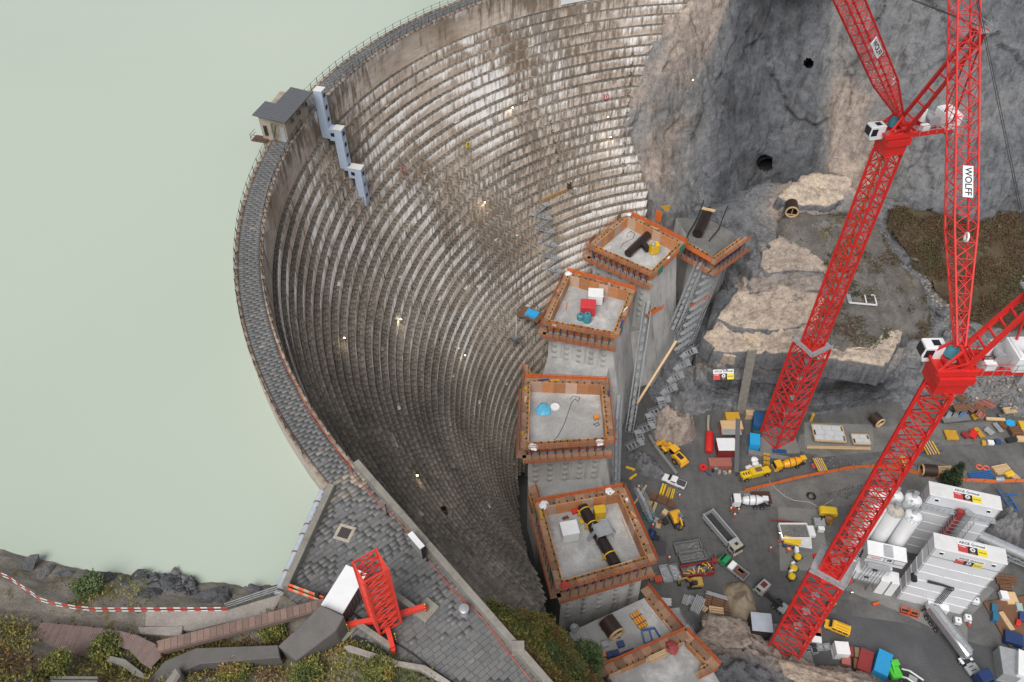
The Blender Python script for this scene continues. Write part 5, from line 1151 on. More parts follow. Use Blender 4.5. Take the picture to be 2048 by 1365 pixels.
def lights(t,x,y,z,mat,nm='headlight'):
    for s in (-1,1): rbox(t,nm,(x-.04,s*y-.12,z-.08),(x+.04,s*y+.12,z+.08),mat,.0)
lampw=M('lamp_lens',(.8,.8,.78),.05,1,.2,bmp=0); lampr=M('tail_lens',(.5,.02,.02),.05,1,.25,bmp=0)
def paint(n,c,r=.3): return M(n,c,.12,1.2,r,bmp=0)
# white pickup
t,L=V('pickup_truck','white double cab pickup with dark cargo bed near the loader','pickup',(1326,958),(1369,976)); L=5.3; wp=paint('car_white',(.74,.75,.76))
cabside(t,'body',[(-L/2,.45),(L/2,.45),(L/2,.95),(L/2-.5,1.08),(L/2-1.35,1.15),(-.75,1.18),(-L/2,1.18)],.93,wp,.07)
cb=cabside(t,'cab',[(L/2-1.3,1.1),(L/2-2.0,1.82),(-.55,1.85),(-.8,1.1)],.82,wp,.08)
glass(cb,((L/2-1.58,-.68,1.5),(L/2-1.58,.68,1.5),.5,.5),((-.75,-.7,1.5),(-.75,.7,1.5),.16,.42))
for s in (-1,1): mb=MB(); mb.bar((L/2-2.0,s*.825,1.5),(-.5,s*.825,1.5),.05,.42); mb.build('side_window',glassm,cb)
mb=MB(); mb.bar((-L/2+.1,0,1.19),(-.85,0,1.19),1.6,.03); mb.build('cargo_bed',M('bed_liner',(.06,.06,.07),.3,2,.7),t)
lights(t,L/2,.65,.8,lampw); wheels(t,(-1.65,1.75),.8,.4,.28)
# yellow van
t,L=V('van','yellow delivery van parked on the dark asphalt road','van',(1651,1251),(1693,1268)); L=4.6; yp=paint('van_yellow',(.76,.42,.02))
b_=cabside(t,'body',[(-L/2,.4),(L/2,.4),(L/2,.9),(L/2-.7,1.08),(L/2-1.35,1.75),(L/2-1.6,1.82),(-L/2+.1,1.82),(-L/2,1.6)],.88,yp,.09)
glass(b_,((L/2-1.02,-.68,1.42),(L/2-1.02,.68,1.42),.66,.35),((-L/2-.01,-.6,1.35),(-L/2-.01,.6,1.35),.06,.5))
for s in (-1,1):
    for a,c in ((.1,.95),(-.9,-.05),(-1.9,-1.05)): mb=MB(); mb.bar((a,s*.89,1.4),(c,s*.89,1.4),.05,.42); mb.build('side_window',glassm,b_)
mb=MB(); mb.bar((-1.9,0,1.84),(.4,0,1.84),.06,.03); mb.bar((-1.9,-.6,1.85),(.4,-.6,1.85),.05,.05); mb.bar((-1.9,.6,1.85),(.4,.6,1.85),.05,.05); mb.build('roof_rail',chassis,t)
lights(t,L/2,.6,.75,lampw); wheels(t,(-1.4,1.4),.78,.33,.22)
# 4-axle dump truck
def hauler(t,L,cabm,xs,w_=1.22):
    mb=MB(); mb.box((-L/2,-.45,.6),(L/2-.3,.45,.95)); mb.build('chassis',chassis,t)
    cb=cabside(t,'cab',[(L/2-2.0,.75),(L/2,.75),(L/2,1.7),(L/2-.25,2.85),(L/2-2.0,2.95)],w_,cabm,.1)
    glass(cb,((L/2-.06,-1.05,2.15),(L/2-.06,1.05,2.15),.18,.85))
    for s in (-1,1):
        mb=MB(); mb.bar((L/2-1.4,s*(w_+.01),2.2),(L/2-.5,s*(w_+.01),2.2),.05,.7); mb.build('side_window',glassm,cb)
        mb=MB(); mb.bar((L/2-.1,s*(w_+.2),1.9),(L/2-.1,s*(w_+.2),2.6),.2,.12); mb.build('mirror',chassis,cb)
    lights(t,L/2,.85,1.0,lampw); rbox(t,'bumper',(L/2-.1,-w_,.45),(L/2+.12,w_,.8),cabm,.04); wheels(t,xs,1.0,.52,.34)
    return cb
beige=paint('truck_beige',(.36,.34,.27),.4)
t,L=V('dump_truck','long dump truck with beige cab and dark open tipper bed','truck',(1468,1103),(1417,1043)); L=10.2; cb=hauler(t,L,beige,(L/2-1.3,L/2-3.1,-2.2,-3.6))
rbox(t,'roof_hatch',(L/2-1.4,-.35,2.95),(L/2-.8,.35,3.02),chassis,0,cb)
tip=paint('tipper_grey',(.34,.35,.37),.35); mb=MB(); x0,x1=-L/2+.1,L/2-2.2
mb.box((x0,-1.25,1.1),(x1,1.25,1.3)); 
for s in (-1,1): mb.bar((x0,s*1.22,1.95),(x1,s*1.22,1.95),.12,1.4); mb.bar((x0,s*1.26,2.7),(x1,s*1.26,2.7),.26,.14)
mb.box((x1-.12,-1.25,1.2),(x1,1.25,3.0)); mb.box((x0,-1.25,1.2),(x0+.12,1.25,2.5)); mb.box((x1,-1.25,2.85),(x1+.7,1.25,2.98)); bed=mb.build('tipper_bed',tip,t)
mb=MB(); mb.box((x0+.13,-1.15,1.31),(x1-.13,1.15,1.36)); mb.build('bed_floor',M('bed_soil',(.03,.03,.029),.4,1.5,.9,dirtc=(.06,.058,.055)),bed)
# green flatbed
t,L=V('flatbed_truck','small flatbed truck with bright green cab and silver drop sides','truck',(1441,1122),(1487,1158)); L=6.4; gp=paint('truck_green',(.02,.24,.09)); cb=cabside(t,'cab',[(L/2-1.9,.6),(L/2,.6),(L/2,1.3),(L/2-.55,1.5),(L/2-.95,2.25),(L/2-1.9,2.3)],1.0,gp,.1)
glass(cb,((L/2-.72,-.8,1.9),(L/2-.72,.8,1.9),.3,.62)); lights(t,L/2,.7,.9,M('amber_lens',(.8,.6,.05),.05,1,.2,bmp=0)); mb=MB(); mb.box((-L/2,-.4,.5),(L/2-1,.4,.8)); mb.build('chassis',chassis,t); wheels(t,(L/2-1.1,-L/2+1.5),.82,.42,.3)
mb=MB(); x0,x1=-L/2,L/2-2.3; mb.box((x0,-1.05,.95),(x1,1.05,1.05)); 
for s in (-1,1): mb.box((x0,s*1.05-.04,1.05),(x1,s*1.05+.04,1.45))
mb.box((x0-.02,-1.05,1.05),(x0+.06,1.05,1.45)); mb.box((x1-.06,-1.05,1.05),(x1,1.05,1.45)); bd=mb.build('drop_side_bed',galv,t)
rbox(t,'tool_box',(x1-1.2,-.95,1.06),(x1-.1,.95,1.7),white,.04); rbox(t,'bed_floor',(x0+.1,-1.0,1.06),(x1-1.3,1.0,1.08),M('brown_bed',(.10,.06,.05),.4,2,.8),0,bd)
for k in range(3): rbox(t,'cargo_bar',(x0+.4+.25*k,-.6,1.1),(x0+1.9+.3*k,-.4+.35*k,1.3),M('rust_bar',(.18,.07,.04),.4,3,.8),.02)
# hook lift truck
t,L=V('hooklift_truck','dark chassis truck with pale grey cab and no body','truck',(1524,1186),(1560,1218)); L=7.2; cb=hauler(t,L,paint('truck_grey',(.33,.33,.31),.4),(L/2-1.2,-1.2,-2.5)); rbox(t,'roof_hatch',(L/2-1.6,-.6,2.96),(L/2-.6,.6,3.05),M('hatch_red',(.12,.02,.025),.2,1,.3),0,cb)
rbox(t,'hook_arm',(-2.4,-.25,1.0),(1.0,.25,1.5),chassis,.05); rbox(t,'ballast_plate',(-3.4,-1.1,1.0),(-2.0,1.1,1.15),galv,.03)
# white mixer truck
def mixer(t,L,cabm,drum,wx,r=1.1,low=0):
    mb=MB(); mb.box((-L/2,-.45,.6-low),(L/2-.3,.45,.95-low)); mb.build('chassis',chassis,t)
    cb=cabside(t,'cab',[(L/2-1.7,.6-low),(L/2,.6-low),(L/2,1.6-low),(L/2-.2,2.6-low),(L/2-1.7,2.7-low)],1.1-low*.3,cabm,.1); glass(cb,((L/2-.05,-.9+low*.3,2.0-low),(L/2-.05,.9-low*.3,2.0-low),.18,.75))
    mb=MB(); n=18; pr=[(-2.6,.3),(-2.4,.62),(-1.2,r),(.6,r),(1.7,.75),(1.85,.3)]; rings=[]
    for x,rr in pr: rings.append([(x+L/2-3.9,rr*math.cos(a),2.0-low+(-.14*(x+.4))+rr*math.sin(a)) for a in np.arange(n)*2*math.pi/n])
    mb.loft(rings); dr=mb.build('drum',drum,t,smooth=True)
    mb=MB(); 
    for x0,rr in ((-.9,r+.02),(.4,r+.02)): mb.loft([[(x0+e+L/2-3.9,rr*math.cos(a),2.0-low-.14*(x0+.4)+rr*math.sin(a)) for a in np.arange(n)*2*math.pi/n] for e in (0,.18)],cap=False)
    mb.build('drum_band',chassis,dr)
    mb=MB(); c=L/2-6.7; mb.loft([[(c+x,y,2.4-low+z_) for x,y in ((-.7,-.6),(.5,-.6),(.5,.6),(-.7,.6))] if z_>0 else [(c+x*.4,y*.4,1.7-low) for x,y in ((-.7,-.6),(.5,-.6),(.5,.6),(-.7,.6))] for z_ in (0,.6)]); mb.build('hopper',cabm,t)
    mb=MB(); mb.bar((c-.4,0,1.5-low),(c-1.2,0,.8-low*.4),.5,.12); mb.build('chute',galv,t)
    lights(t,L/2,.8,1.0-low,lampw); wheels(t,wx,.92,.5-low*.1,.34)
t,L=V('mixer_truck','white concrete mixer truck with dark stripe on the drum','truck',(1474,1009),(1526,1012)); mixer(t,8.2,wp,paint('drum_white',(.72,.73,.75)),(2.6,-.9,-2.3))
t,L=V('mixer_truck','yellow low concrete mixer with orange drum below the rear crane','truck',(1551,938),(1603,928)); mixer(t,7.6,paint('machine_yellow',(.72,.40,.02)),paint('drum_orange',(.75,.33,.01)),(2.4,-1.6),1.05,.5)
# tanker
t,L=V('tanker_truck','silver tank semi trailer with dark blue tractor on the asphalt','truck',(1948,1352),(1868,1246)); m_=np.array(t.location); L=16.0; sil=M('polished_steel',(.62,.63,.65),.12,.6,.22,.85,bmp=0)
mb=MB(); n=20; rings=[]
for x,rr in ((-8.0,.25),(-7.85,.85),(-7.4,1.2),(-1.0,1.25),(2.2,1.25),(2.75,.9),(2.95,.3)): rings.append([(x,rr*math.cos(a),2.35-.06*(x<0)*0+rr*math.sin(a)) for a in np.arange(n)*2*math.pi/n])
mb.loft(rings); tk=mb.build('tank',sil,t,smooth=True)
mb=MB(); mb.bar((-7.2,0,3.62),(2.2,0,3.62),.9,.06)
for s in (-1,1): mb.bar((-7.2,s*.95,3.3),(2.2,s*.95,3.3),.06,.25)
mb.build('walkway',galv,tk)
for x in (-5.6,-3.4,-1.2,.9): mb=MB(); mb.lathe([(.3,3.5),(.3,3.78),(0,3.8)],12,(x,.0,0)); mb.build('manlid',galv,tk)
mb=MB(); mb.box((-7.6,-.5,.75),(2.6,.5,1.1)); mb.box((-8.2,-1.2,.7),(-7.9,1.2,1.0)); mb.build('trailer_frame',chassis,t); wheels(t,(-6.6,-5.3,-4.0),1.0,.5,.36)
nb=paint('tractor_blue',(.015,.035,.11)); cb=cabside(t,'cab',[(5.6,.75),(7.9,.75),(7.9,1.8),(7.6,3.2),(5.6,3.6)],1.22,nb,.12); glass(cb,((7.85,-1.05,2.4),(7.85,1.05,2.4),.2,.9)); mb=MB(); mb.box((1.6,-.5,.7),(6,.5,1.05)); mb.build('tractor_frame',chassis,t); wheels(t,(2.6,6.8),1.0,.52,.36)
for s in (-1,1): rbox(t,'fuel_tank',(3.6,s*.85-.35,.55),(5.3,s*.85+.35,1.15),galv,.08); rbox(t,'mudguard',(2.0,s*1.0-.3,1.1),(3.2,s*1.0+.3,1.2),white,.04)
for k in range(3): rbox(t,'catwalk_plate',(3.4+.7*k,-.6,1.1),(3.95+.7*k,.6,1.16),galv,.02)
# wheel loader
yc=paint('loader_yellow',(.74,.38,.03)); t,L=V('wheel_loader','yellow wheel loader with raised fork bucket by the grey kerb wall','loader',(1316,885),(1369,936)); L=8.2
cabside(t,'rear_body',[(-4.1,.9),(-4.1,1.9),(-3.4,2.25),(-1.2,2.25),(-.6,1.6),(-.6,.9)],.95,yc,.1); rbox(t,'engine_grille',(-3.3,-.5,2.25),(-1.6,.5,2.3),chassis,0)
rbox(t,'counterweight',(-4.4,-1.2,.7),(-3.9,1.2,1.5),yc,.08); cb=rbox(t,'cab',(-1.3,-.8,1.6),(.3,.8,3.1),glassm,.08); rbox(t,'cab_roof',(-1.45,-.9,3.1),(.45,.9,3.25),yc,.06,cb)
cabside(t,'front_frame',[(0.0,.8),(0,1.6),(1.6,1.5),(2.0,.8)],.45,yc,.06)
for s in (-1,1):
    mb=MB(); mb.bar((1.0,s*.5,1.6),(3.4,s*.5,1.0),.25,.35); mb.bar((1.6,s*.2,1.9),(2.8,s*.2,1.6),.2,.2); mb.build('lift_arm',yc,t)
    rbox(t,'fender',(.6,s*1.05-.35,1.5),(2.2,s*1.05+.35,1.6),yc,.04)
mb=MB(); pr=[(3.3,.2),(4.5,.15),(4.5,.22),(3.6,.4),(3.4,.9),(3.6,1.5),(3.5,1.55),(3.2,.9)]; mb.side(pr,-1.45,1.45); 
for k in range(5): mb.box((4.4,-1.4+.62*k,.14),(4.75,-1.25+.62*k,.22))
mb.build('bucket',yc,t); wheels(t,(1.4,-2.2),1.05,.78,.6,M('rim_yellow',(.6,.32,.03),.3,2,.5))
# excavators
def excavator(label,front,at,boom,scale,bodym,cabm,reach=1.,z=0):
    m_=W(*at,z); f=W(*front,z)-m_; t=thing('excavator',label,'excavator',(m_[0],m_[1],z),math.atan2(f[1],f[0]),'excavators on the site'); k=scale
    for s in (-1,1):
        mb=MB(); n=10; pr=[(-1.5,.05),(1.5,.05),(1.85,.35),(1.6,.75),(-1.6,.75),(-1.85,.35)]; mb.side([(x*k,z_*k) for x,z_ in pr],(s*1.0-.28)*k,(s*1.0+.28)*k); tr=mb.build('track',tyre,t,bev=.03)
        for q in (-1.5,-.5,.5,1.5): mb=MB(); mb.tube((q*k,(s*1.3)*k,.4*k),(q*k,s*1.31*k,.4*k),.2*k,8); mb.build('track_roller',chassis,tr)
    rbox(t,'undercarriage',(-1*k,-.7*k,.4*k),(1*k,.7*k,.85*k),chassis,.03)
    cabside(t,'upper_body',[(-2.1*k,.9*k),(-2.1*k,1.75*k),(-1.6*k,2.0*k),(.2*k,2.0*k),(.9*k,1.4*k),(.9*k,.9*k)],1.15*k,bodym,.06)
    cb=cabside(t,'cab',[(-.5*k,1.2*k),(-.5*k,2.75*k),(.6*k,2.75*k),(1.05*k,2.0*k),(1.05*k,1.2*k)],.45*k,cabm,.05); cb.location=(0,.65*k,0)
    mb=MB(); mb.bar((.4*k,.65*k-.47*k,2.2*k),(.4*k,.65*k+.47*k,2.2*k),.9*k,.7*k); mb.build('cab_window',glassm,t)
    a=np.array([.8*k,-.2*k,1.5*k]); b1_=np.array([2.4*k*reach,-.2*k,3.6*k]); c1_=np.array([4.2*k*reach,-.2*k,2.8*k]); d1_=np.array([4.0*k*reach,-.2*k,.9*k])
    mb=MB(); mb.bar(a,b1_,.35*k,.5*k); mb.bar(b1_,c1_,.32*k,.4*k); bo=mb.build('boom',bodym,t); mb=MB(); mb.bar(c1_+(0.2,0,.2),d1_,.28*k,.36*k); st=mb.build('stick',bodym,t)
    mb=MB(); mb.tube(a+(.4*k,0,.5*k),(b1_+c1_)/2,.09*k,6); mb.build('hydraulic_ram',chassis,bo)
    mb=MB(); mb.side([(3.3*k*reach,.1*k),(4.3*k*reach,.1*k),(4.3*k*reach,.8*k),(3.9*k*reach,.95*k),(3.6*k*reach,.6*k)],-.65*k,.25*k); mb.build('bucket',chassis,st); return t
excavator('yellow crawler excavator with blue grey cab beside the teal barrels',(1362,1062),(1353,1044),0,.95,yc,paint('cab_bluegrey',(.12,.17,.22)),.55)
excavator('small tan excavator digging in front of the red skip',(1352,1172),(1387,1170),0,.8,paint('cat_tan',(.42,.27,.06)),chassis,.95)
excavator('small yellow excavator half hidden beside the near crane base',(1655,1218),(1660,1213),0,.5,yc,chassis,.7)
# drill / spraying rig
t,L=V('spray_rig','low yellow spraying rig with brown hatch beside the orange net','machine',(1474,960),(1541,943)); pr=paint('rig_yellow',(.70,.47,.02)); 
rbox(t,'front_hood',(1.2,-.9,.6),(3.4,.9,1.7),pr,.15); rbox(t,'mid_body',(-1.6,-1.0,.6),(1.2,1.0,2.1),pr,.12); rbox(t,'brown_hatch',(-1.4,-.55,2.1),(.1,.55,2.2),M('hatch_brown',(.16,.11,.07),.3,2,.6),.03); rbox(t,'rear_body',(-3.6,-.8,.6),(-1.6,.8,1.5),pr,.12)
for k in range(3): rbox(t,'grille',(1.5+.6*k,-.3,1.7),(1.8+.6*k,.3,1.74),chassis,0)
mb=MB(); mb.tube((2.8,.6,1.4),(4.2,.9,.9),.16,8); mb.tube((2.8,-.6,1.4),(4.3,-.7,.8),.16,8); mb.build('spray_arm',chassis,t); wheels(t,(2.4,-2.6),1.0,.55,.4,M('rim_yellow2',(.6,.4,.03),.3,2,.5))
# loader on right: yellow drum tank, dumper, pumps
t,L=V('generator','yellow rounded tank trailer near the gravel hopper','machine',(1634,1028),(1672,1032)); mb=MB(); mb.side([(-1.9,.7),(-1.9,1.7),(-1.5,2.1),(1.5,2.1),(1.9,1.7),(1.9,.7)],-.9,.9); mb.build('tank',pr,t,bev=.15); wheels(t,(-1,1),.8,.4,.25)
p=W(1655,1047,0); t=thing('concrete_bucket','rusty round concrete bucket below the yellow tank trailer','bucket',(p[0],p[1],0)); mb=MB(); mb.lathe([(.5,.3),(1.0,1.2),(1.05,2.0),(.95,2.0),(.9,1.2),(.3,.5),(0,.5)],16); mb.build('cone',M('bucket_rust',(.22,.10,.04),.5,2,.8,dirtc=(.4,.28,.05)),t,smooth=True)
mb=MB(); 
for k in range(4): a=k*math.pi/2; mb.bar((1.0*math.cos(a),1.0*math.sin(a),0),(1.0*math.cos(a),1.0*math.sin(a),1.9),.1)
mb.build('stand',M('stand_yellow',(.55,.35,.03),.4,2,.6),t)
# gravel hopper: white tapered tray with gravel
m_,an,L=head((1566,1062),(1612,1062),2.); t=thing('gravel_hopper','white steel hopper full of dark gravel with red side beams','hopper',(m_[0],m_[1],0),an)
mb=MB(); a=2.9; b_=1.7
for p_,q_ in (((-a,-b_),(a,-b_)),((a,-b_),(a,b_)),((a,b_),(-a,b_)),((-a,b_),(-a,-b_))): mb.bar((*p_,1.7),(*q_,1.7),.22,1.0)
mb.box((a,-1.2,1.2),(a+1.3,1.2,2.1)); mb.build('tray',white,t,bev=.03); mb=MB(); mb.box((-a+.1,-b_+.1,1.2),(a-.1,b_-.1,1.75)); mb.build('gravel_fill',dirt,t)
mb=MB(); mb.bar((-a-1.0,-b_-.3,1.3),(a+.5,-b_-.3,1.0),.2,.3); mb.bar((-a-1.3,b_+1.2,1.6),(a,b_+.6,1.2),.2,.3); mb.build('side_beam',M('dark_red_beam',(.26,.04,.035),.3,2,.6),t)
for x in (-2.4,2.4):
    for y in (-1.4,1.4): mb=MB(); mb.bar((x,y,0),(x,y,1.3),.2); mb.build('leg',chassis,t)
p=W(1612,1052,0); t=thing('engine_unit','grey diesel engine unit with white housing right of the hopper','machine',(p[0]+2.6,p[1],0),-.1); rbox(t,'engine_box',(-1.3,-.9,.4),(1.0,.9,1.8),greyp,.1); rbox(t,'white_housing',(-.6,-1.9,.4),(.7,-1.0,1.6),white,.05); mb=MB(); mb.tube((.2,.3,1.8),(.2,.3,2.6),.12,8); mb.build('exhaust',chassis,t)
for a,b,l in (((1566,1086),(1596,1092),'orange cement pump with blue base beside the gravel hopper'),):
    m_,an,L=head(a,b,0); t=thing('cement_pump',l,'machine',(m_[0],m_[1],0),an); mb=MB(); mb.side([(-1.7,.8),(-1.7,1.5),(-1.3,1.8),(1.3,1.8),(1.7,1.5),(1.7,.8)],-.8,.8) if False else mb.box((-1.7,-.8,.9),(1.7,.8,1.8)); mb.build('orange_cover',pr,t,bev=.12); rbox(t,'blue_base',(-1.7,-1.1,.1),(1.7,-.2,.9),bluest,.05); rbox(t,'dispenser',(.6,-1.8,.1),(1.4,-1.0,1.3),white,.06); rbox(t,'orange_box',(-.9,-1.8,.1),(0,-1.1,.7),M('orange_box',(.7,.2,.03),.2,2,.5),.05)
p=W(1607,1092,0); t=thing('fin_rack','white rack of parallel slats beside the orange pump','rack',(p[0],p[1],0),-.2)
for k in range(8): rbox(t,'slat',(-1.3,-1.2+.32*k,1.3),(1.3,-1.0+.32*k,1.45),white,.0)
rbox(t,'rack_frame',(-1.2,-1.3,.1),(1.2,1.3,1.25),seamd,.02)
for (px,py),l in (((1594,1117),'small yellow compressor just left of the near crane mast, upper one'),((1586,1140),'small yellow compressor just left of the near crane mast, middle one'),((1582,1156),'small yellow compressor just left of the near crane mast, lowest one')):
    p=W(px,py,0); t=thing('compressor',l,'compressor',(p[0],p[1],0),.5,'yellow compressors by the near crane mast'); mb=MB(); mb.lathe([(0,1.25),(.5,1.2),(.75,.9),(.75,.5),(.5,.45)],14); mb.build('round_cover',pr,t,smooth=True); rbox(t,'skid',(-.9,-.7,.05),(.9,.7,.5),chassis,.04); rbox(t,'white_panel',(.1,.6,.4),(.9,1.1,1.2),white,.04)
t,L=V('timber_grapple','bright green crane machine at the lower edge behind the rock','machine',(1776,1330),(1790,1360)); gg=paint('machine_green',(.08,.5,.05)); rbox(t,'body',(-1.6,-1.0,.5),(1.4,1.0,1.7),gg,.12); rbox(t,'cab',(.2,-.9,1.7),(1.3,.4,2.8),gg,.1); mb=MB(); mb.bar((-.8,.3,1.7),(.9,.6,3.0),.3); mb.build('arm',gg,t); wheels(t,(-1,1),.95,.45,.35)
t,L=V('tracked_carrier','white and black open machine at the lower edge beside the green one','machine',(1800,1352),(1836,1372)); rbox(t,'frame',(-1.8,-.9,.6),(1.8,.9,1.0),chassis,.05); 
for s in (-1,1): mb=MB(); mb.bar((-1.9,s*.8,1.3),(.8,s*.8,1.9),.2,.25); mb.bar((.8,s*.8,1.9),(1.9,s*.8,1.1),.2,.25); mb.build('side_beam',white,t)
rbox(t,'deck',(-1.0,-.6,1.0),(.5,.6,1.3),greyp,.04); wheels(t,(-1.2,1.2),.9,.45,.3)
# ================================================================ site clutter
def ob(name,label,cat,p,q,w_,h,mat,z=0,group=None,dz=0,bev=.04,form=None):
    "one box-like thing between two photo points on level z; form(mb,L,w,h) shapes it"
    m_,an,L=head(p,q,z); mb=MB()
    if form: form(mb,L,w_,h)
    else: mb.box((-L/2,-w_/2,0),(L/2,w_/2,h))
    o=mb.build(name,mat,bev=bev); o.location=(m_[0],m_[1],z+dz); o.rotation_euler=(0,0,an); return tag(o,label,cat,group)
def container(label,p,q,w_,h,mat,roofm=None,z=0,ribs=True,cat='container',dz=0):
    m_,an,L=head(p,q,z); t=thing('container',label,cat,(m_[0],m_[1],z+dz),an); rbox(t,'box_body',(-L/2,-w_/2,0),(L/2,w_/2,h),mat,.03)
    if ribs:
        mb=MB(); n=int(L/.45)
        for k in range(n+1):
            x=-L/2+.06+(L-.12)*k/n; mb.box((x-.05,-w_/2-.05,.1),(x+.05,-w_/2+.02,h-.08)); mb.box((x-.05,w_/2-.02,.1),(x+.05,w_/2+.05,h-.08))
            mb.box((x-.05,-w_/2+.05,h-.02),(x+.05,w_/2-.05,h+.035))
        mb.build('corrugation',mat,t,kind='stuff')
    if roofm: rbox(t,'roof_cover',(-L/2-.05,-w_/2-.05,h+.05),(L/2+.05,w_/2+.05,h+.14),roofm,.03)
    for x in (-L/2,L/2):
        for z_ in (h,.06): mb=MB(); mb.bar((x,-w_/2,z_),(x,w_/2,z_),.12); mb.build('end_frame',mat,t)
    return t
def skip(label,p,q,w_,h,mat,fill,z=0,items=None):
    m_,an,L=head(p,q,z); t=thing('skip',label,'skip',(m_[0],m_[1],z),an,'open skips on the site'); mb=MB()
    for s in (-1,1): mb.bar((-L/2,s*w_/2,h/2),(L/2,s*w_/2,h/2),.1,h); mb.bar((s*L/2,-w_/2,h/2),(s*L/2,w_/2,h/2),.1,h)
    for s in (-1,1): mb.bar((-L/2-.06,s*w_/2,h),(L/2+.06,s*w_/2,h),.2,.14); mb.bar((s*L/2,-w_/2,h),(s*L/2,w_/2,h),.2,.14)
    mb.build('walls',mat,t); mb=MB(); n=9; vs=[];fs=[]
    for i in range(n):
        for j in range(n): vs.append((-L/2*.97+L*.97*i/(n-1),-w_/2*.97+w_*.97*j/(n-1),h*.35+random.uniform(0,.25)*h))
    for i in range(n-1):
        for j in range(n-1): fs.append((i*n+j,(i+1)*n+j,(i+1)*n+j+1,i*n+j+1))
    mb.add(vs,fs); mb.build('contents',fill,t)
    for k in range(5):
        x=-L/2+.3+k*(L-.6)/4
        for s in (-1,1): rbox(t,'side_rib',(x-.06,s*(w_/2+.06)-.04,.05),(x+.06,s*(w_/2+.06)+.04,h-.1),mat,0)
    if items: items(t,L,w_,h)
    return t
ochre=M('container_ochre',(.58,.32,.03),.3,1.5,.55); blue_c=M('container_blue',(.02,.09,.22),.3,1.5,.5); sky_c=M('tarp_blue',(.02,.34,.68),.2,1.5,.5); redc=M('container_red',(.26,.03,.03),.35,1.5,.55); pink=M('faded_red',(.38,.13,.10),.4,1.5,.6); greyc=M('skip_grey',(.16,.165,.165),.5,1.5,.6); rust=M('rusty_plate',(.075,.032,.022),.4,1.5,.75); rustb=M('rusty_brown',(.17,.08,.04),.5,1.2,.8)
# --- workshop corner by the rock terrace
container('ochre yellow container at the back of the workshop corner',(1448,846),(1474,846),2.4,2.6,ochre)
container('container with pale timber roof in the workshop corner',(1438,864),(1480,864),2.4,2.6,pink,timber)
container('long white roofed container next to the red tank',(1431,903),(1467,903),3.4,2.6,redc,white)
container('faded red container in front of the white roofed one',(1416,931),(1460,931),2.2,1.4,pink)
container('dark blue container beside the rear crane base',(1512,866),(1513,838),2.2,2.6,blue_c)
container('bright blue tarpaulin covered box below the dark blue container',(1506,902),(1506,880),2.3,2.3,sky_c,None,0,False)
ob('timber_crate','pale timber crate between the ochre and dark blue containers','crate',(1489,834),(1508,835),1.6,1.8,timber)
ob('roof_sheet','grey sheet roof edged with red and white tape','roof',(1439,878),(1478,878),1.6,.12,greyp,0,None,2.6)
ob('green_chest','dark green chest at the end of the dark blue container','chest',(1503,872),(1521,873),1.4,1.4,M('chest_green',(.03,.07,.05),.3,2,.5))
m_,an,L=head((1419,866),(1417,906),1.); t=thing('red_tank','bright red horizontal tank beside the white roofed container','tank',(m_[0],m_[1],0),an); mb=MB(); mb.lathe([(0,-L/2),(.5,-L/2),(.85,-L/2+.25),(.9,-L/2+.5),(.9,L/2-.5),(.85,L/2-.25),(.5,L/2),(0,L/2)],18,(0,0,1.3),axis='x'); mb.build('vessel',red,t,smooth=True)
for x in (-L/2+.8,L/2-.8): rbox(t,'saddle',(x-.15,-.7,0),(x+.15,.7,.6),chassis,.02)
for k in (-.8,0,.8): mb=MB(); mb.lathe([(.9,-.05),(.95,-.05),(.95,.05),(.9,.05)],18,(k,0,1.3),axis='x'); mb.build('band',red,t)
m_,an,L=head((1418,862),(1417,832),2.); mb=MB(); mb.path([(-L/2,0,0),(-.5,.1,.1),(L/2,0,.6)],.3,8); o=mb.build('flexible_duct',M('duct_khaki',(.34,.30,.22),.4,2,.7)); o.location=(m_[0],m_[1],1.5); o.rotation_euler=(0,0,an); tag(o,'khaki flexible duct leading up from the red tank','duct')
p=W(1405,939,0); mb=MB(); mb.lathe([(.3,.1),(.85,.1),(.85,.5),(.3,.5),(.3,.1)],18); o=mb.build('hose_reel',red,smooth=True); o.location=(p[0],p[1],.4); tag(o,'red round hose reel at the corner of the workshop','reel')
ob('steel_gantry','narrow grey grating gangway along the workshop containers','gangway',(1476,838),(1473,944),1.0,.15,M('grating_grey',(.13,.135,.145),.4,4,.6),2.8,None,-.1)
for k in range(9):
    c=W(1430+random.uniform(-14,34),942+random.uniform(-8,8),0); mats_=[chassis,rustb,galv,timber,bluest,greyp]; nm=['pump','scrap_bar','tool_box','drum','valve','bracket_plate'][k%6]
    mb=MB(); 
    if k%3==0: mb.lathe([(0,.8),(.3,.8),(.35,.6),(.3,0),(0,0)],10)
    elif k%3==1: mb.bar((-.9,0,.15),(.9,.3,.25),.2,.2); mb.bar((-.5,-.3,.1),(-.3,.5,.2),.15)
    else: mb.box((-.5,-.3,0),(.5,.3,.5)); mb.box((-.2,-.2,.5),(.2,.2,.8))
    o=mb.build('workshop_scrap',mats_[k%6]); o.location=(c[0],c[1],0); o.rotation_euler=(0,0,random.uniform(0,3)); tag(o,'small metal part in the heap in front of the faded red container','scrap','metal parts heaped by the workshop')
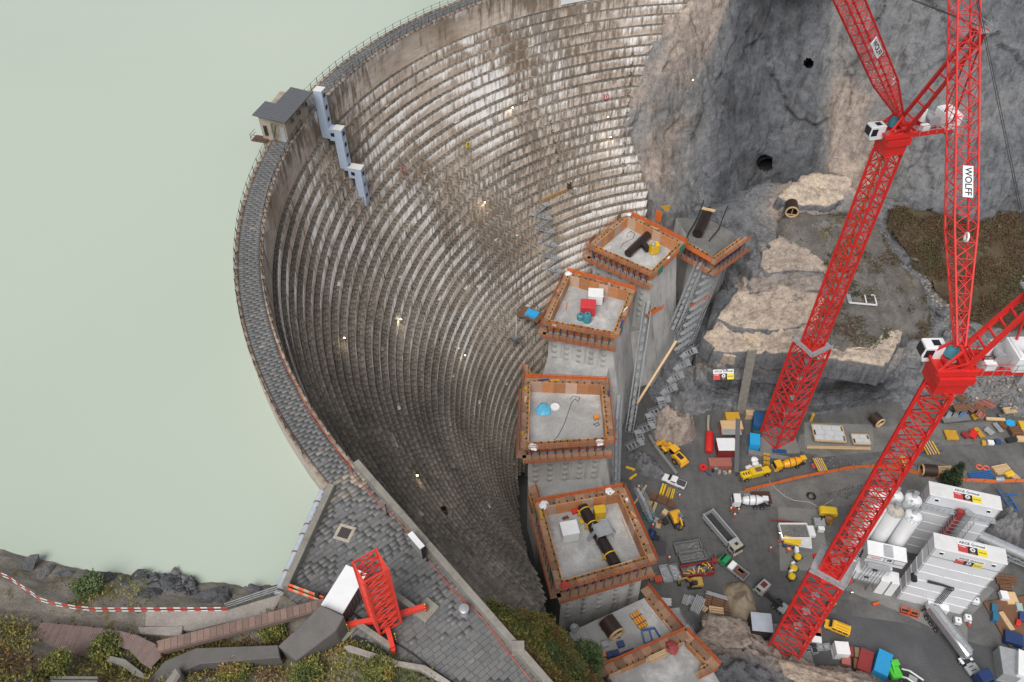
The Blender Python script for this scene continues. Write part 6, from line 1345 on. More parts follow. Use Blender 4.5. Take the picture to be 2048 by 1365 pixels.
for k,(px,py) in enumerate(((1498,938),(1510,930),(1516,936),(1508,922))):
    c=W(px,py,0); mb=MB(); mb.lathe([(0,.0),(.7,.0),(.9,.4),(.7,.8),(.2,1.0),(0,1.0)],9); [mb.v.__setitem__(i,(v[0]*random.uniform(.85,1.15),v[1]*random.uniform(.7,1.1),v[2])) for i,v in enumerate(mb.v)]
    o=mb.build('bulk_bag',white,smooth=True); o.location=(c[0],c[1],0); tag(o,['white bulk bag nearest the gangway','white bulk bag in the middle below the blue box','white bulk bag nearest the yellow panel stack','rearmost white bulk bag below the blue box'][k],'bag','white bulk bags below the blue box')
def slats(label,p,q,w_,n,mat,z=0,strap=None,h=.22,name='beam_bundle',cat='beams',group=None,dz=0.):
    m_,an,L=head(p,q,z); t=thing(name,label,cat,(m_[0],m_[1],z+dz),an,group)
    for k in range(n):
        y=-w_/2+w_*(k+.5)/n; piece('beam',mat,t,(random.uniform(-.03,.03)*L,y,.12+h/2),(L,w_/n*.72,h))
    for x in (-L*.3,L*.3): piece('cross_piece',strap or timber,t,(x,0,.06),(.15,w_,.11))
    if strap:
        for x in (-L*.22,L*.22): piece('strap',strap,t,(x,0,.12+h+.015),(.18,w_*1.02,.03))
    return t
slats('yellow panel stack leaning between the blue box and the yellow mixer',(1531,912),(1531,934),1.4,4,ochre,0,chassis,1.0)
slats('bundle of blue pipes lying at the rear crane footing',(1543,906),(1571,908),1.0,5,blue_c,0,None,.25,'pipe_bundle','pipes',dz=.6)
ob('ramp_slab','long concrete slab edge with red and white tape below the rear crane','slab',(1495,908),(1594,926),1.2,1.0,conc_slab)
# --- slab formwork with pale panels
hexm=M('pale_panel',(.52,.53,.54),.25,1.5,.5)
def slabform(label,px,z,n):
    P=[W(*p,z) for p in px]; c=sum(P)/4; t=thing('slab_formwork',label,'formwork',(c[0],c[1],0)); x=(P[1]-P[0]); y=(P[3]-P[0]); L=np.linalg.norm(x); H=np.linalg.norm(y); an=math.atan2(x[1],x[0]); ux=x/L; uy=np.array([-ux[1],ux[0],0]); 
    if uy@y<0: uy=-uy
    a,b=n
    for i in range(a):
        for j in range(b):
            k=ux*(L*((i+.5)/a-.5)+(.2 if j%2 else -.2))+uy*H*((j+.5)/b-.5); piece('panel',hexm,t,(k[0],k[1],z),(L/a-.06,H/b-.06,.12),an)
    for s in (-1,1):
        k=uy*s*(H/2+.15); piece('edge_beam',timber,t,(k[0],k[1],z-.15),(L+.5,.2,.4),an); k=ux*s*(L/2+.3); piece('edge_beam',timber,t,(k[0],k[1],z-.15),(.2,H+.2,.4),an)
    for i in (-.4,0,.4):
        for j in (-.4,.4): k=ux*L*i+uy*H*j; piece('prop',galv,t,(k[0],k[1],(z-.2)/2),(.15,.15,z-.2))
    return t
slabform('large raised slab of pale panels in a timber frame behind the road',[(1627,850),(1683,853),(1690,884),(1630,879)],1.6,(3,3))
slabform('small stack of pale panels right of the large raised slab',[(1706,870),(1735,871),(1738,886),(1708,886)],1.2,(2,2))
flat('formwork_pit',[(1608,845),(1745,850),(1748,900),(1610,897)],conc_slab,.014)
slats('long timber stack along the front of the pale slab',(1616,896),(1744,899),.8,2,timber,0,None,.3,'timber_stack','timber')
ob('yellow_post','short upright yellow post at the corner of the pale slab','post',(1618,842),(1624,843),.5,2.6,ochre)
# --- racks with beams
def rack(label,p,q,n):
    m_,an,L=head(p,q,0); t=thing('beam_rack',label,'rack',(m_[0],m_[1],0),an,'blue racks with yellow beams')
    for y in (-1,1): mb=MB(); mb.bar((-L/2-.6,y,.25),(L/2+.6,y,.25),.12); mb.bar((-L/2,y,.1),(-L/2,y,1.1),.1); mb.build('rack_frame',bluest,t)
    for k in range(n):
        x=-L/2+.4+k*(L-.6)/n; piece('beam',yellow if k in (0,n-1) else timber,t,(x,random.uniform(-.15,.15),.5),(.26,3.6,.3))
    piece('red_sheet',redink,t,(-L/2-.3,0,.4),(.6,1.2,.06))
rack('blue rack of yellow and pale beams under the rear crane, nearest the net',(1628,934),(1652,931),5); rack('blue rack of beams on the road half hidden by the near crane mast',(1800,926),(1820,924),4); rack('blue rack of pale beams standing on the road right of the crane mast',(1844,900),(1876,897),5)
# --- storage yard upper right
for k,(px,py,s,mat) in enumerate(((1903,785,1.9,rustb),(1924,796,1.6,rustb),(1896,805,1.7,pink),(1921,814,2.2,rustb),(1942,815,1.7,rustb),(1958,805,1.9,pink),(1962,817,1.9,rustb),(1977,807,2.2,pink),(1962,828,1.8,pink),(1890,795,1.5,rustb))):
    z=4.2 if py<800 else 2.6; p=W(px,py,z); t=thing('shutter_panel','brown curved shutter panel number in the scattered heap','panel',(p[0],p[1],z-.2),random.uniform(0,3.1),'brown shutter panels scattered on the rubble'); t['label']=['brown tilted shutter panel at the back of the rubble slope, left of centre','small brown shutter panel right behind the jib shadow on the rubble','faded pink shutter panel at the left end of the rubble heap','largest brown shutter panel in the middle of the rubble heap','small brown shutter panel right of the largest one','faded pink shutter panel at the rear right of the heap','brown shutter panel just below the rear right pink one','large pale pink shutter panel at the right end of the heap','pink shutter panel nearest the orange pallet','smallest brown shutter panel at the far left'][k]
    rbox(t,'sheet',(-s/2*1.3,-s/2,0),(s/2*1.3,s/2,.1),mat,.02); 
    for y in (-.3,.3): piece('stiffener',rustb,t,(0,y*s,.18),(s*1.2,.12,.16))
    t.rotation_euler=(random.uniform(-.25,.25),random.uniform(-.25,.25),t.rotation_euler[2])
def bundle(label,p,q,w_,n,mat,z,r=.16,grp=None):
    m_,an,L=head(p,q,z); t=thing('tube_bundle',label,'tubes',(m_[0],m_[1],z),an,grp)
    for k in range(n):
        mb=MB(); y=-w_/2+w_*(k+.5)/n; mb.tube((-L/2+random.uniform(-.1,.1),y,r+.1),(L/2,y,r+.1),r,8); mb.build('tube',mat,t)
    for x in (-L*.3,L*.3): piece('support',timber,t,(x,0,.05),(.15,w_,.1))
def pallet(label,p,q,w_,mat,z=0,name='pallet',n=5,h=.5): return slats(label,p,q,w_,n,mat,z,None,h,name,'pallet')
ZR=.9
bundle('row of grey tubes on a low wooden frame on the rubble',(1893,838),(1900,826),.9,3,galv,1.2); bundle('bluish tubes on a low frame, second from the left on the rubble',(1908,836),(1914,824),.9,3,alu,1.2); bundle('blue tubes at the right of the low frame on the rubble',(1920,836),(1930,823),1.0,3,M('tube_blue',(.12,.22,.38),.3,2,.5),1.2)
ob('low_frame','pale concrete base frame under the tube bundles','frame',(1884,842),(1938,836),1.6,.5,conc_slab,.9)
pallet('yellow slatted pallet standing on the gravel above the road',(1889,872),(1913,873),2.6,ochre,.3,'pallet',8); pallet('orange slatted pallet beside the scattered brown panels',(1944,837),(1958,833),1.3,ochre,.8); ob('timber_plank','long pale timber plank pile in the storage yard','plank',(1971,839),(2009,841),.7,.5,timber,.8)
pallet('pale timber pallet with rounded corners far right in the yard',(2006,824),(2030,822),1.6,timber,1.2); slats('long yellow beams lying diagonally in the storage yard',(1950,857),(1965,876),1.2,4,ochre,.5); bundle('grey steel bundle right of the yellow beams',(1970,858),(1985,870),1.6,4,galv,.5); bundle('light grey steel bundle leaning right of the other',(1988,848),(2003,866),1.2,4,alu,.5)
pallet('brown timber bundle beside the grey steel',(1999,848),(2011,858),1.2,rustb,.5); pallet('brown crate at the right edge of the yard',(2018,866),(2040,864),2.2,rustb,.5,'crate',4,.9); ob('yellow_formwork_box','yellow formwork box at the right edge of the yard','box',(2036,856),(2062,858),2.6,1.1,yellow,.5)
ob('timber_box','pale open timber box by the road at the right edge','box',(2032,880),(2062,882),1.3,.8,timber,.2); ob('red_machine','dark red trailer frame in the storage yard','trailer',(1925,868),(1935,877),1.4,.8,redc,.3); 
t=thing('red_trailer','bright red tubular trailer beside the yellow beams','trailer',W(1944,872,.3),.9); 
for s in (-1,1): mb=MB(); mb.bar((-1.6,s*.7,.6),(1.6,s*.7,.6),.2); mb.build('side_tube',red,t); wheel(t,0,s*.85,.35,.2)
piece('deck',red,t,(0,0,.75),(2.4,1.2,.15))
for (a,b),col_,l in ((((1962,888),(1970,889)),ochre,'small orange box on the road edge'),(((1974,887),(1986,888)),white,'white and red box on the road edge'),(((1989,885),(2000,886)),bluest,'blue steel part on the road edge'),(((2012,884),(2030,880)),chassis,'black folded sheet on the road edge')): ob('road_edge_box',l,'box',a,b,1.1,.7,col_,.2)
p=W(2020,848,.6); mb=MB(); mb.lathe([(0,.3),(1.0,.3),(1.1,.15),(1.05,0)],16); o=mb.build('tank_cover',sky_c,smooth=True); o.location=(p[0],p[1],.7); tag(o,'round bright blue tank cover lying in the storage yard','cover')
# dark wooden tubes
def woodtube(label,a,b,r,z,cone=False,name='wooden_tube'):
    m_,an,L=head(a,b,z+r); t=thing(name,label,'tube',(m_[0],m_[1],z),an,'dark wooden tubes with pale rims'); mb=MB(); mb.lathe([(r*.82,-L/2),(r,-L/2),(r,L/2),(r*.82,L/2),(r*.82,-L/2)],24,(0,0,r),axis='x'); mb.build('stave_shell',M('dark_staves',(.035,.018,.012),.4,3,.5),t,smooth=True)
    mb=MB(); mb.lathe([(r*.84,L/2),(r*1.03,L/2),(r*1.03,L/2+.3),(r*.84,L/2+.3),(r*.84,L/2)],24,(0,0,r),axis='x'); mb.build('rim_ring',timber,t); mb=MB(); mb.bar((L/2,-r*.7,r*.45),(L/2,r*.7,r*.45),.15,.2); mb.bar((L/2,0,r*.3),(L/2,0,r*1.6),.12,.15); mb.build('rim_brace',timber,t)
    for x in (-L*.3,L*.3): piece('cradle',rustb,t,(x,0,.08),(.3,r*1.6,.15))
    return t
woodtube('large dark wooden tube with pale rim on the front low block',(1212,1240),(1232,1268),1.5,16); woodtube('dark tube with pale rim on the gravel terrace',(1583,408),(1584,424),1.5,31.5); woodtube('dark tube lying left of its timber trough by the orange net',(1872,942),(1844,940),1.35,0); woodtube('dark tube with rim in the pit behind the pale panels',(1746,832),(1760,846),1.3,.2)
slats('pale timber trough beside the dark tube near the pine tree',(1872,944),(1903,942),2.0,5,timber,0,None,.6,'timber_trough','trough')
# orange net fence
FPX=[(1487,984),(1540,972),(1600,957),(1650,948),(1690,940),(1724,936),(1770,936),(1800,940),(1842,951),(1885,958),(1930,963),(1985,966),(2060,964)]
P=[W(*p,0) for p in FPX]; t=thing('net_fence','long orange net fence curving along the edge of the road','fence',P[0]); o=P[0]; pts=[]
for a,b in zip(P[:-1],P[1:]):
    n=max(1,int(np.linalg.norm(b-a)/1.6)); pts+=[a+(b-a)*k/n for k in range(n)]
pts.append(P[-1]); mb=MB()
for i,(a,b) in enumerate(zip(pts[:-1],pts[1:])):
    h=1.0+.12*math.sin(i*1.7); mb.add([a-o,b-o,b-o+(0,.15,h),a-o+(0,.15,1.0+.12*math.sin((i-1)*1.7))],[(0,1,2,3)])
mb.build('net',net,t,fix=False)
for a in pts[::2]: mb=MB(); mb.tube(a-o,a-o+(0,0,1.2),.04,5); mb.build('stake',rustb,t)
# hoses and coils
hosew=M('hose_pale',(.45,.44,.41),.3,2,.6)
mb=MB(); mb.path([W(*p,.06) for p in ((1538,962),(1552,978),(1570,993),(1588,1001),(1620,1005),(1632,1012),(1640,1018),(1652,1008),(1666,1000))],.06,5); tag(mb.build('hose',hosew),'pale hose snaking from the yellow rig over the gravel','hose')
p=W(1622,994,0); mb=MB()
for k in range(7): mb.lathe([(.62+.05*k,.0+.03*k),(.70+.05*k,.06+.03*k),(.62+.05*k,.12+.03*k)],18,(random.uniform(-.2,.2),random.uniform(-.2,.2),0))
o=mb.build('cable_coil',cablem); o.location=(p[0],p[1],.02); tag(o,'coil of black cable on the gravel yard','cable coil')
ob('steel_plate','dark rust brown steel plate lying behind the white mixer truck','plate',(1503,996),(1542,996),3.2,.08,rust,0,None,.02); ob('grey_plate','pale grey plate next to the rust brown plate','plate',(1487,992),(1500,993),1.0,.3,galv)
# --- skips
soil=M('skip_soil',(.10,.10,.098),.5,1.5,.8,dirtc=(.30,.30,.29))
skip('rear grey open skip with whitish residue beside the dump truck',(1349,1104),(1400,1096),2.4,1.3,greyc,soil); skip('front grey open skip between the rear skip and the red one',(1358,1122),(1408,1114),2.3,1.3,greyc,soil)
def junk(t,L,w_,h):
    for k in range(16): piece('scrap_beam',(yellow,timber,ochre,chassis)[k%4],t,(random.uniform(-L*.42,L*.42),random.uniform(-w_*.35,w_*.35),h*.75+random.uniform(0,.35)),(random.uniform(.6,1.8),.22,.2),random.uniform(0,3.1))
skip('dark red skip filled with yellow beams and timber scrap',(1362,1150),(1424,1140),2.3,1.5,redc,soil,0,junk)
skip('pale grey flat skip standing on end beside the trough',(1326,1134),(1337,1166),1.9,.7,galv,galv); skip('grey trough skip left of the dark red skip',(1343,1132),(1356,1164),1.8,.8,greyc,galv)
ob('red_crate','small orange red crate near the nearest dam block','crate',(1308,1162),(1323,1160),1.4,.8,M('crate_red',(.48,.08,.04),.3,2,.6)); ob('dark_crate','small dark crate left of the orange red crate','crate',(1298,1160),(1306,1159),1.2,.8,greyc)
ob('tilted_sheet','dark purple brown sheet tilted on a trestle by the dam block','sheet',(1304,1100),(1330,1104),3.0,.1,M('dark_sheet',(.06,.052,.06),.2,2,.5),0,None,1.3)
for k,((px,py),l) in enumerate((((1292,1034),'teal barrel, left one of the three'),((1301,1033),'teal barrel, right one of the three'),((1299,1043),'teal barrel, nearest of the three'))):
    p=W(px,py,0); t=thing('barrel',l,'barrel',(p[0],p[1],0),0,'teal barrels by the nearest dam block'); mb=MB(); mb.lathe([(0,0),(.5,0),(.52,.1),(.56,.5),(.56,.9),(.52,1.3),(.5,1.35)],16); mb.build('drum',tealt,t,smooth=True); mb=MB(); mb.lathe([(.5,1.35),(.5,1.42),(.42,1.42),(.42,1.36),(0,1.36)],16); mb.build('lid',tealt,t)
# beams, pallets and boxes left of the roadway
slats('yellow boxes row, left bulky yellow beam below the pickup',(1328,973),(1322,992),1.1,2,yellow,0,None,.8); slats('orange beam pile below the pickup',(1339,978),(1333,996),.8,2,ochre,0,None,.5); slats('yellow narrow beam pile below the pickup, rightmost',(1347,981),(1342,999),.7,2,yellow,0,None,.5)
slats('steel truss frame with black hoses below the yellow beams',(1300,992),(1348,1013),1.6,5,rustb,0,chassis,.4,'truss_frame','frame'); slats('yellow long boards beside the scaffold rack',(1300,1004),(1289,1026),1.2,3,yellow,0,None,.3); slats('pale timber boards right of the yellow long boards',(1312,1008),(1304,1030),.6,2,timber,0,None,.4)
slats('timber beam leaning near the rock wall',(1293,972),(1268,1010),.5,1,timber,0,None,.3); slats('yellow beam lying near the concrete foot of the dam',(1252,936),(1270,942),.7,1,yellow,0,None,.3); slats('short yellow beam lying below the other one',(1259,960),(1273,950),.6,1,yellow,0,None,.3)
for (a,b),mat,h,l in ((((1308,1041),(1316,1044)),galv,.6,'grey crate beside the teal barrels'),(((1317,1042),(1322,1048)),rustb,.6,'brown crate beside the grey one'),(((1311,1052),(1321,1054)),timber,.4,'tan tray below the brown crate'),(((1326,1040),(1333,1050)),chassis,.6,'dark crate left of the yellow excavator'),(((1325,1024),(1334,1030)),timber,.7,'timber box above the dark crate'),(((1339,960),(1346,966)),yellow,.8,'small yellow box at the end of the kerb wall')): ob('crate',l,'crate',a,b,1.2,h,mat)
m_,an,L=head((1292,1070),(1312,1078),0); t=thing('cable_reel','dark wheeled winch beside the nearest dam block','winch',(m_[0],m_[1],0),an); mb=MB(); mb.lathe([(0,-.8),(.9,-.8),(.9,-.7),(.4,-.65),(.4,.65),(.9,.7),(.9,.8),(0,.8)],16,(0,0,.95),axis='y'); mb.build('reel',bluest,t,smooth=True); piece('frame',chassis,t,(.9,0,.4),(1.8,1.2,.2))
m_,an,L=head((1424,1124),(1434,1124),0); t=thing('welding_set','small dark red welding set on wheels beside the red skip','machine',(m_[0],m_[1],0),an); rbox(t,'case',(-.7,-.5,.3),(.7,.5,1.1),redc,.05); mb=MB(); mb.tube((-.3,.2,1.1),(-.5,.6,2.0),.08,6); mb.tube((.3,.1,1.1),(.4,.5,2.1),.08,6); mb.build('gas_hose',chassis,t); wheels(t,(0,),.55,.25,.12)
# steel beams, mud heap, scaffold bundles in front
slats('stack of dark rusty steel beams beside the earth heap',(1408,1196),(1464,1214),3.2,6,rustb,0,chassis,.4); slats('galvanised beams on top edge of the rusty stack',(1412,1188),(1466,1204),.8,3,galv,0,None,.3,dz=.3)
slats('pale timber beams in front of the rusty steel stack',(1417,1222),(1446,1226),1.5,3,timber,0,None,.7); slats('short upright timber bundle beside the pale beams',(1404,1224),(1411,1216),1.2,3,timber,0,None,.6)
slats('bundle of grey scaffold tubes, left of the white roofed rack',(1368,1212),(1374,1194),1.4,5,galv,0,None,.6,'scaffold_bundle','scaffold parts'); slats('second bundle of grey scaffold tubes with white end',(1378,1212),(1384,1196),1.4,5,galv,0,None,.7,'scaffold_bundle','scaffold parts'); slats('tall bundle of scaffold frames with pale top',(1386,1232),(1400,1202),2.0,6,galv,0,None,1.6,'scaffold_bundle','scaffold parts')
slats('white rack of ladders lying below the small excavator',(1320,1204),(1342,1206),1.6,6,white,0,None,.2,'ladder_rack','ladders')
# grey panel roofed box and container at the near crane
container('box with pale blue panelled roof and dark ribbed wall at the near crane',(1494,1262),(1534,1266),3.6,4.2,M('dark_ribbed',(.03,.022,.022),.3,1,.5),M('panel_bluegrey',(.36,.40,.46),.2,.8,.5))
container('white storage box beside the yellow van',(1664,1306),(1690,1308),2.4,2.6,white); container('open dark red container with dark load near the bottom edge',(1722,1348),(1730,1308),2.4,1.6,redc,None,0,True); container('bright blue container at the bottom edge',(1752,1358),(1763,1316),2.5,2.7,M('container_sky',(.02,.28,.55),.2,1.5,.5))
for (a,b),mat,l in ((((1694,1306),(1704,1308)),redc,'small red crate right of the white storage box'),(((1706,1308),(1716,1310)),M('crate_brown',(.20,.15,.09),.4,2,.7),'small brown crate right of the white storage box'),(((1680,1322),(1698,1326)),pink,'red sheet covered crate below the white storage box'),(((1704,1330),(1712,1332)),rustb,'timber filled crate near the open red container'),(((1618,1266),(1640,1270)),pink,'pinkish box between near crane and yellow van'),(((1620,1278),(1640,1281)),white,'white slab topped box between near crane and yellow van')): ob('crate',l,'crate',a,b,1.9,1.1,mat)
for k,((px,py),l) in enumerate((((1614,1295),'leftmost in the upper row'),((1626,1293),'second in the upper row'),((1639,1297),'third in the upper row'),((1615,1302),'leftmost in the lower row'),((1627,1304),'second in the lower row'),((1652,1296),'rightmost, next to the white storage box'))):
    p=W(px,py,0); t=thing('wire_crate','small grey blue framed wire crate, '+l,'crate',(p[0],p[1],0),.15,'small wire crates by the near rock'); mb=MB()
    for z in (.1,.8): mb.bar((-.6,-.5,z),(.6,-.5,z),.1); mb.bar((-.6,.5,z),(.6,.5,z),.1); mb.bar((-.6,-.5,z),(-.6,.5,z),.1); mb.bar((.6,-.5,z),(.6,.5,z),.1)
    for x in (-.6,.6):
        for y in (-.5,.5): mb.bar((x,y,0),(x,y,.85),.1)
    mb.build('frame',galv,t); piece('content',(bluest,chassis,greyp)[k%3],t,(0,0,.35),(1.0,.85,.5))
# plant foreground
for (a,b),l in ((((1800,1222),(1815,1226)),'left'),(((1819,1228),(1834,1232)),'right')):
    m_,an,L=head(a,b,0); t=thing('orange_cage','open orange steel cage, '+l+' one of the pair below the white tower','cage',(m_[0],m_[1],0),an,'orange steel cages'); mb=MB()
    for z in (.1,1.0): mb.bar((-.8,-.6,z),(.8,-.6,z),.1,.25); mb.bar((-.8,.6,z),(.8,.6,z),.1,.25); mb.bar((-.8,-.6,z),(-.8,.6,z),.1,.25); mb.bar((.8,-.6,z),(.8,.6,z),.1,.25)
    mb.build('frame',M('cage_orange',(.55,.10,.03),.3,2,.6),t); piece('floor',chassis,t,(0,0,.05),(1.6,1.2,.06))
ob('orange_bracket','folded orange steel bracket on the concrete apron','bracket',(1744,1212),(1758,1208),.5,.7,M('cage_orange',(.55,.1,.03)))
for (px,py),l in (((1948,1206),'white cube tank beside the rear corner of the front tower'),((1912,1246),'white cube tank, left of the pair by the tanker'),((1932,1240),'white cube tank, right of the pair by the tanker')):
    p=W(px,py,0); t=thing('cube_tank',l,'tank',(p[0],p[1],0),-.25,'white cube tanks'); rbox(t,'bladder',(-.6,-.6,.2),(.6,.6,1.3),white,.1); mb=MB()
    for k in range(4):
        for s in (-1,1): mb.bar((-.62,s*.62,.3+.32*k),(.62,s*.62,.3+.32*k),.03); mb.bar((s*.62,-.62,.3+.32*k),(s*.62,.62,.3+.32*k),.03)
    mb.build('cage',galv,t); rbox(t,'pallet_base',(-.6,-.6,0),(.6,.6,.15),chassis,.0); mb=MB(); mb.tube((0,0,1.3),(0,0,1.37),.15,10); mb.build('cap',chassis,t)
# right edge: brown timber platform with stores
ob('timber_platform','large rust brown plank platform with stores at the right edge','platform',(1990,1250),(2120,1230),9.,.5,rustb)
for (a,b),mat,w_,h,l in ((((2003,1186),(2008,1202)),white,1.4,1.,'tall white box standing on the brown platform'),(((2016,1186),(2026,1210)),timber,2.2,.5,'pale planks lying on the brown platform'),(((2030,1216),(2042,1218)),M('pale_green_box',(.35,.46,.42),.2,2,.5),1.6,.8,'pale green box on the brown platform'),(((2036,1234),(2052,1240)),bluest,1.8,.8,'blue box on the brown platform'),(((2030,1246),(2038,1250)),red,1.3,.7,'red box on the brown platform'),(((2000,1225),(2024,1262)),timber,1.0,.4,'long timber beam on the brown platform')): ob('platform_box',l,'box',a,b,w_,h,mat,.5)
for (a,b),l in ((((1978,1220),(1990,1224)),'blue tarp covered bin, upper one left of the brown platform'),(((1980,1236),(1992,1240)),'blue tarp covered bin, lower one left of the brown platform')): ob('blue_bin',l,'bin',a,b,1.8,1.4,M('tarp_dark_blue',(.03,.14,.24),.3,2,.5))
ob('blue_skip','dark blue skip at the lower end of the brown platform','skip',(2004,1276),(2040,1288),2.4,1.5,M('skip_blue',(.015,.04,.13),.3,2,.5))
for (a,b),l in ((((1990,1160),(2030,1164)),'brown shelving frame beyond the front tower'),(((1996,1172),(2020,1174)),'orange brown boards below the shelving frame')): slats(l,a,b,2.2,4,rustb,0,None,.5,'shelf_frame','frame')
container('white site office cabin with red marks at the bottom right corner',(2018,1340),(2075,1362),5.,4.,white,None,0,False,'cabin'); container('grey roofed lean-to beside the white site office cabin',(2002,1310),(2010,1365),3.,3.,galv,None,0,True,'cabin')
t=thing('lifting_beam','tall folded blue steel frame standing in the grass behind the plant','frame',W(2016,1000,.5),.2)
for a,b in (((-.9,-2.8,0),(-.9,2.8,.4)),((.6,-2.8,0),(.6,1.2,.4)),((-.9,-2.6,.1),(.6,-2.6,.1)),((-.9,-.8,.2),(.6,-.8,.2)),((-.9,1.0,.4),(2.6,.6,.5))): mb=MB(); mb.bar(a,b,.22); mb.build('tube',M('frame_blue',(.02,.12,.36),.2,2,.5),t)
slats('folded blue steel frames lying beside the pine tree',(1938,956),(1984,950),2.2,5,M('frame_blue2',(.025,.11,.30),.2,2,.5),0,None,.3); slats('open timber stack with leaning boards at the end of the road',(1988,944),(2018,938),2.4,7,timber,0,None,.4); ob('yellow_sacks','pile of yellow sacks on the orange net','sacks',(2010,953),(2024,948),1.3,.9,yellow,0,None,0,.2); slats('timber beams behind the yellow sacks',(2020,948),(2036,962),1.4,4,timber,0,None,.4)
p=W(1996,962,0); mb=MB(); mb.lathe([(0,-.9),(.55,-.9),(.6,-.7),(.6,.7),(.55,.9),(0,.9)],14,(0,0,.6),axis='x'); o=mb.build('grey_drum',galv,smooth=True); o.location=(p[0],p[1],0); tag(o,'grey steel drum lying beside the yellow sacks','drum')
for (px,py),l in (((1958,935),'left orange life ring on the road'),((1972,937),'right orange life ring on the road')):
    p=W(px,py,0); mb=MB(); mb.lathe([(.45,.12),(.6,.24),(.78,.12),(.6,.02),(.45,.12)],16); o=mb.build('ring',M('ring_orange',(.75,.12,.05),.2,3,.5),smooth=True); o.location=(p[0],p[1],.02); tag(o,l,'ring')
# ================================================================ things on the pours
def onblock(px,z): return W(*px,z)
# nearest block (pour at 26.1)
Z4=25.5; Z3=27.5; Z2=27.5; Zb1=32.5
def pipe_line(label,pts,r,z,yel=(),name='steel_pipe'):
    P=[W(*p,z+r) for p in pts]; o=P[0]; t=thing(name,label,'pipe',(o[0],o[1],z)); o=np.array([o[0],o[1],z])
    for a,b in zip(P[:-1],P[1:]): mb=MB(); mb.tube(a-o,b-o,r,22); mb.build('pipe_section',darkpipe,t,smooth=True)
    d=(P[-1]-P[0])/np.linalg.norm(P[-1]-P[0]); s=np.array([-d[1],d[0],0])
    for k in yel:
        c=P[0]-o+(P[-1]-P[0])*k
        for q in (-1,1): mb=MB(); mb.bar(c+s*q*r*.95-d*.6,c+s*q*r*.95+d*.6,.25,.5); mb.bar(c+s*q*r*.95,c+s*q*(r+.3)-(0,0,r),.2,.3); mb.build('pipe_support',yellow,t)
        mb=MB(); mb.tube(c-d*.1,c+d*.1,r+.04,22); mb.build('pipe_clamp',yellow,t)
    return t
pipe_line('dark brown pipe crossing the nearest dam block',[(1165,1015),(1232,1132)],1.05,Z4,(.06,.3,.82))
def boxthing(name,label,cat,px,z,size,mat,an=0,lid=None,group=None):
    p=W(*px,z); t=thing(name,label,cat,(p[0],p[1],z),an,group); a,b,c=size; rbox(t,'body',(-a/2,-b/2,.12),(a/2,b/2,c),mat,.05)
    for x in (-a*.35,a*.35): piece('skid',chassis,t,(x,0,.06),(.2,b*.95,.12))
    if lid: rbox(t,'lid',(-a/2-.06,-b/2-.06,c),(a/2+.06,b/2+.06,c+.1),lid,.03)
    return t
boxthing('white_shed','white cube shed on the nearest dam block','shed',(1138,1072),Z4,(2.9,2.6,2.7),white,.18,white)
boxthing('yellow_tank','yellow box tank beside the pipe on the nearest block','tank',(1198,1032),Z4,(1.9,1.5,2.2),yellow,.15,yellow)
boxthing('yellow_tank','small yellow box on the floor of the nearest block','box',(1163,1045),Z4,(.8,.9,.35),yellow,.4)
p=W(1203,1073,Z4); t=thing('scaffold_bridge','grey scaffold bridge over the dark pipe on the nearest block','scaffold',(p[0],p[1],Z4),.35); piece('bridge_deck',galv,t,(0,0,2.5),(3.0,2.6,.1)); 
for x in (-1.4,1.4):
    for y in (-1.2,1.2): mb=MB(); mb.tube((x*1.2,y,0),(x,y,3.4),.05,6); mb.build('upright',galv,t)
    mb=MB(); mb.bar((x,-1.2,3.4),(x,1.2,3.4),.05); mb.bar((x,-1.2,3.0),(x,1.2,3.0),.05); mb.build('hand_rail',galv,t); mb=MB(); mb.bar((x,0,2.5),(x*1.9,.1,.1),.7,.08); mb.build('access_ladder',galv,t)
boxthing('pump_unit','red pump unit by the rear formwork of the nearest block','pump',(1150,1026),Z4,(1.2,.7,.8),red,.3)
slats('long pale plank lying on the right side of the nearest block',(1243,1038),(1262,1082),.25,1,timber,Z4,None,.08,'plank','plank'); slats('dark timber trestle on the rear floor of the nearest block',(1125,1039),(1137,1035),.6,3,rustb,Z4,None,.15,'pallet','pallet')
def cloth(label,px,z,s,mat,name='tarpaulin',seed=1):
    r=np.random.default_rng(seed); p=W(*px,z); n=14; g_=np.linspace(-1,1,n); X,Y=np.meshgrid(g_,g_); q=np.stack([X.ravel(),Y.ravel(),np.zeros(n*n)],1); R_=1+.25*fbm(q*1.3+seed*5,2)
    m=np.hypot(X,Y).ravel(); ex_=q*(np.minimum(1,1/np.maximum(m,1e-6)))[:,None]*s*R_[:,None]; h=np.maximum(0,(1-m**2))*s*.35+np.abs(fbm(q*2.2+seed,3))*s*.22; ex_[:,2]=np.where(m<1.05,h+.03,.02)
    i=(np.arange(n-1)[:,None]*n+np.arange(n-1)[None]).ravel(); me=npmesh(name,ex_,np.stack([i,i+1,i+1+n,i+n],1),[mat],smooth=True); o=link(name,me); o.location=(p[0],p[1],z); return tag(o,label,'tarpaulin')
cloth('light blue tarpaulin bundle on the middle block',(1087,820),Z3,1.5,M('tarp_sky',(.10,.42,.62),.15,2,.45),seed=3)
for (px,py),z,sd,l in (((1088,1010),28.3,4,'white plastic sheet on the left rear corner of the nearest block'),((1220,984),28.3,5,'white plastic sheet on the right rear corner of the nearest block'),((1130,1172),28.3,7,'red and white sheet on the front corner of the nearest block'),((1066,895),30.2,8,'white sheet on the front left corner of the middle block'),((1200,886),30.2,9,'white sheet on the front right corner of the middle block'),((1258,428),35.3,10,'white sheet on the far corner of the rear block'),((1136,548),30.2,11,'white sheet on the far corner of the red cabin block')): cloth(l,(px,py),z,.8,white if 'red' not in l or 'cabin' in l else redink,seed=sd)
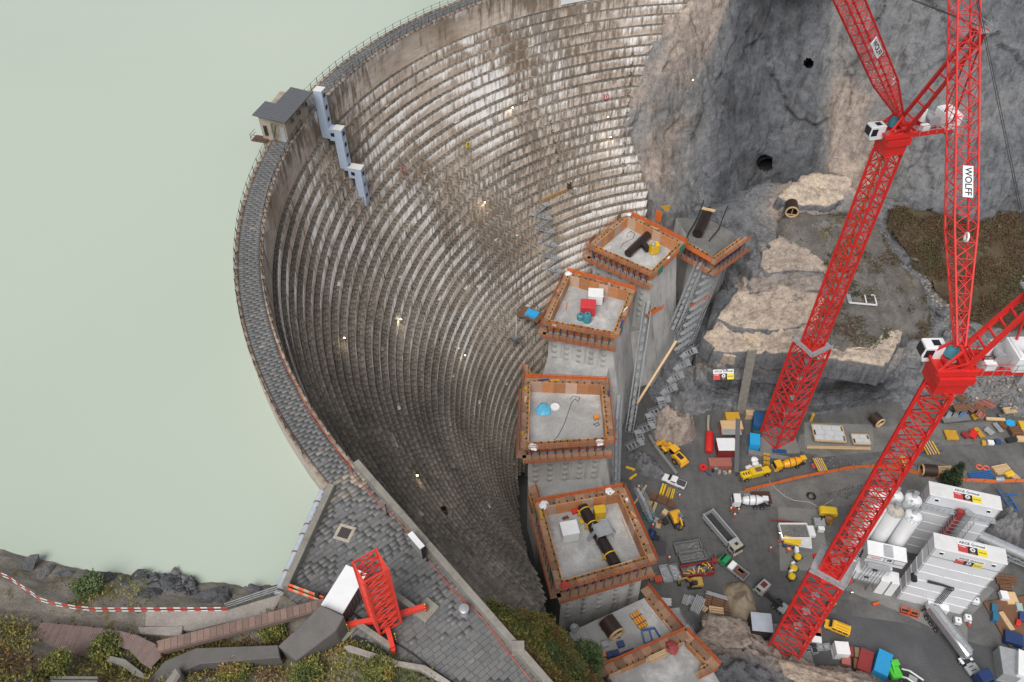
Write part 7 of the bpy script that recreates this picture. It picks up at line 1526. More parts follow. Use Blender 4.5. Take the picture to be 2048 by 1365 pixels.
p=W(1110,815,Z3); mb=MB(); mb.lathe([(0,.12),(.75,.12),(.85,.2),(.9,.2),(.9,0)],24); o=mb.build('round_cover',white,smooth=True); o.location=(p[0],p[1],Z3); tag(o,'round white cover beside the light blue bundle','cover')
boxthing('vibrator_unit','orange compressor box with black hoses on the middle block','compressor',(1192,838),Z3,(1.0,.8,.9),M('unit_orange',(.70,.25,.03),.2,2,.5),.2)
mb=MB(); P=[W(*q,Z3+.05) for q in ((1150,798),(1143,806),(1140,815),(1128,850),(1115,874),(1106,882))]; mb.path(P,.05,5); mb.path([W(*q,Z3+.05) for q in ((1186,848),(1192,853),(1199,850),(1196,845),(1188,850))],.06,5); mb.path([W(*q,Z3+.05) for q in ((1150,798),(1156,804),(1160,795),(1146,792),(1140,799))],.05,5); tag(mb.build('vibrator_hose',cablem),'black hoses lying across the pour of the middle block','hose')
# red cabin block
boxthing('white_shed','white shed on the block with the red cabin','shed',(1190,603),Z2,(3.2,2.7,2.6),white,-.1,white); boxthing('red_cabin','red cabin on the pour between white shed and blue tanks','cabin',(1175,625),Z2,(3.2,2.7,2.6),M('cabin_red',(.55,.04,.05),.15,1,.45),-.1,M('cabin_red',(.55,.04,.05)))
for (px,py),r,h,l in (((1161,638),.85,1.4,'round blue ball tank in front of the red cabin'),((1174,643),.9,2.3,'teal cylindrical tank in front of the red cabin')):
    p=W(px,py,Z2); t=thing('site_tank',l,'tank',(p[0],p[1],Z2)); mb=MB(); mb.lathe([(0,0),(r,0),(r,h*.8),(r*.7,h),(0,h)],16); mb.build('vessel',tealt,t,smooth=True); mb=MB(); mb.tube((0,0,h),(0,0,h+.12),.2,10); mb.build('cap',blk,t)
slats('orange handled tools lying on the red cabin block',(1134,606),(1132,620),.3,2,M('handle_orange',(.6,.2,.05),.2,2,.6),Z2,None,.08,'tool_set','tools')
mb=MB(); a=W(1218,570,38); b=W(1213,618,Z2); mb.tube((0,0,0),tuple(b-a),.03,5); mb.cbox((0,0,.0),(.35,.35,.9)); mb.cbox(tuple(b-a+np.array([0,0,.1])),(.5,.5,.3)); o=mb.build('crane_hook',M('hook_grey',(.4,.38,.36),.3,2,.5)); o.location=tuple(a); tag(o,'hanging crane hook block with load line over the red cabin block','hook')
# rear block
pipe_line('dark pipe in two sections on the rear block',[(1305,462),(1283,482),(1256,508)],.95,Zb1,()); pipe_line('short dark branch pipe beside the yellow tank on the rear block',[(1283,484),(1296,500)],.8,Zb1,())
boxthing('yellow_tank','upright yellow tank on the rear block','tank',(1307,506),Zb1,(2.0,1.6,2.6),yellow,.3); p=W(1306.5,491,Zb1+2.6); mb=MB(); mb.lathe([(.5,0),(.5,.6),(.4,.7),(0,.7)],14); o=mb.build('round_filter',galv,smooth=True); o.location=(p[0],p[1],Zb1+2.6); tag(o,'round grey filter on top of the upright yellow tank','filter')
mb=MB(); mb.path([W(*q,Zb1+.05) for q in ((1240,498),(1246,488),(1256,482),(1266,478),(1270,468),(1262,463),(1254,468),(1254,476))],.05,5); tag(mb.build('floor_cable',cablem),'thin black cable curled on the floor of the rear block','cable')
pipe_line('dark pipe sloping down to the small corner block',[(1416,422),(1395,468)],1.2,31.1,(),'steel_pipe')
slats('pale timber cross beams on the end of the sloping dark pipe',(1404,418),(1430,424),1.0,2,timber,33.4,None,.2); 
for (a,b,z,l) in (((1320,428),(1338,424),33,'yellow formwork wall standing behind the rear block'),((1310,434),(1322,440),33,'orange net frame behind the rear block')):
    m_,an,L=head(a,b,z); t=thing('form_wall',l,'formwork',(m_[0],m_[1],z-1),an); 
    for k in range(4): piece('panel',ochre if 'yellow' in l else net,t,(-L/2+L*(k+.5)/4,0,1.6),(L/4-.04,.15,3.0))
    piece('waler',beamy,t,(0,.15,1.0),(L,.15,.2)); piece('waler',beamy,t,(0,.15,2.4),(L,.15,.2))
mb=MB(); mb.path([W(*q,31.6) for q in ((1372,480),(1378,465),(1390,445),(1400,425),(1408,400))],.14,6); mb.path([W(*q,31.6) for q in ((1418,482),(1438,458),(1448,430),(1456,412))],.14,6); tag(mb.build('black_hose',cablem),'two thick black hoses beside the sloping dark pipe','hose')
# front low block
slats('bundle of four orange beams with straps on the front low block',(1268,1229),(1288,1257),1.9,4,M('beam_orange',(.70,.30,.03),.2,2,.5),16,bluest,.5); 
t=thing('blue_trestle','dark blue folded steel trestle on the front low block','trestle',W(1302,1275,16),.4)
for a,b in (((-1.6,-.6,.1),(1.4,-.9,.1)),((-1.6,-.6,.1),(-1.2,1.3,1.1)),((1.4,-.9,.1),(1.2,1.0,.5)),((-1.2,1.3,1.1),(1.2,1.0,.5)),((-.2,-.8,.1),(0.2,1.1,.8))): mb=MB(); mb.bar(a,b,.25,.35); mb.build('leg',M('frame_blue2',(.025,.11,.3)),t)
p=W(1149,1258,16); mb=MB(); mb.lathe([(.25,.25),(.3,.25),(.75,.4),(.8,.4),(.8,.3),(.3,0),(0,0)],20); o=mb.build('funnel',alu,smooth=True); o.location=(p[0],p[1],16); tag(o,'pale round funnel on the front low block by the wall','funnel')
for (px,py),mat,l in (((1219,1312),bluest,'blue tool crate, left of the pair at the front formwork'),((1231,1309),bluest,'blue tool crate, right of the pair at the front formwork'),((1241,1291),bluest,'blue tool crate behind the pair'),((1209,1291),galv,'grey sheet metal box left of the blue crates'),((1204,1312),M('unit_orange',(.7,.25,.03)),'orange plastic box by the slope')): boxthing('tool_crate',l,'crate',(px,py),16,(1.2,1.0,.7),mat,.3)
slats('blue steel beams lying along the front formwork',(1242,1312),(1268,1302),.8,3,bluest,16,None,.3); mb=MB(); mb.path([W(*q,16.06) for q in ((1228,1268),(1232,1278),(1240,1276),(1238,1268),(1230,1272))],.07,6); tag(mb.build('black_cable',cablem),'loop of black cable at the mouth of the wooden tube','cable')
slats('pale planks stacked on the front end formwork',(1298,1322),(1332,1306),1.2,5,timber,18.5,None,.15,'plank_stack','planks'); cloth('crumpled dark red sheet on the front end formwork',(1345,1296),18.3,1.2,M('sheet_red',(.30,.05,.05),.3,2,.6),seed=21)
# ================================================================ scaffold stairs
def stair(label,pts,wd,mat=galv,width=1.2,group='grey scaffold stairs',rails=True):
    "pts: world points of successive landings"
    o=np.array(pts[0]); t=thing('scaffold_stair',label,'scaffold',o,0,group); P=[np.array(p)-o for p in pts]
    for i,(a,b) in enumerate(zip(P[:-1],P[1:])):
        d=b-a; h=np.array([d[0],d[1],0]); Lh=np.linalg.norm(h)+1e-6; s=np.array([-h[1],h[0],0])/Lh
        mb=MB()
        for q in (-1,1): mb.bar(a+s*q*width/2,b+s*q*width/2,.06,.22)
        n=max(4,int(abs(d[2])/.28)); 
        for k in range(n): c=a+d*(k+.5)/n; mb.bar(c-s*width/2,c+s*width/2,.26,.04,up=(0,0,1))
        mb.build('flight',mat,t); mb=MB(); mb.bar(b-h/Lh*wd/2,b+h/Lh*wd/2,width*1.15,.06); mb.build('landing',galv,t)
        mb=MB()
        for q in (-1,1):
            for z in (.55,1.05): mb.bar(a+s*q*width/2+(0,0,z),b+s*q*width/2+(0,0,z),.045)
            for e in (a,b): mb.bar(e+s*q*width/2*1.5-(0,0,1.2),e+s*q*width/2*1.5+(0,0,1.2),.06)
        mb.build('hand_rail',galv,t)
    return t
def zig(a,b,n,amp,dirv):
    a=np.array(a);b=np.array(b);d=np.array([*dirv,0.]);d/=np.linalg.norm(d); return [a+(b-a)*k/n+d*amp*(1 if k%2 else -1) for k in range(n+1)]
stair('zigzag scaffold stair climbing the old dam face behind the rear blocks',zig(dam_hit(1108,556)+np.array([0,-1,.5]),dam_hit(1078,412)+np.array([0,-1.,.8]),11,1.6,(1,.3)),1.2)
stair('long grey stair flight zigzagging up the rock beside the downstream wall',zig(W(1322,810,3),W(1382,700,14),9,.9,(1,-.2)),1.1,width=1.6)
stair('grey scaffold stair at the foot of the downstream wall by the kerb',zig(W(1262,900,0.5),W(1330,800,6),6,1.0,(1,-.3)),1.2,width=1.6)
stair('bright aluminium stair beside the front low block',[W(1420,1330,9),W(1395,1300,11),W(1372,1262,11.5),W(1350,1225,8)],1.6,alu,1.8)
def scaffold(label,a,b,wx,wy,nz,ang,nb=3):
    "slanting scaffold tower from base a to top b"
    a=np.array(a,float);b=np.array(b,float); t=thing('scaffold_tower',label,'scaffold',a,0,'grey scaffold towers'); ux=np.array([math.cos(ang),math.sin(ang),0]); uy=np.array([-ux[1],ux[0],0]); D=b-a
    mb=MB(); pts=lambda i,j,k: D*k/nz+ux*(i/nb-.5)*wx+uy*(j-.5)*wy
    for i in range(nb+1):
        for j in (0,1): mb.bar(pts(i,j,0),pts(i,j,nz)+(0,0,1.),.06)
    mb.build('standards',galv,t)
    for k in range(nz+1):
        mb=MB()
        for j in (0,1):
            mb.bar(pts(0,j,k),pts(nb,j,k),.05); mb.bar(pts(0,j,k)+(0,0,1.),pts(nb,j,k)+(0,0,1.),.04)
            for i in range(nb):
                if k<nz: mb.bar(pts(i,j,k),pts(i+1,j,k+1) if (i+k)%2 else pts(i,j,k+1)*.5+pts(i+1,j,k+1)*.5,.04)
        for i in range(nb+1): mb.bar(pts(i,0,k),pts(i,1,k),.05)
        mb.build('ledger_ring',galv,t)
        if 1: c=(pts(0,0,k)+pts(nb,1,k))/2; piece('scaffold_deck',galv if k%3 else greyp,t,(c[0],c[1],c[2]),(wx*.9,wy*.38,.06),ang)
    return t
scaffold('tall grey scaffold on the downstream face beside the red cabin block',W(1262,845,2),W(1296,612,26),6.,1.7,13,math.radians(75),5)
scaffold('grey scaffold below the small corner block by the cliff',W(1365,690,11),W(1420,545,27),6.,2.2,9,math.radians(40),5)
scaffold('narrow scaffold between rear block and corner block',W(1350,650,14),W(1400,530,29),4.,1.8,9,math.radians(60),3)
scaffold('grey scaffold strip along the site side of the middle block',W(1232,985,6),W(1236,815,27),7.,1.2,10,math.radians(80),4)
scaffold('white railed scaffold rack at the right corner of the nearest block',W(1297,1028,2),W(1282,990,13),3.6,1.5,5,math.radians(110),2)
mb=MB(); a=W(1262,806,6); b=W(1340,682,17); mb.bar((0,0,0),b-a,.5,.35); o=mb.build('timber_strut',timber); o.location=tuple(a+np.array([1.2,-1.,1.])); tag(o,'long pale timber strut slanting across the downstream wall','timber')
# kerb wall, concrete chute, company board on the rock, frame
for (a,b,l) in (((1297,876),(1307,894),'short'),((1308,896),(1352,953),'long')): ob('kerb_wall',l+' grey concrete kerb wall section beside the wheel loader','wall',a,b,.7,1.3,conc_slab)
a=W(1500,694,20.5); b=W(1478,812,1.); t=thing('concrete_chute','pale concrete chute running down the terrace cliff','chute',(b[0],b[1],0)); o=np.array([b[0],b[1],0]); off=np.array([0,-1.6,.4])
for q in (-1,0,1): mb=MB(); mb.bar(b-o+off+np.array([q*.85,0,.25 if q else 0]),a-o+off+np.array([q*.85,0,.25 if q else 0]),.3 if q else 1.5,.4,up=(0,-1,.5)); mb.build('side_wall' if q else 'trough',oldconc,t)
t=thing('company_sign','company board on the dark rock above the workshop corner','sign',W(1442,760,8)); c=W(1442,747,10); dv=np.array([0,0,CAMZ])-c; dv/=np.linalg.norm(dv); xx=np.array([1,.05,0]); xx/=np.linalg.norm(xx); nn=np.array([0,-.75,.66]); yy=np.cross(nn,xx); logo_board(t,c-W(1442,760,8)+nn*2.2,xx,yy,4.8)
for q in (-1.8,1.8): mb=MB(); mb.bar(c-W(1442,760,8)+nn*2.1+xx*q,c-W(1442,760,8)+nn*-1+xx*q-(0,0,1.),.15); mb.build('post',galv,t)
m_,an,L=head((1702,594),(1748,598),25.); t=thing('gate_leaf','white rectangular steel frame lying on the gravel terrace','gate',(m_[0],m_[1],24.6),an)
for a,b in (((-3,-1.6,0),(3,-1.6,0)),((-3,1.6,0),(3,1.6,0)),((-3,-1.6,0),(-3,1.6,0)),((3,-1.6,0),(3,1.6,0)),((0.8,-1.6,0),(.8,1.6,0))): mb=MB(); mb.bar(a,b,.25,.3); mb.build('frame_bar',white,t)
rbox(t,'end_plate',(-3.4,-1.5,-.1),(-2.5,1.5,.3),galv,.03)
# earth heap and rock mound
def heap(name,label,cat,px,z,sx,sy,h,mat,seed,an=0,tint=.5,amp=.25,flatk=2.2):
    p=W(*px,z); n=26; g_=np.linspace(-1,1,n); X,Y=np.meshgrid(g_,g_); m=(np.abs(X)**flatk+np.abs(Y)**flatk)**(1/flatk); q=np.stack([X.ravel()*sx,Y.ravel()*sy,np.zeros(n*n)],1)
    hh=np.maximum(0,1-m.ravel()**2)**.8*h*(1+amp*fbm(q*.6+seed,4))+(m.ravel()<.98)*amp*.4*fbm(q*1.4+seed*3,4,True); q[:,2]=np.maximum(hh,-.1)-.05; i=(np.arange(n-1)[:,None]*n+np.arange(n-1)[None]).ravel()
    me=npmesh(name,q,np.stack([i,i+1,i+1+n,i+n],1),[mat],None,None,np.full(len(q),tint)); o=link(name,me); o.location=(p[0],p[1],z); o.rotation_euler=(0,0,an); return tag(o,label,cat)
mud=mk_ground('mud_heap',(.16,.125,.085),(.20,.16,.11),(.24,.20,.145),1.,.25)
heap('earth_heap','brown flat topped earth heap beside the rusty steel beams','heap',(1482,1208),0,2.9,4.6,2.2,mud,3,.1,.5,.45,3.5)
heap('rock_mound','pale rounded rock mound beside the wheel loader','rock',(1346,858),0,5.2,5.0,6.5,rockB,9,.3,.62,.5)
heap('boulder','large grey green boulder behind the rear container tower','boulder',(1998,1062),0,3.6,4.2,5.,rockB,15,.3,.35,.7)
# dark rock cut at the foot of the wall
heap('rock_outcrop','dark layered rock outcrop at the foot of the downstream wall','rock',(1290,930),0,5.5,2.6,1.6,rockA,19,-.75,.3,.9,1.6)
# banner and lettered plates on the dam face
def facept(px,py,z):  # on the vertical upper wall
    b=None
    for s in np.arange(2,ALEN,.2):
        p=path_pt(np.array([s]),0,z)[0]; e=np.hypot(*(Pj(p)-[px,py]))
        if b is None or e<b[0]: b=(e,s)
    return b[1]
sb=facept(1121,14,77.); t=thing('banner','white banner with dark lettering hanging at the top of the far dam face','banner',path_pt(np.array([sb]),.1,77.)[0]); o=path_pt(np.array([sb]),.1,77.)[0]
q=[path_pt(np.array([sb-k*1.5]),.14,77.)[0]-o for k in range(8)]
for a,b in zip(q[:-1],q[1:]): mb=MB(); mb.add([a,b,b+(0,0,3.6),a+(0,0,3.6)],[(0,1,2,3)]); mb.build('banner_sheet',white,t,fix=False)
dx=q[3]-q[0]; dx/=np.linalg.norm(dx); text('lettering','wir im',2.4,blackink,t,frame((q[1]+q[2])/2+np.cross(dx,(0,0,1))*.10+np.array([0,0,2.3]),dx,(0,0,1)))
def plate(px,py,letter,bgm,inkm,label):
    p=dam_hit(px,py); cdir=DC-p[:2]; cdir=np.array([*cdir/np.linalg.norm(cdir),0]); p=p+cdir*.9+np.array([0,0,.5]); x=np.cross((0,0,1),cdir); t=thing('letter_plate',label,'sign',p,0,'letter plates on the dam steps'); mb=MB(); mb.bar(-x*.55,x*.55,.06,1.2); mb.build('plate',bgm,t); text('letter',letter,1.1,inkm,t,frame(cdir*.06,x,(0,0,1)),.003,True); mb=MB(); mb.bar((0,0,-.6),np.array([0,0,-1.2])-cdir*.2,.08); mb.build('bracket',blk,t)
plate(1209,195,'D',redink,white,'red plate with white letter D on the far dam steps'); plate(930,291,'F',yelink,blackink,'yellow plate with black letter F on the dam steps'); plate(800,341,'G',redink,white,'red plate with white letter G on the dam steps'); plate(1046,198,'E',white,orink,'white plate with orange letter E on the far dam steps')
# flood lights
lampm,ntl,bl_=newmat('flood_lens',.3); bl_.inputs['Emission Color'].default_value=(1,.93,.8,1); bl_.inputs['Emission Strength'].default_value=2.5
def flood(p,label,energy=60,aim=None):
    t=thing('flood_light',label,'lamp',p,0,'lit flood lights'); rbox(t,'housing',(-.22,-.12,.5),(.22,.12,.85),blk,.03); mb=MB(); mb.tube((0,0,-.6),(0,0,.5),.04,6); mb.build('stand',blk,t); mb=MB(); mb.box((-.14,-.15,.56),(.14,-.125,.78)); mb.build('lens',lampm,t)
    ld=bpy.data.lights.new('flood_bulb','POINT'); ld.energy=energy*.4; ld.color=(1,.84,.55); ld.shadow_soft_size=.15; lo=bpy.data.objects.new('bulb',ld); COL.objects.link(lo); lo.parent=t; lo.location=(0,-.5,.6)
for px,py,l,e in ((1218,283,'lit flood light on the far dam steps near the abutment',90),(1213,243,'small lit flood light above the brighter one near the abutment',12),(1022,226,'lit flood light among the pale streaks of the far dam steps',70),(966,414,'lit flood light throwing a yellow patch mid face',110),(797,650,'lit flood light on the dark steps in the left half',70),(684,690,'lit flood light on the upper left steps',35),(829,966,'lit flood light on the near lower dam steps',60),(925,720,'faint lit flood light above the middle block',25)):
    p=dam_hit(px,py); cdir=DC-p[:2]; cdir=np.array([*cdir/np.linalg.norm(cdir),0]); flood(p+cdir*.6+np.array([0,0,.9]),l,e)
c=WY(1383,160,168.); flood(c+np.array([0,-1.2,0]),'bright flood light on the pink rock rib right of the dam',40); flood(W(1558,1068,2.2),'bright white work light at the gravel hopper',60); flood(W(1702,1187,.6),'lit work light on the ground under the mixer house',25)
# pipe stubs and chain ladder on the face
for (px,py),l,s in (((889,1034),'dark brown pipe stub standing on the near dam steps',1.),((1138,381),'dark brown pipe stub on the far dam steps',1.)):
    p=dam_hit(px,py); t=thing('pipe_stub',l,'pipe',p+np.array([0,0,.1])); mb=MB(); mb.lathe([(.5,0),(.5,2.0),(.43,2.0),(.43,.2),(0,.2)],16); mb.build('pipe',M('rust_pipe',(.06,.032,.025),.4,2,.6),t,smooth=True); rbox(t,'base_plate',(-1.0,-.9,-.3),(1.0,.9,.05),oldconc,.03)
mb=MB(); a=dam_hit(1132,386)+np.array([0,-.6,1.]); b=dam_hit(1078,410)+np.array([0,-.6,1.]); mb.bar((0,0,0),b-a,.25,.25); mb.bar((0,0,.45),b-a+np.array([0,0,.45]),.2,.2); o=mb.build('timber_rail',M('rail_ochre',(.40,.22,.07),.4,2,.7)); o.location=tuple(a); tag(o,'ochre timber rails leading from pipe stub to zigzag stair','timber')
def rungs(label,pxs,n,wd=.5,name='chain_ladder'):
    P=[dam_hit(*p)+np.array([0,0,.8]) for p in pxs]; t=thing(name,label,'ladder',P[0]); o=P[0]; mb=MB(); seg=len(P)-1
    pts=[P[int(min(seg-1,k*seg//n))]+(P[int(min(seg-1,k*seg//n))+1]-P[int(min(seg-1,k*seg//n))])*((k*seg/n)-int(k*seg//n)) for k in range(n+1)]
    for i,p in enumerate(pts[:-1]): d=pts[i+1]-p; s=np.cross(d,(0,0,1)); s/=np.linalg.norm(s)+1e-6; mb.bar(p-o-s*wd,p-o+s*wd,.09); mb.bar(p-o+s*wd*(1 if i%2 else -1),pts[i+1]-o,.07)
    mb.build('rungs',M('dark_iron',(.05,.04,.035),.3,2,.7),t)
rungs('dark iron step ladder crossing the near dam face',[(838,1055),(880,1058),(920,1070),(964,1082)],22,.45); rungs('thin ladder down the far dam steps near the abutment',[(1265,110),(1258,180),(1250,270),(1244,360)],40,.3); rungs('faint ladder hanging in the middle of the far steps',[(1098,235),(1108,290),(1116,335)],24,.3)
# posts on the steps
for k,(px,py) in enumerate(((690,405),(708,470),(660,530),(590,600),(745,500),(770,560),(800,520),(825,585),(850,640),(760,620),(905,560),(880,690),(815,480),(860,530),(915,650),(700,590))):
    p=dam_hit(px,py); me=UNIT.get('post'); o=link('step_post',me); o.location=tuple(p+np.array([0,0,.3])); o.scale=(1.6,1.6,1.3); tag(o,'short black iron post standing on a step of the dam face','post','black posts on the dam steps')
# blue tarp platform and small lift on the steps
p=W(1062,628,27); t=thing('work_platform','rusty work platform with bright blue sheet between old dam and new block','platform',(p[0],p[1],27),-.5); rbox(t,'deck',(-2.6,-1.6,-.3),(2.6,1.6,0),rustb,.03); rbox(t,'blue_sheet',(-1.2,-1.2,.02),(1.6,1.2,.2),sky_c,.05)
mb=MB()
for s in (-1,1): mb.bar((-2.6,s*1.6,1.0),(2.6,s*1.6,1.0),.08); mb.bar((s*2.6,-1.6,1.0),(s*2.6,1.6,1.0),.08)
for x in (-2.6,0,2.6):
    for s in (-1,1): mb.bar((x,s*1.6,-.3),(x,s*1.6,1.),.08)
mb.build('guard_rail',rustb,t)
for x in (-2,2): mb=MB(); mb.bar((x,0,-.3),(x-.5,2.5,-4),.2); mb.build('strut',rustb,t)
p=W(1032,680,24); t=thing('spider_lift','small dark spider lift with thin boom on the lower dam steps','lift',(p[0],p[1],24),.6); rbox(t,'carriage',(-.9,-.6,0),(.9,.6,1.0),greyc,.06); mb=MB(); mb.bar((0,0,1.),(1.2,1.6,5.),.16); mb.build('boom',hosew,t)
for x in (-1,1):
    for y in (-1,1): mb=MB(); mb.bar((x*.8,y*.5,.5),(x*1.6,y*1.2,0),.1); mb.build('leg',chassis,t)
slats('orange brown boards leaning on the lower dam steps',(1004,670),(1036,634),.6,2,M('rail_ochre',(.4,.22,.07)),23,None,.15,dz=1.)
# white squares / plates
for (px,py),l in (((1020,1205),'white square plate on the lower end of the near dam face'),((915,700),'small white plate on the steps left of the middle block')):
    p=dam_hit(px,py); mb=MB(); mb.cbox((0,0,0),(.8,.8,.1)); o=mb.build('survey_plate',white); o.location=tuple(p+np.array([0,0,.6])); o.rotation_euler=(.3,.2,.5); tag(o,l,'plate')
# ================================================================ plants, boulders, shore furniture, people
def mk_leaf(name,stops):
    m,nt,b=newmat(name,.7); c=ramp(nt,attr(nt,'tint').outputs['Fac'],stops); nt.links.new(c,b.inputs['Base Color']); b.inputs['Subsurface Weight'].default_value=0; return m
grassm=mk_leaf('meadow_leaves',[(0,(.06,.085,.02)),(.3,(.13,.15,.035)),(.55,(.24,.23,.055)),(.75,(.29,.235,.065)),(.9,(.25,.15,.05)),(1,(.17,.085,.045))])
leafm=mk_leaf('shrub_leaves',[(0,(.05,.08,.03)),(.5,(.10,.15,.055)),(1,(.17,.22,.09))])
pinem=mk_leaf('pine_needles',[(0,(.015,.028,.012)),(.5,(.03,.05,.02)),(1,(.055,.075,.03))])
heatherm=mk_leaf('heather_leaves',[(0,(.05,.055,.018)),(.4,(.075,.062,.022)),(.7,(.10,.062,.028)),(1,(.085,.042,.024))])
bark=M('bark',(.10,.075,.05),.4,3,.9)
def leaves(P,size,up=.4,r=rng,per=3,spread=.25):
    "a mesh of small bent leaf triangles in clumps round the points P"
    n=len(P)*per; c=np.repeat(P,per,0)+r.normal(0,spread,(n,3))*np.array([1,1,.35]); d=r.normal(0,1,(n,3)); d[:,2]=np.abs(d[:,2])*up+.3; d/=np.linalg.norm(d,axis=1,keepdims=True)
    s=np.cross(d,r.normal(0,1,(n,3))); s/=np.linalg.norm(s,axis=1,keepdims=True)+1e-9; L=(size*r.uniform(.6,1.4,n))[:,None]
    v=np.stack([c-s*L*.28,c+s*L*.28,c+d*L+s*L*.1,c+d*L-s*L*.1],1).reshape(-1,3); f=np.arange(n*4).reshape(-1,4); return v,f
def scatter(name,label,pname,n,size,mask,mat,tint,per=3,spread=.25,off=.0,cat='grass'):
    P=PATCH[pname].reshape(-1,3); m=mask(P); idx=np.flatnonzero(m); 
    if len(idx)==0: return
    pick=rng.choice(idx,n); Q=P[pick]+rng.normal(0,.35,(n,3))*np.array([1,1,.1])+np.array([0,0,off])
    v,f=leaves(Q,size,.8,per=per,spread=spread); tt=np.clip(tint+.55*fbm(Q*.18+7,4)+rng.normal(0,.12,n),0,1); o=link(name,npmesh(name,v,f,[mat],None,None,np.repeat(tt,per*4)),None,'stuff'); return tag(o,label,cat)
scatter('meadow_plants','dense green and rust plants on the slope below the wing parapet','vegetated_slope',24000,.26,lambda P:(fbm(P*.25+3,3)>-.35)&(P[:,2]>36+10*fbm(P*.12,2)),grassm,.6)
def shore_mask(P):
    q=np.array([Pj(p) for p in P]); x,y=q[:,0],q[:,1]; low=(y>1262+np.clip((x-300)*.06,-40,60))|((x<330)&(y>1270-np.abs(x-150)*.05)); mid=(y>1165)&(y<1216)&(x>110)&(x<300); deck=(x>60)&(x<325)&(y>1246)&(y<1322)
    return ((low&~deck)&(fbm(P*.22+1,3)>-.45))|(mid&(fbm(P*.5+9,3)>-.1))
scatter('shore_plants','rust and green plants covering the bank at the lower left','shore',24000,.22,shore_mask,grassm,.52)
scatter('heath_tufts','brown heather tufts on the right slope','heath_slope',14000,.36,lambda P:fbm(P*.15+2,3)>-.5,heatherm,.65,3,.4)
scatter('terrace_tufts','sparse dry grass on the gravel terrace','gravel_terrace',2500,.4,lambda P:fbm(P*.2+5,3)>.15,heatherm,.3,3,.4)
def shrub(label,px,z,h,r,n,mat,size=.28,name='shrub',cone=False,cat='shrub',tint=.5,loc=None):
    p=W(*px,z) if loc is None else loc; t=thing(name,label,cat,p); mb=MB(); lim=6 if not cone else 1
    if cone: mb.tube((0,0,-.3),(0,0,h*.97),.22,8,.03)
    else:
        mb.tube((0,0,-.3),(.05,0,h*.35),.16,7,.10)
        for k in range(lim): a=2*math.pi*k/lim+random.uniform(-.3,.3); e=(r*.6*math.cos(a),r*.6*math.sin(a),h*random.uniform(.6,.9)); mb.tube((.05,0,h*.3),e,.08,6,.03)
    mb.build('trunk',bark,t)
    u=rng.normal(0,1,(n,3)); u/=np.linalg.norm(u,axis=1,keepdims=True); k=rng.uniform(.35,1,n)**.5
    if cone: zz=rng.uniform(.08,1,n)**1.1; rr=r*(1-zz)*rng.uniform(.3,1,n)*(.75+.35*np.sin(zz*42)); a=rng.uniform(0,2*math.pi,n); Q=np.stack([rr*np.cos(a),rr*np.sin(a),zz*h-rr*.15],1)
    else: Q=u*k[:,None]*np.array([r,r,h*.45])*(1+.35*fbm(u*1.7+px[0],3))[:,None]+np.array([0,0,h*.58]); Q=Q[Q[:,2]>.1]
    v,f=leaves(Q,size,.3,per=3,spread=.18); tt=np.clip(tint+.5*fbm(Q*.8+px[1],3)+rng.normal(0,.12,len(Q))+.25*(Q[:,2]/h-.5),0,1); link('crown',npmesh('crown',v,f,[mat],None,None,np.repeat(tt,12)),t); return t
def slope_z(pname,px):
    P=PATCH[pname].reshape(-1,3); q=np.array([Pj(p) for p in P]); i=np.argsort(np.hypot(q[:,0]-px[0],q[:,1]-px[1]))[0]; return P[i]
shrub('round green shrub tree on the slope above the front low block',(1168,1318),0,5.2,2.3,2600,leafm,.26,'shrub_tree',cat='tree',loc=slope_z('vegetated_slope',(1172,1330)))
for k,(px,l) in enumerate((((1092,1318),'small dark shrub beside the wing parapet pier'),((1150,1345),'low green shrub below the round shrub tree'),((1188,1352),'low green shrub at the corner of the front formwork'))): shrub(l,px,0,1.6,1.2,500,leafm,.2,loc=slope_z('vegetated_slope',px))
shrub('dark green shrub between the shore rocks',(184,1172),0,1.5,1.2,700,leafm,.18,loc=slope_z('shore',(186,1180)),tint=.35)
for px,l in (((215,1305),'green bush growing through the end of the wooden deck'),((470,1345),'dark green bush at the lower edge near the concrete walls'),((545,1262),'rust green bush beside the plank walkway'),((620,1350),'small green bush at the bottom edge'),((120,1340),'yellow green bush on the bank below the deck'),((760,1352),'green bush at the bottom edge below the crane beams')): shrub(l,px,0,1.3,1.3,650,grassm,.2,loc=slope_z('shore',px),tint=.4)
shrub('dark pine tree beside the timber trough and orange net',(1897,968),0,7.5,3.0,2600,pinem,.4,'pine_tree',True,'tree')
# boulders
def mk_boulder(seed,n=2):
    bm=bmesh.new(); bmesh.ops.create_icosphere(bm,subdivisions=n,radius=1); P=np.array([v.co[:] for v in bm.verts]); b1,b2,idv=worley(P*1.1+seed*7.7,seed); k=1+.3*fbm(P*1.2+seed*3,3)+.18*(idv-.5)
    for v,q in zip(bm.verts,P*k[:,None]): v.co=q
    me=bpy.data.meshes.new('boulder'); bm.to_mesh(me); bm.free(); a=me.attributes.new('tint','FLOAT','POINT'); a.data.foreach_set('value',np.full(len(P),.12+.1*(seed%4),np.float32)); return me
shorerock=mk_rock('shore_rock',grey_stops,.3,.8)
BM=[mk_boulder(k) for k in range(6)]
for m_ in BM: m_.materials.append(shorerock)
def boulder(label,px,z,s,k,an,grp):
    p=W(*px,z); o=link('boulder',BM[k]); o.location=(p[0],p[1],z); o.scale=s; o.rotation_euler=(random.uniform(-.3,.3),random.uniform(-.3,.3),an); return tag(o,label,'boulder',grp)
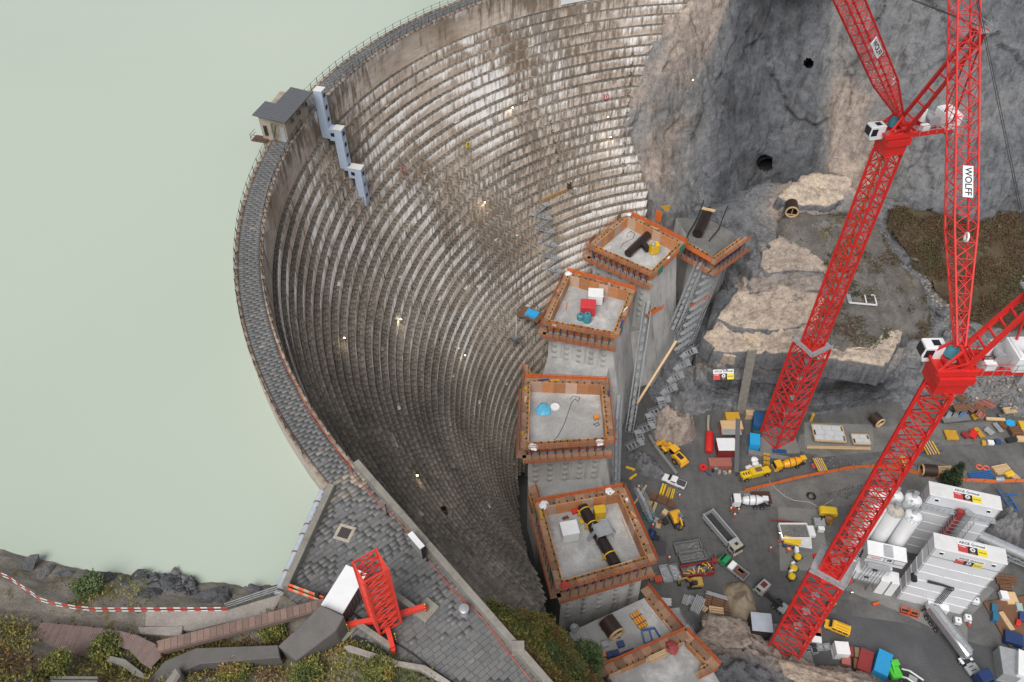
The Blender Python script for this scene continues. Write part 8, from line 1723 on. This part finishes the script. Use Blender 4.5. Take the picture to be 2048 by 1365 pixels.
for i,(px,py,z,s,l) in enumerate(((300,1196,79.9,(1.6,.9,.7),'pale broad boulder above the tape on the shore'),(330,1178,79.4,(1.3,1.0,.7),'dark angular boulder at the middle of the shore rocks'),(350,1153,78.8,(.8,.45,.35),'small dark flat boulder at the water edge'),(368,1162,78.9,(1.1,.55,.4),'pale topped slab boulder at the water edge'),(280,1156,79.0,(.9,.8,.6),'pinkish boulder at the left of the rubble'),(247,1177,79.3,(.9,.7,.5),'grey boulder left of the rubble'),(210,1167,79.2,(1.1,.9,.8),'brownish boulder beside the dark shrub'),(130,1152,79.2,(1.2,.6,.5),'dark flat slab at the left shore'),(48,1138,79.4,(1.5,.9,.6),'brown rounded rock at the far left shore'),(90,1148,79.3,(1.4,.7,.5),'grey rock beside the far left rounded one'),(170,1162,79.0,(.7,.4,.4),'small dark pointed rock at the water edge'),(418,1196,79.6,(1.6,.9,.7),'brown rock right of the rubble by the railing'),(444,1203,79.7,(1.2,.7,.6),'tan rock next to the railing on the shore'),(513,1188,79.3,(1.3,.6,.6),'rounded brown rock behind the grey railing'),(305,1180,79.6,(.9,.7,.6),'grey block in the middle of the rubble'),(345,1190,79.6,(.7,.5,.5),'orange tinted small boulder beside the tape'),(385,1172,78.9,(.6,.5,.4),'grey rock at the right end of the rubble'))): boulder(l,(px,py),z,s,i%6,i*.9,'boulders on the lake shore')
for i,(px,py,z,s,l) in enumerate(((1886,625,18.6,(1.6,1.2,.9),'large pale boulder on the scree right of the terrace'),(1893,668,14.5,(1.2,1.0,.8),'grey boulder below the pale one on the scree'),(1932,660,14.5,(1.6,1.2,1.),'dark boulder beside the jib foot'),(1905,690,12.,(1.4,1.,.8),'upright slab boulder on the lower scree'),(1802,678,16.5,(2.4,1.2,1.6),'pale orange rock slab at the terrace corner'),(1870,432,29.5,(1.8,1.2,1.),'pale boulder high on the brown slope'),(1990,452,27.6,(2.2,1.2,1.2),'grey rock rib on the brown slope'),(2020,420,29.5,(3.,1.4,1.6),'broad grey rock rib at the right edge slope'))): boulder(l,(px,py),z,s,(i+2)%6,i*1.3,'boulders on the right slope')
def rubble(name,label,polys,n,smin,smax,zf,tints,mat=shorerock,cat='rubble'):
    "joined angular stones"
    base=[np.array([v.co[:] for v in mk_boulder(20+k,1).vertices]) for k in range(4)]; bm=bmesh.new(); bmesh.ops.create_icosphere(bm,subdivisions=1,radius=1); fc=np.array([[v.index for v in f.verts] for f in bm.faces]); bm.free(); V_=[];F_=[];T_=[];o=0
    for k in range(n):
        pl=polys[k%len(polys)]; u,v_=rng.random(2); a=np.array(pl[0])*(1-u)*(1-v_)+np.array(pl[1])*u*(1-v_)+np.array(pl[2])*u*v_+np.array(pl[3])*(1-u)*v_
        p=zf(a); s=smin+(smax-smin)*rng.random()**3; an=rng.uniform(0,6.3); c,sn=math.cos(an),math.sin(an); q=base[k%4]*np.array([s*rng.uniform(.8,1.5),s*rng.uniform(.6,1),s*rng.uniform(.45,.8)]); q=np.stack([q[:,0]*c-q[:,1]*sn,q[:,0]*sn+q[:,1]*c,q[:,2]],1)+p; V_.append(q);F_.append(fc+o);T_.append(np.full(len(q),rng.uniform(*tints)));o+=len(q)
    me=npmesh(name,np.concatenate(V_),np.concatenate(F_),[mat],None,None,np.concatenate(T_)); return tag(link(name,me,None,'stuff'),label,cat)
rubble('shore_rubble','loose grey rubble heap at the water edge',[[(250,1165),(330,1150),(395,1172),(300,1200)],[(290,1148),(390,1155),(392,1190),(320,1195)],[(95,1145),(160,1150),(160,1178),(100,1172)]],900,.1,.42,lambda a:W(a[0],a[1],79.0+max(0,(a[1]-1150)*.02)),(.05,.4))
def zpatch(pname):
    P=PATCH[pname].reshape(-1,3)[::3]; q=np.array([Pj(p) for p in P])
    def f(a): i=np.argmin((q[:,0]-a[0])**2+(q[:,1]-a[1])**2); return P[i]+np.array([*rng.normal(0,.25,2),.02])
    return f
zt=zpatch('rock_terrace')
rubble('scree_rubble','pale loose scree running down between terrace and brown slope',[[(1800,470),(1835,480),(1900,600),(1860,600)],[(1850,560),(1905,590),(1960,690),(1900,690)],[(1880,760),(2050,760),(2050,850),(1880,845)],[(1880,600),(1930,620),(2040,770),(1960,780)]],1500,.12,.6,zt,(.3,.75),cat='scree')
rubble('terrace_rubble','loose stones strewn over the gravel terrace',[[(1560,420),(1700,420),(1720,480),(1560,475)],[(1650,530),(1740,560),(1850,600),(1660,640)],[(1630,640),(1780,640),(1790,680),(1630,695)],[(1690,440),(1790,450),(1860,560),(1740,540)]],1100,.08,.32,zpatch('gravel_terrace'),(.2,.6))
rubble('gravel_edge','grey rubble along the foot of the gravel yard',[[(1600,905),(1720,925),(1730,940),(1610,925)],[(1640,990),(1760,960),(1820,955),(1690,1000)]],500,.1,.35,lambda a:W(a[0],a[1],.05),(.2,.45),cat='rubble')
# --- shore furniture
tapew=M('tape_white',(.75,.74,.72),.15,2,.6); taper=M('tape_red',(.55,.06,.04),.15,2,.6)
T=[(-20,1138),(15,1152),(50,1176),(80,1197),(110,1206),(150,1213),(190,1217),(320,1217),(455,1216)]; P=[W(*p,82.1) for p in T]; t=thing('barrier_tape','red and white striped barrier tape along the shore path','tape',P[0]-np.array([0,0,1])); o=P[0]-np.array([0,0,1]); pts=[]
for a,b in zip(P[:-1],P[1:]):
    n=max(1,int(np.linalg.norm(b-a)/.55)); pts+=[a+(b-a)*k/n for k in range(n)]
pts.append(P[-1])
for i,(a,b) in enumerate(zip(pts[:-1],pts[1:])):
    mb=MB(); mb.bar(a-o,b-o,.05,.16); mb.bar(a-o-(0,0.1,.35),b-o-(0,.1,.35),.05,.12); mb.build('tape_band',taper if i%2 else tapew,t)
for a in pts[::8]: mb=MB(); mb.tube(a-o-(0,0,1.1),a-o+(0,0,.1),.035,5); mb.build('stake',rustb,t)
A=W(455,1218,81.2); Bq=W(557,1184,82.); t=thing('shore_railing','light grey tube railing between shore path and apron','railing',A); mb=MB()
for z in (.3,.65,1.0): mb.bar((0,0,z),Bq-A+(0,0,z),.06)
mb.build('rails',galv,t)
for k in range(7): mb=MB(); c=(Bq-A)*k/6; mb.bar(c,c+(0,0,1.05),.06); mb.build('post',galv,t)
concp=mk_ground('pale_path_concrete',(.22,.19,.17),(.30,.27,.245),(.38,.355,.33),1.,.25)
def slab(name,label,pxs,z,h,mat,cat,bev=.05):
    P=[W(*p,zz) for p,zz in zip(pxs,z if isinstance(z,(list,tuple)) else [z]*len(pxs))]; c=sum(P)/len(P); mb=MB(); n=len(P); mb.add([p-c for p in P]+[p-c-(0,0,h) for p in P],[tuple(range(n)),tuple(range(2*n-1,n-1,-1))]+[(i,n+i,n+(i+1)%n,(i+1)%n) for i in range(n)]); o=mb.build(name,mat,bev=bev); o.location=tuple(c); return tag(o,label,cat)
slab('path_slab','pale worn concrete path slab beside the tape',[(292,1222),(455,1220),(555,1190),(572,1180),(545,1225),(440,1248),(385,1262),(290,1252)],81.75,1.,concp,'path'); slab('path_slab','small pale concrete step below the path slab',[(276,1254),(366,1252),(362,1272),(280,1268)],81.9,1.,concp,'step')
# deck
plk=M('weathered_plank',(.20,.14,.125),.5,1.5,.8,dirtc=(.11,.08,.075),rnd=.15)
def deck(label,U,Lw,z,n):
    U=[W(*p,z) for p in U]; Lw=[W(*p,z) for p in Lw]; c=sum(U)/len(U); t=thing('wooden_deck',label,'deck',c); mb=MB(); m_=len(U)-1
    def at(Q,s): i=min(int(s*m_),m_-1); return Q[i]+(Q[i+1]-Q[i])*(s*m_-i)
    for k in range(n):
        a,b=k/n,(k+.88)/n; dz=random.uniform(-.015,.015); q=[at(U,a),at(U,b),at(Lw,b),at(Lw,a)]; q=[p-c+(0,0,dz) for p in q]; mb.add(q+[p-(0,0,.06) for p in q],[(0,1,2,3),(0,4,5,1),(1,5,6,2),(2,6,7,3),(3,7,4,0)])
    mb.build('deck_planks',plk,t,kind='stuff')
    for k in range(5): p=at(U,k/4)-c; mb=MB(); mb.bar(p+(0,0,-.6),p+(0,0,.35),.12); mb.build('edge_post',rustb,t)
    mb=MB(); 
    for s in (.15,.85):
        for k in range(6): a=at(U,k/6)*(1-s)+at(Lw,k/6)*s-c-(0,0,.2); b=at(U,(k+1)/6)*(1-s)+at(Lw,(k+1)/6)*s-c-(0,0,.2); mb.bar(a,b,.15,.25)
    mb.build('joists',rustb,t)
deck('broad weathered reddish plank deck at the lower left',[(84,1245),(150,1251),(225,1259)],[(60,1282),(130,1304),(200,1322)],82.9,44)
deck('curved weathered plank deck leading to the walkway',[(226,1259),(275,1271),(312,1289),(324,1312)],[(216,1288),(258,1300),(282,1326),(300,1338)],82.9,36)
a0,a1=W(313,1284,83.4),W(645,1199,83.4); c0,c1=W(318,1303,83.4),W(652,1216,83.4); t=thing('plank_walkway','straight brown walkway of short wooden panels rising to the apron','walkway',a0); n=26
bw=M('walkway_panel',(.22,.145,.115),.45,2,.75,rnd=.18)
for k in range(n):
    p=(a0+(a1-a0)*(k+.5)/n+c0+(c1-c0)*(k+.5)/n)/2-a0; d=(a1-a0)/n; piece('walk_panel',bw,t,p,(np.linalg.norm(d)*.95,np.linalg.norm(c0-a0)*1.0,.12),math.atan2(d[1],d[0]))
for q in (a0,c0): mb=MB(); mb.bar(q-a0-(0,0,.3),q-a0+(a1-a0)-(0,0,.3),.2,.5); mb.build('side_beam',plk,t)
wallc=M('dark_old_concrete',(.12,.112,.106),.6,.8,.85,dirtc=(.07,.065,.06))
slab('concrete_wall','thick dark concrete wall head beside the white roofed container',[(641,1210),(688,1232),(672,1262),(592,1322),(556,1292),(600,1252)],[85.2,85.2,84.6,83.5,83.5,84.4],4.5,wallc,'wall',.06)
slab('concrete_wall','long low concrete wall running left from the wall head',[(330,1322),(392,1296),(556,1290),(560,1315),(400,1328),(345,1352),(280,1400),(262,1400)],83.3,3.,wallc,'wall',.06)
slab('concrete_wall','short curved concrete rim below the wooden deck',[(215,1310),(250,1318),(285,1345),(292,1358),(272,1352),(240,1330),(212,1322)],83.2,1.2,oldconc,'wall',.05)
slab('culvert_roof','smooth grey concrete culvert top at the bottom edge',[(300,1400),(352,1330),(362,1345),(330,1400)],84.2,2.,oldconc,'wall',.2)
slab('stone_coping','pale curved stone coping between apron and bank',[(686,1292),(700,1290),(800,1322),(850,1330),(900,1362),(930,1395),(915,1397),(885,1368),(840,1340),(790,1332),(695,1302)],82.75,.6,concp,'coping',.05)
mb=MB(); mb.path([W(*q,82.12) for q in ((700,1224),(735,1245),(780,1278),(830,1312),(860,1335),(900,1362),(960,1400))],.07,6); tag(mb.build('black_hose',cablem),'long black hose lying on the apron below the red crane base','hose')
m,nt,b=newmat('puddle_water',.05); b.inputs['Base Color'].default_value=(.03,.03,.03,1); flat('puddle',[(690,1288),(712,1270),(770,1300),(790,1318),(740,1308)],m,82.06)
for i,(y,z) in enumerate(((1352,85.4),(1360,85.8),(1368,86.2))): slab('stone_step',['upper','middle','lowest'][i]+' of the old stone steps at the bottom left edge',[(100,y),(195,y+1),(195,y+7),(100,y+7)],z,.4,oldconc,'step',.03)
slab('gutter','grey concrete drainage gutter crossing the bushy slope',[(1000,1258),(1040,1268),(1080,1284),(1130,1292),(1150,1300),(1138,1308),(1080,1302),(1040,1290),(1008,1276)],[81,74,64,50,42,42,62,73,80],1.2,oldconc,'gutter',.1)
# --- tunnels in the cliff
for (px,py,Yv),l,r in (((1530,326,176.5),'dark round tunnel mouth low in the grey cliff',2.4),((1617,126,181.5),'dark round hole high in the grey cliff',1.6)):
    p=WY(px,py,Yv); t=thing('tunnel_mouth',l,'tunnel',p); mb=MB(); mb.lathe([(r,-1.5),(r,7.)],18,axis='y'); M('tunnel_shade',(.03,.03,.032),.2,1,.9); mb.build('bore',rockA,t,smooth=True,fix=False); mb=MB(); mb.lathe([(0,6.9),(r,6.9)],18,axis='y'); mb.build('bore_end_shade',MAT['tunnel_shade'],t,fix=False);  # near-black disc closes the bore: shade of its depth put into the colour
# --- people
def mk_person(pose):
    J=[(0,0,.95),(0,0,1.15),(0,0,1.42),(0,0,1.53),(0,.02,1.66),(0,.02,1.74),  # pelvis spine chest neck head top
       (-.19,0,1.42),(-.25,pose*.1,1.14),(-.25,.12+pose*.15,.92),(.19,0,1.42),(.25,-pose*.1,1.14),(.25,.12-pose*.1,.92),
       (-.1,0,.9),(-.11,pose*.14,.5),(-.12,pose*.1-.05,.08),(-.12,pose*.1+.12,.04),(.1,0,.9),(.11,-pose*.12,.5),(.12,-pose*.2-.05,.08),(.12,-pose*.2+.12,.04)]
    E=[(0,1),(1,2),(2,3),(3,4),(4,5),(2,6),(6,7),(7,8),(2,9),(9,10),(10,11),(0,12),(12,13),(13,14),(14,15),(0,16),(16,17),(17,18),(18,19)]; R=[.15,.15,.16,.065,.1,.08,.085,.06,.045,.085,.06,.045,.11,.075,.055,.045,.11,.075,.055,.045]
    me=bpy.data.meshes.new('tmp'); me.from_pydata(J,E,[]); o=bpy.data.objects.new('tmp',me); COL.objects.link(o); md=o.modifiers.new('s','SKIN'); sv=me.skin_vertices[0].data
    for v,r in zip(sv,R): v.radius=(r,r*.8)
    sv[0].use_root=True; o.modifiers.new('u','SUBSURF').levels=1; dg=bpy.context.evaluated_depsgraph_get(); dg.update(); out=bpy.data.meshes.new_from_object(o.evaluated_get(dg)); bpy.data.objects.remove(o); return out
hiv=M('hi_vis_orange',(.80,.10,.02),.1,4,.7,bmp=0); skin=M('skin',(.45,.27,.19),.1,4,.6,bmp=0); trous=M('dark_trousers',(.04,.045,.07),.2,4,.8,bmp=0)
PM=[]
for ps in (0.,1.):
    me=mk_person(ps); me.materials.clear(); [me.materials.append(x) for x in (hiv,skin,trous)]
    for f in me.polygons: z=f.center.z; f.material_index=1 if z>1.5 or (z<1.0 and abs(f.center.x)>.2 and z>.85) else (2 if z<.42 else 0); f.use_smooth=True
    PM.append(me)
def person(px,z,label,ps,an):
    p=W(*px,z); t=thing('person',label,'person',(p[0],p[1],z),an,'workers in orange on the site'); o=link('body',PM[ps],t); mb=MB(); mb.lathe([(.155,1.66),(.15,1.74),(.1,1.82),(0,1.84)],12,(0,.02,0)); mb.lathe([(.12,1.655),(.19,1.66),(.155,1.68)],12,(0,.04,0)); mb.build('helmet',white,t,smooth=True)
for i,(px,z,l) in enumerate((((1460,1024),0,'orange dressed worker, leftmost of the group by the white mixer'),((1468,1021),0,'orange dressed worker, rearmost of the group by the white mixer'),((1475,1026),0,'orange dressed worker, rightmost of the group by the white mixer'),((1467,1036),0,'orange dressed worker, nearest of the group by the white mixer'),((1538,1103),0,'lone orange worker walking in the middle of the yard'),((1304,1057),0,'orange worker beside the tan tray and barrels'),((1337,1122),0,'orange worker beside the tilted dark sheet'),((1574,1106),0,'orange worker standing below the orange pump'),((1206,604),27.5,'orange worker beside the white shed on the red cabin block'),((1276,980),0,'orange worker between timber beams near the dam foot'),((1357,998),0,'worker in orange beside the yellow narrow beams'),((1934,1253),0,'orange worker beside the cube tanks'))): person(px,z,l,i%2,i*1.1)
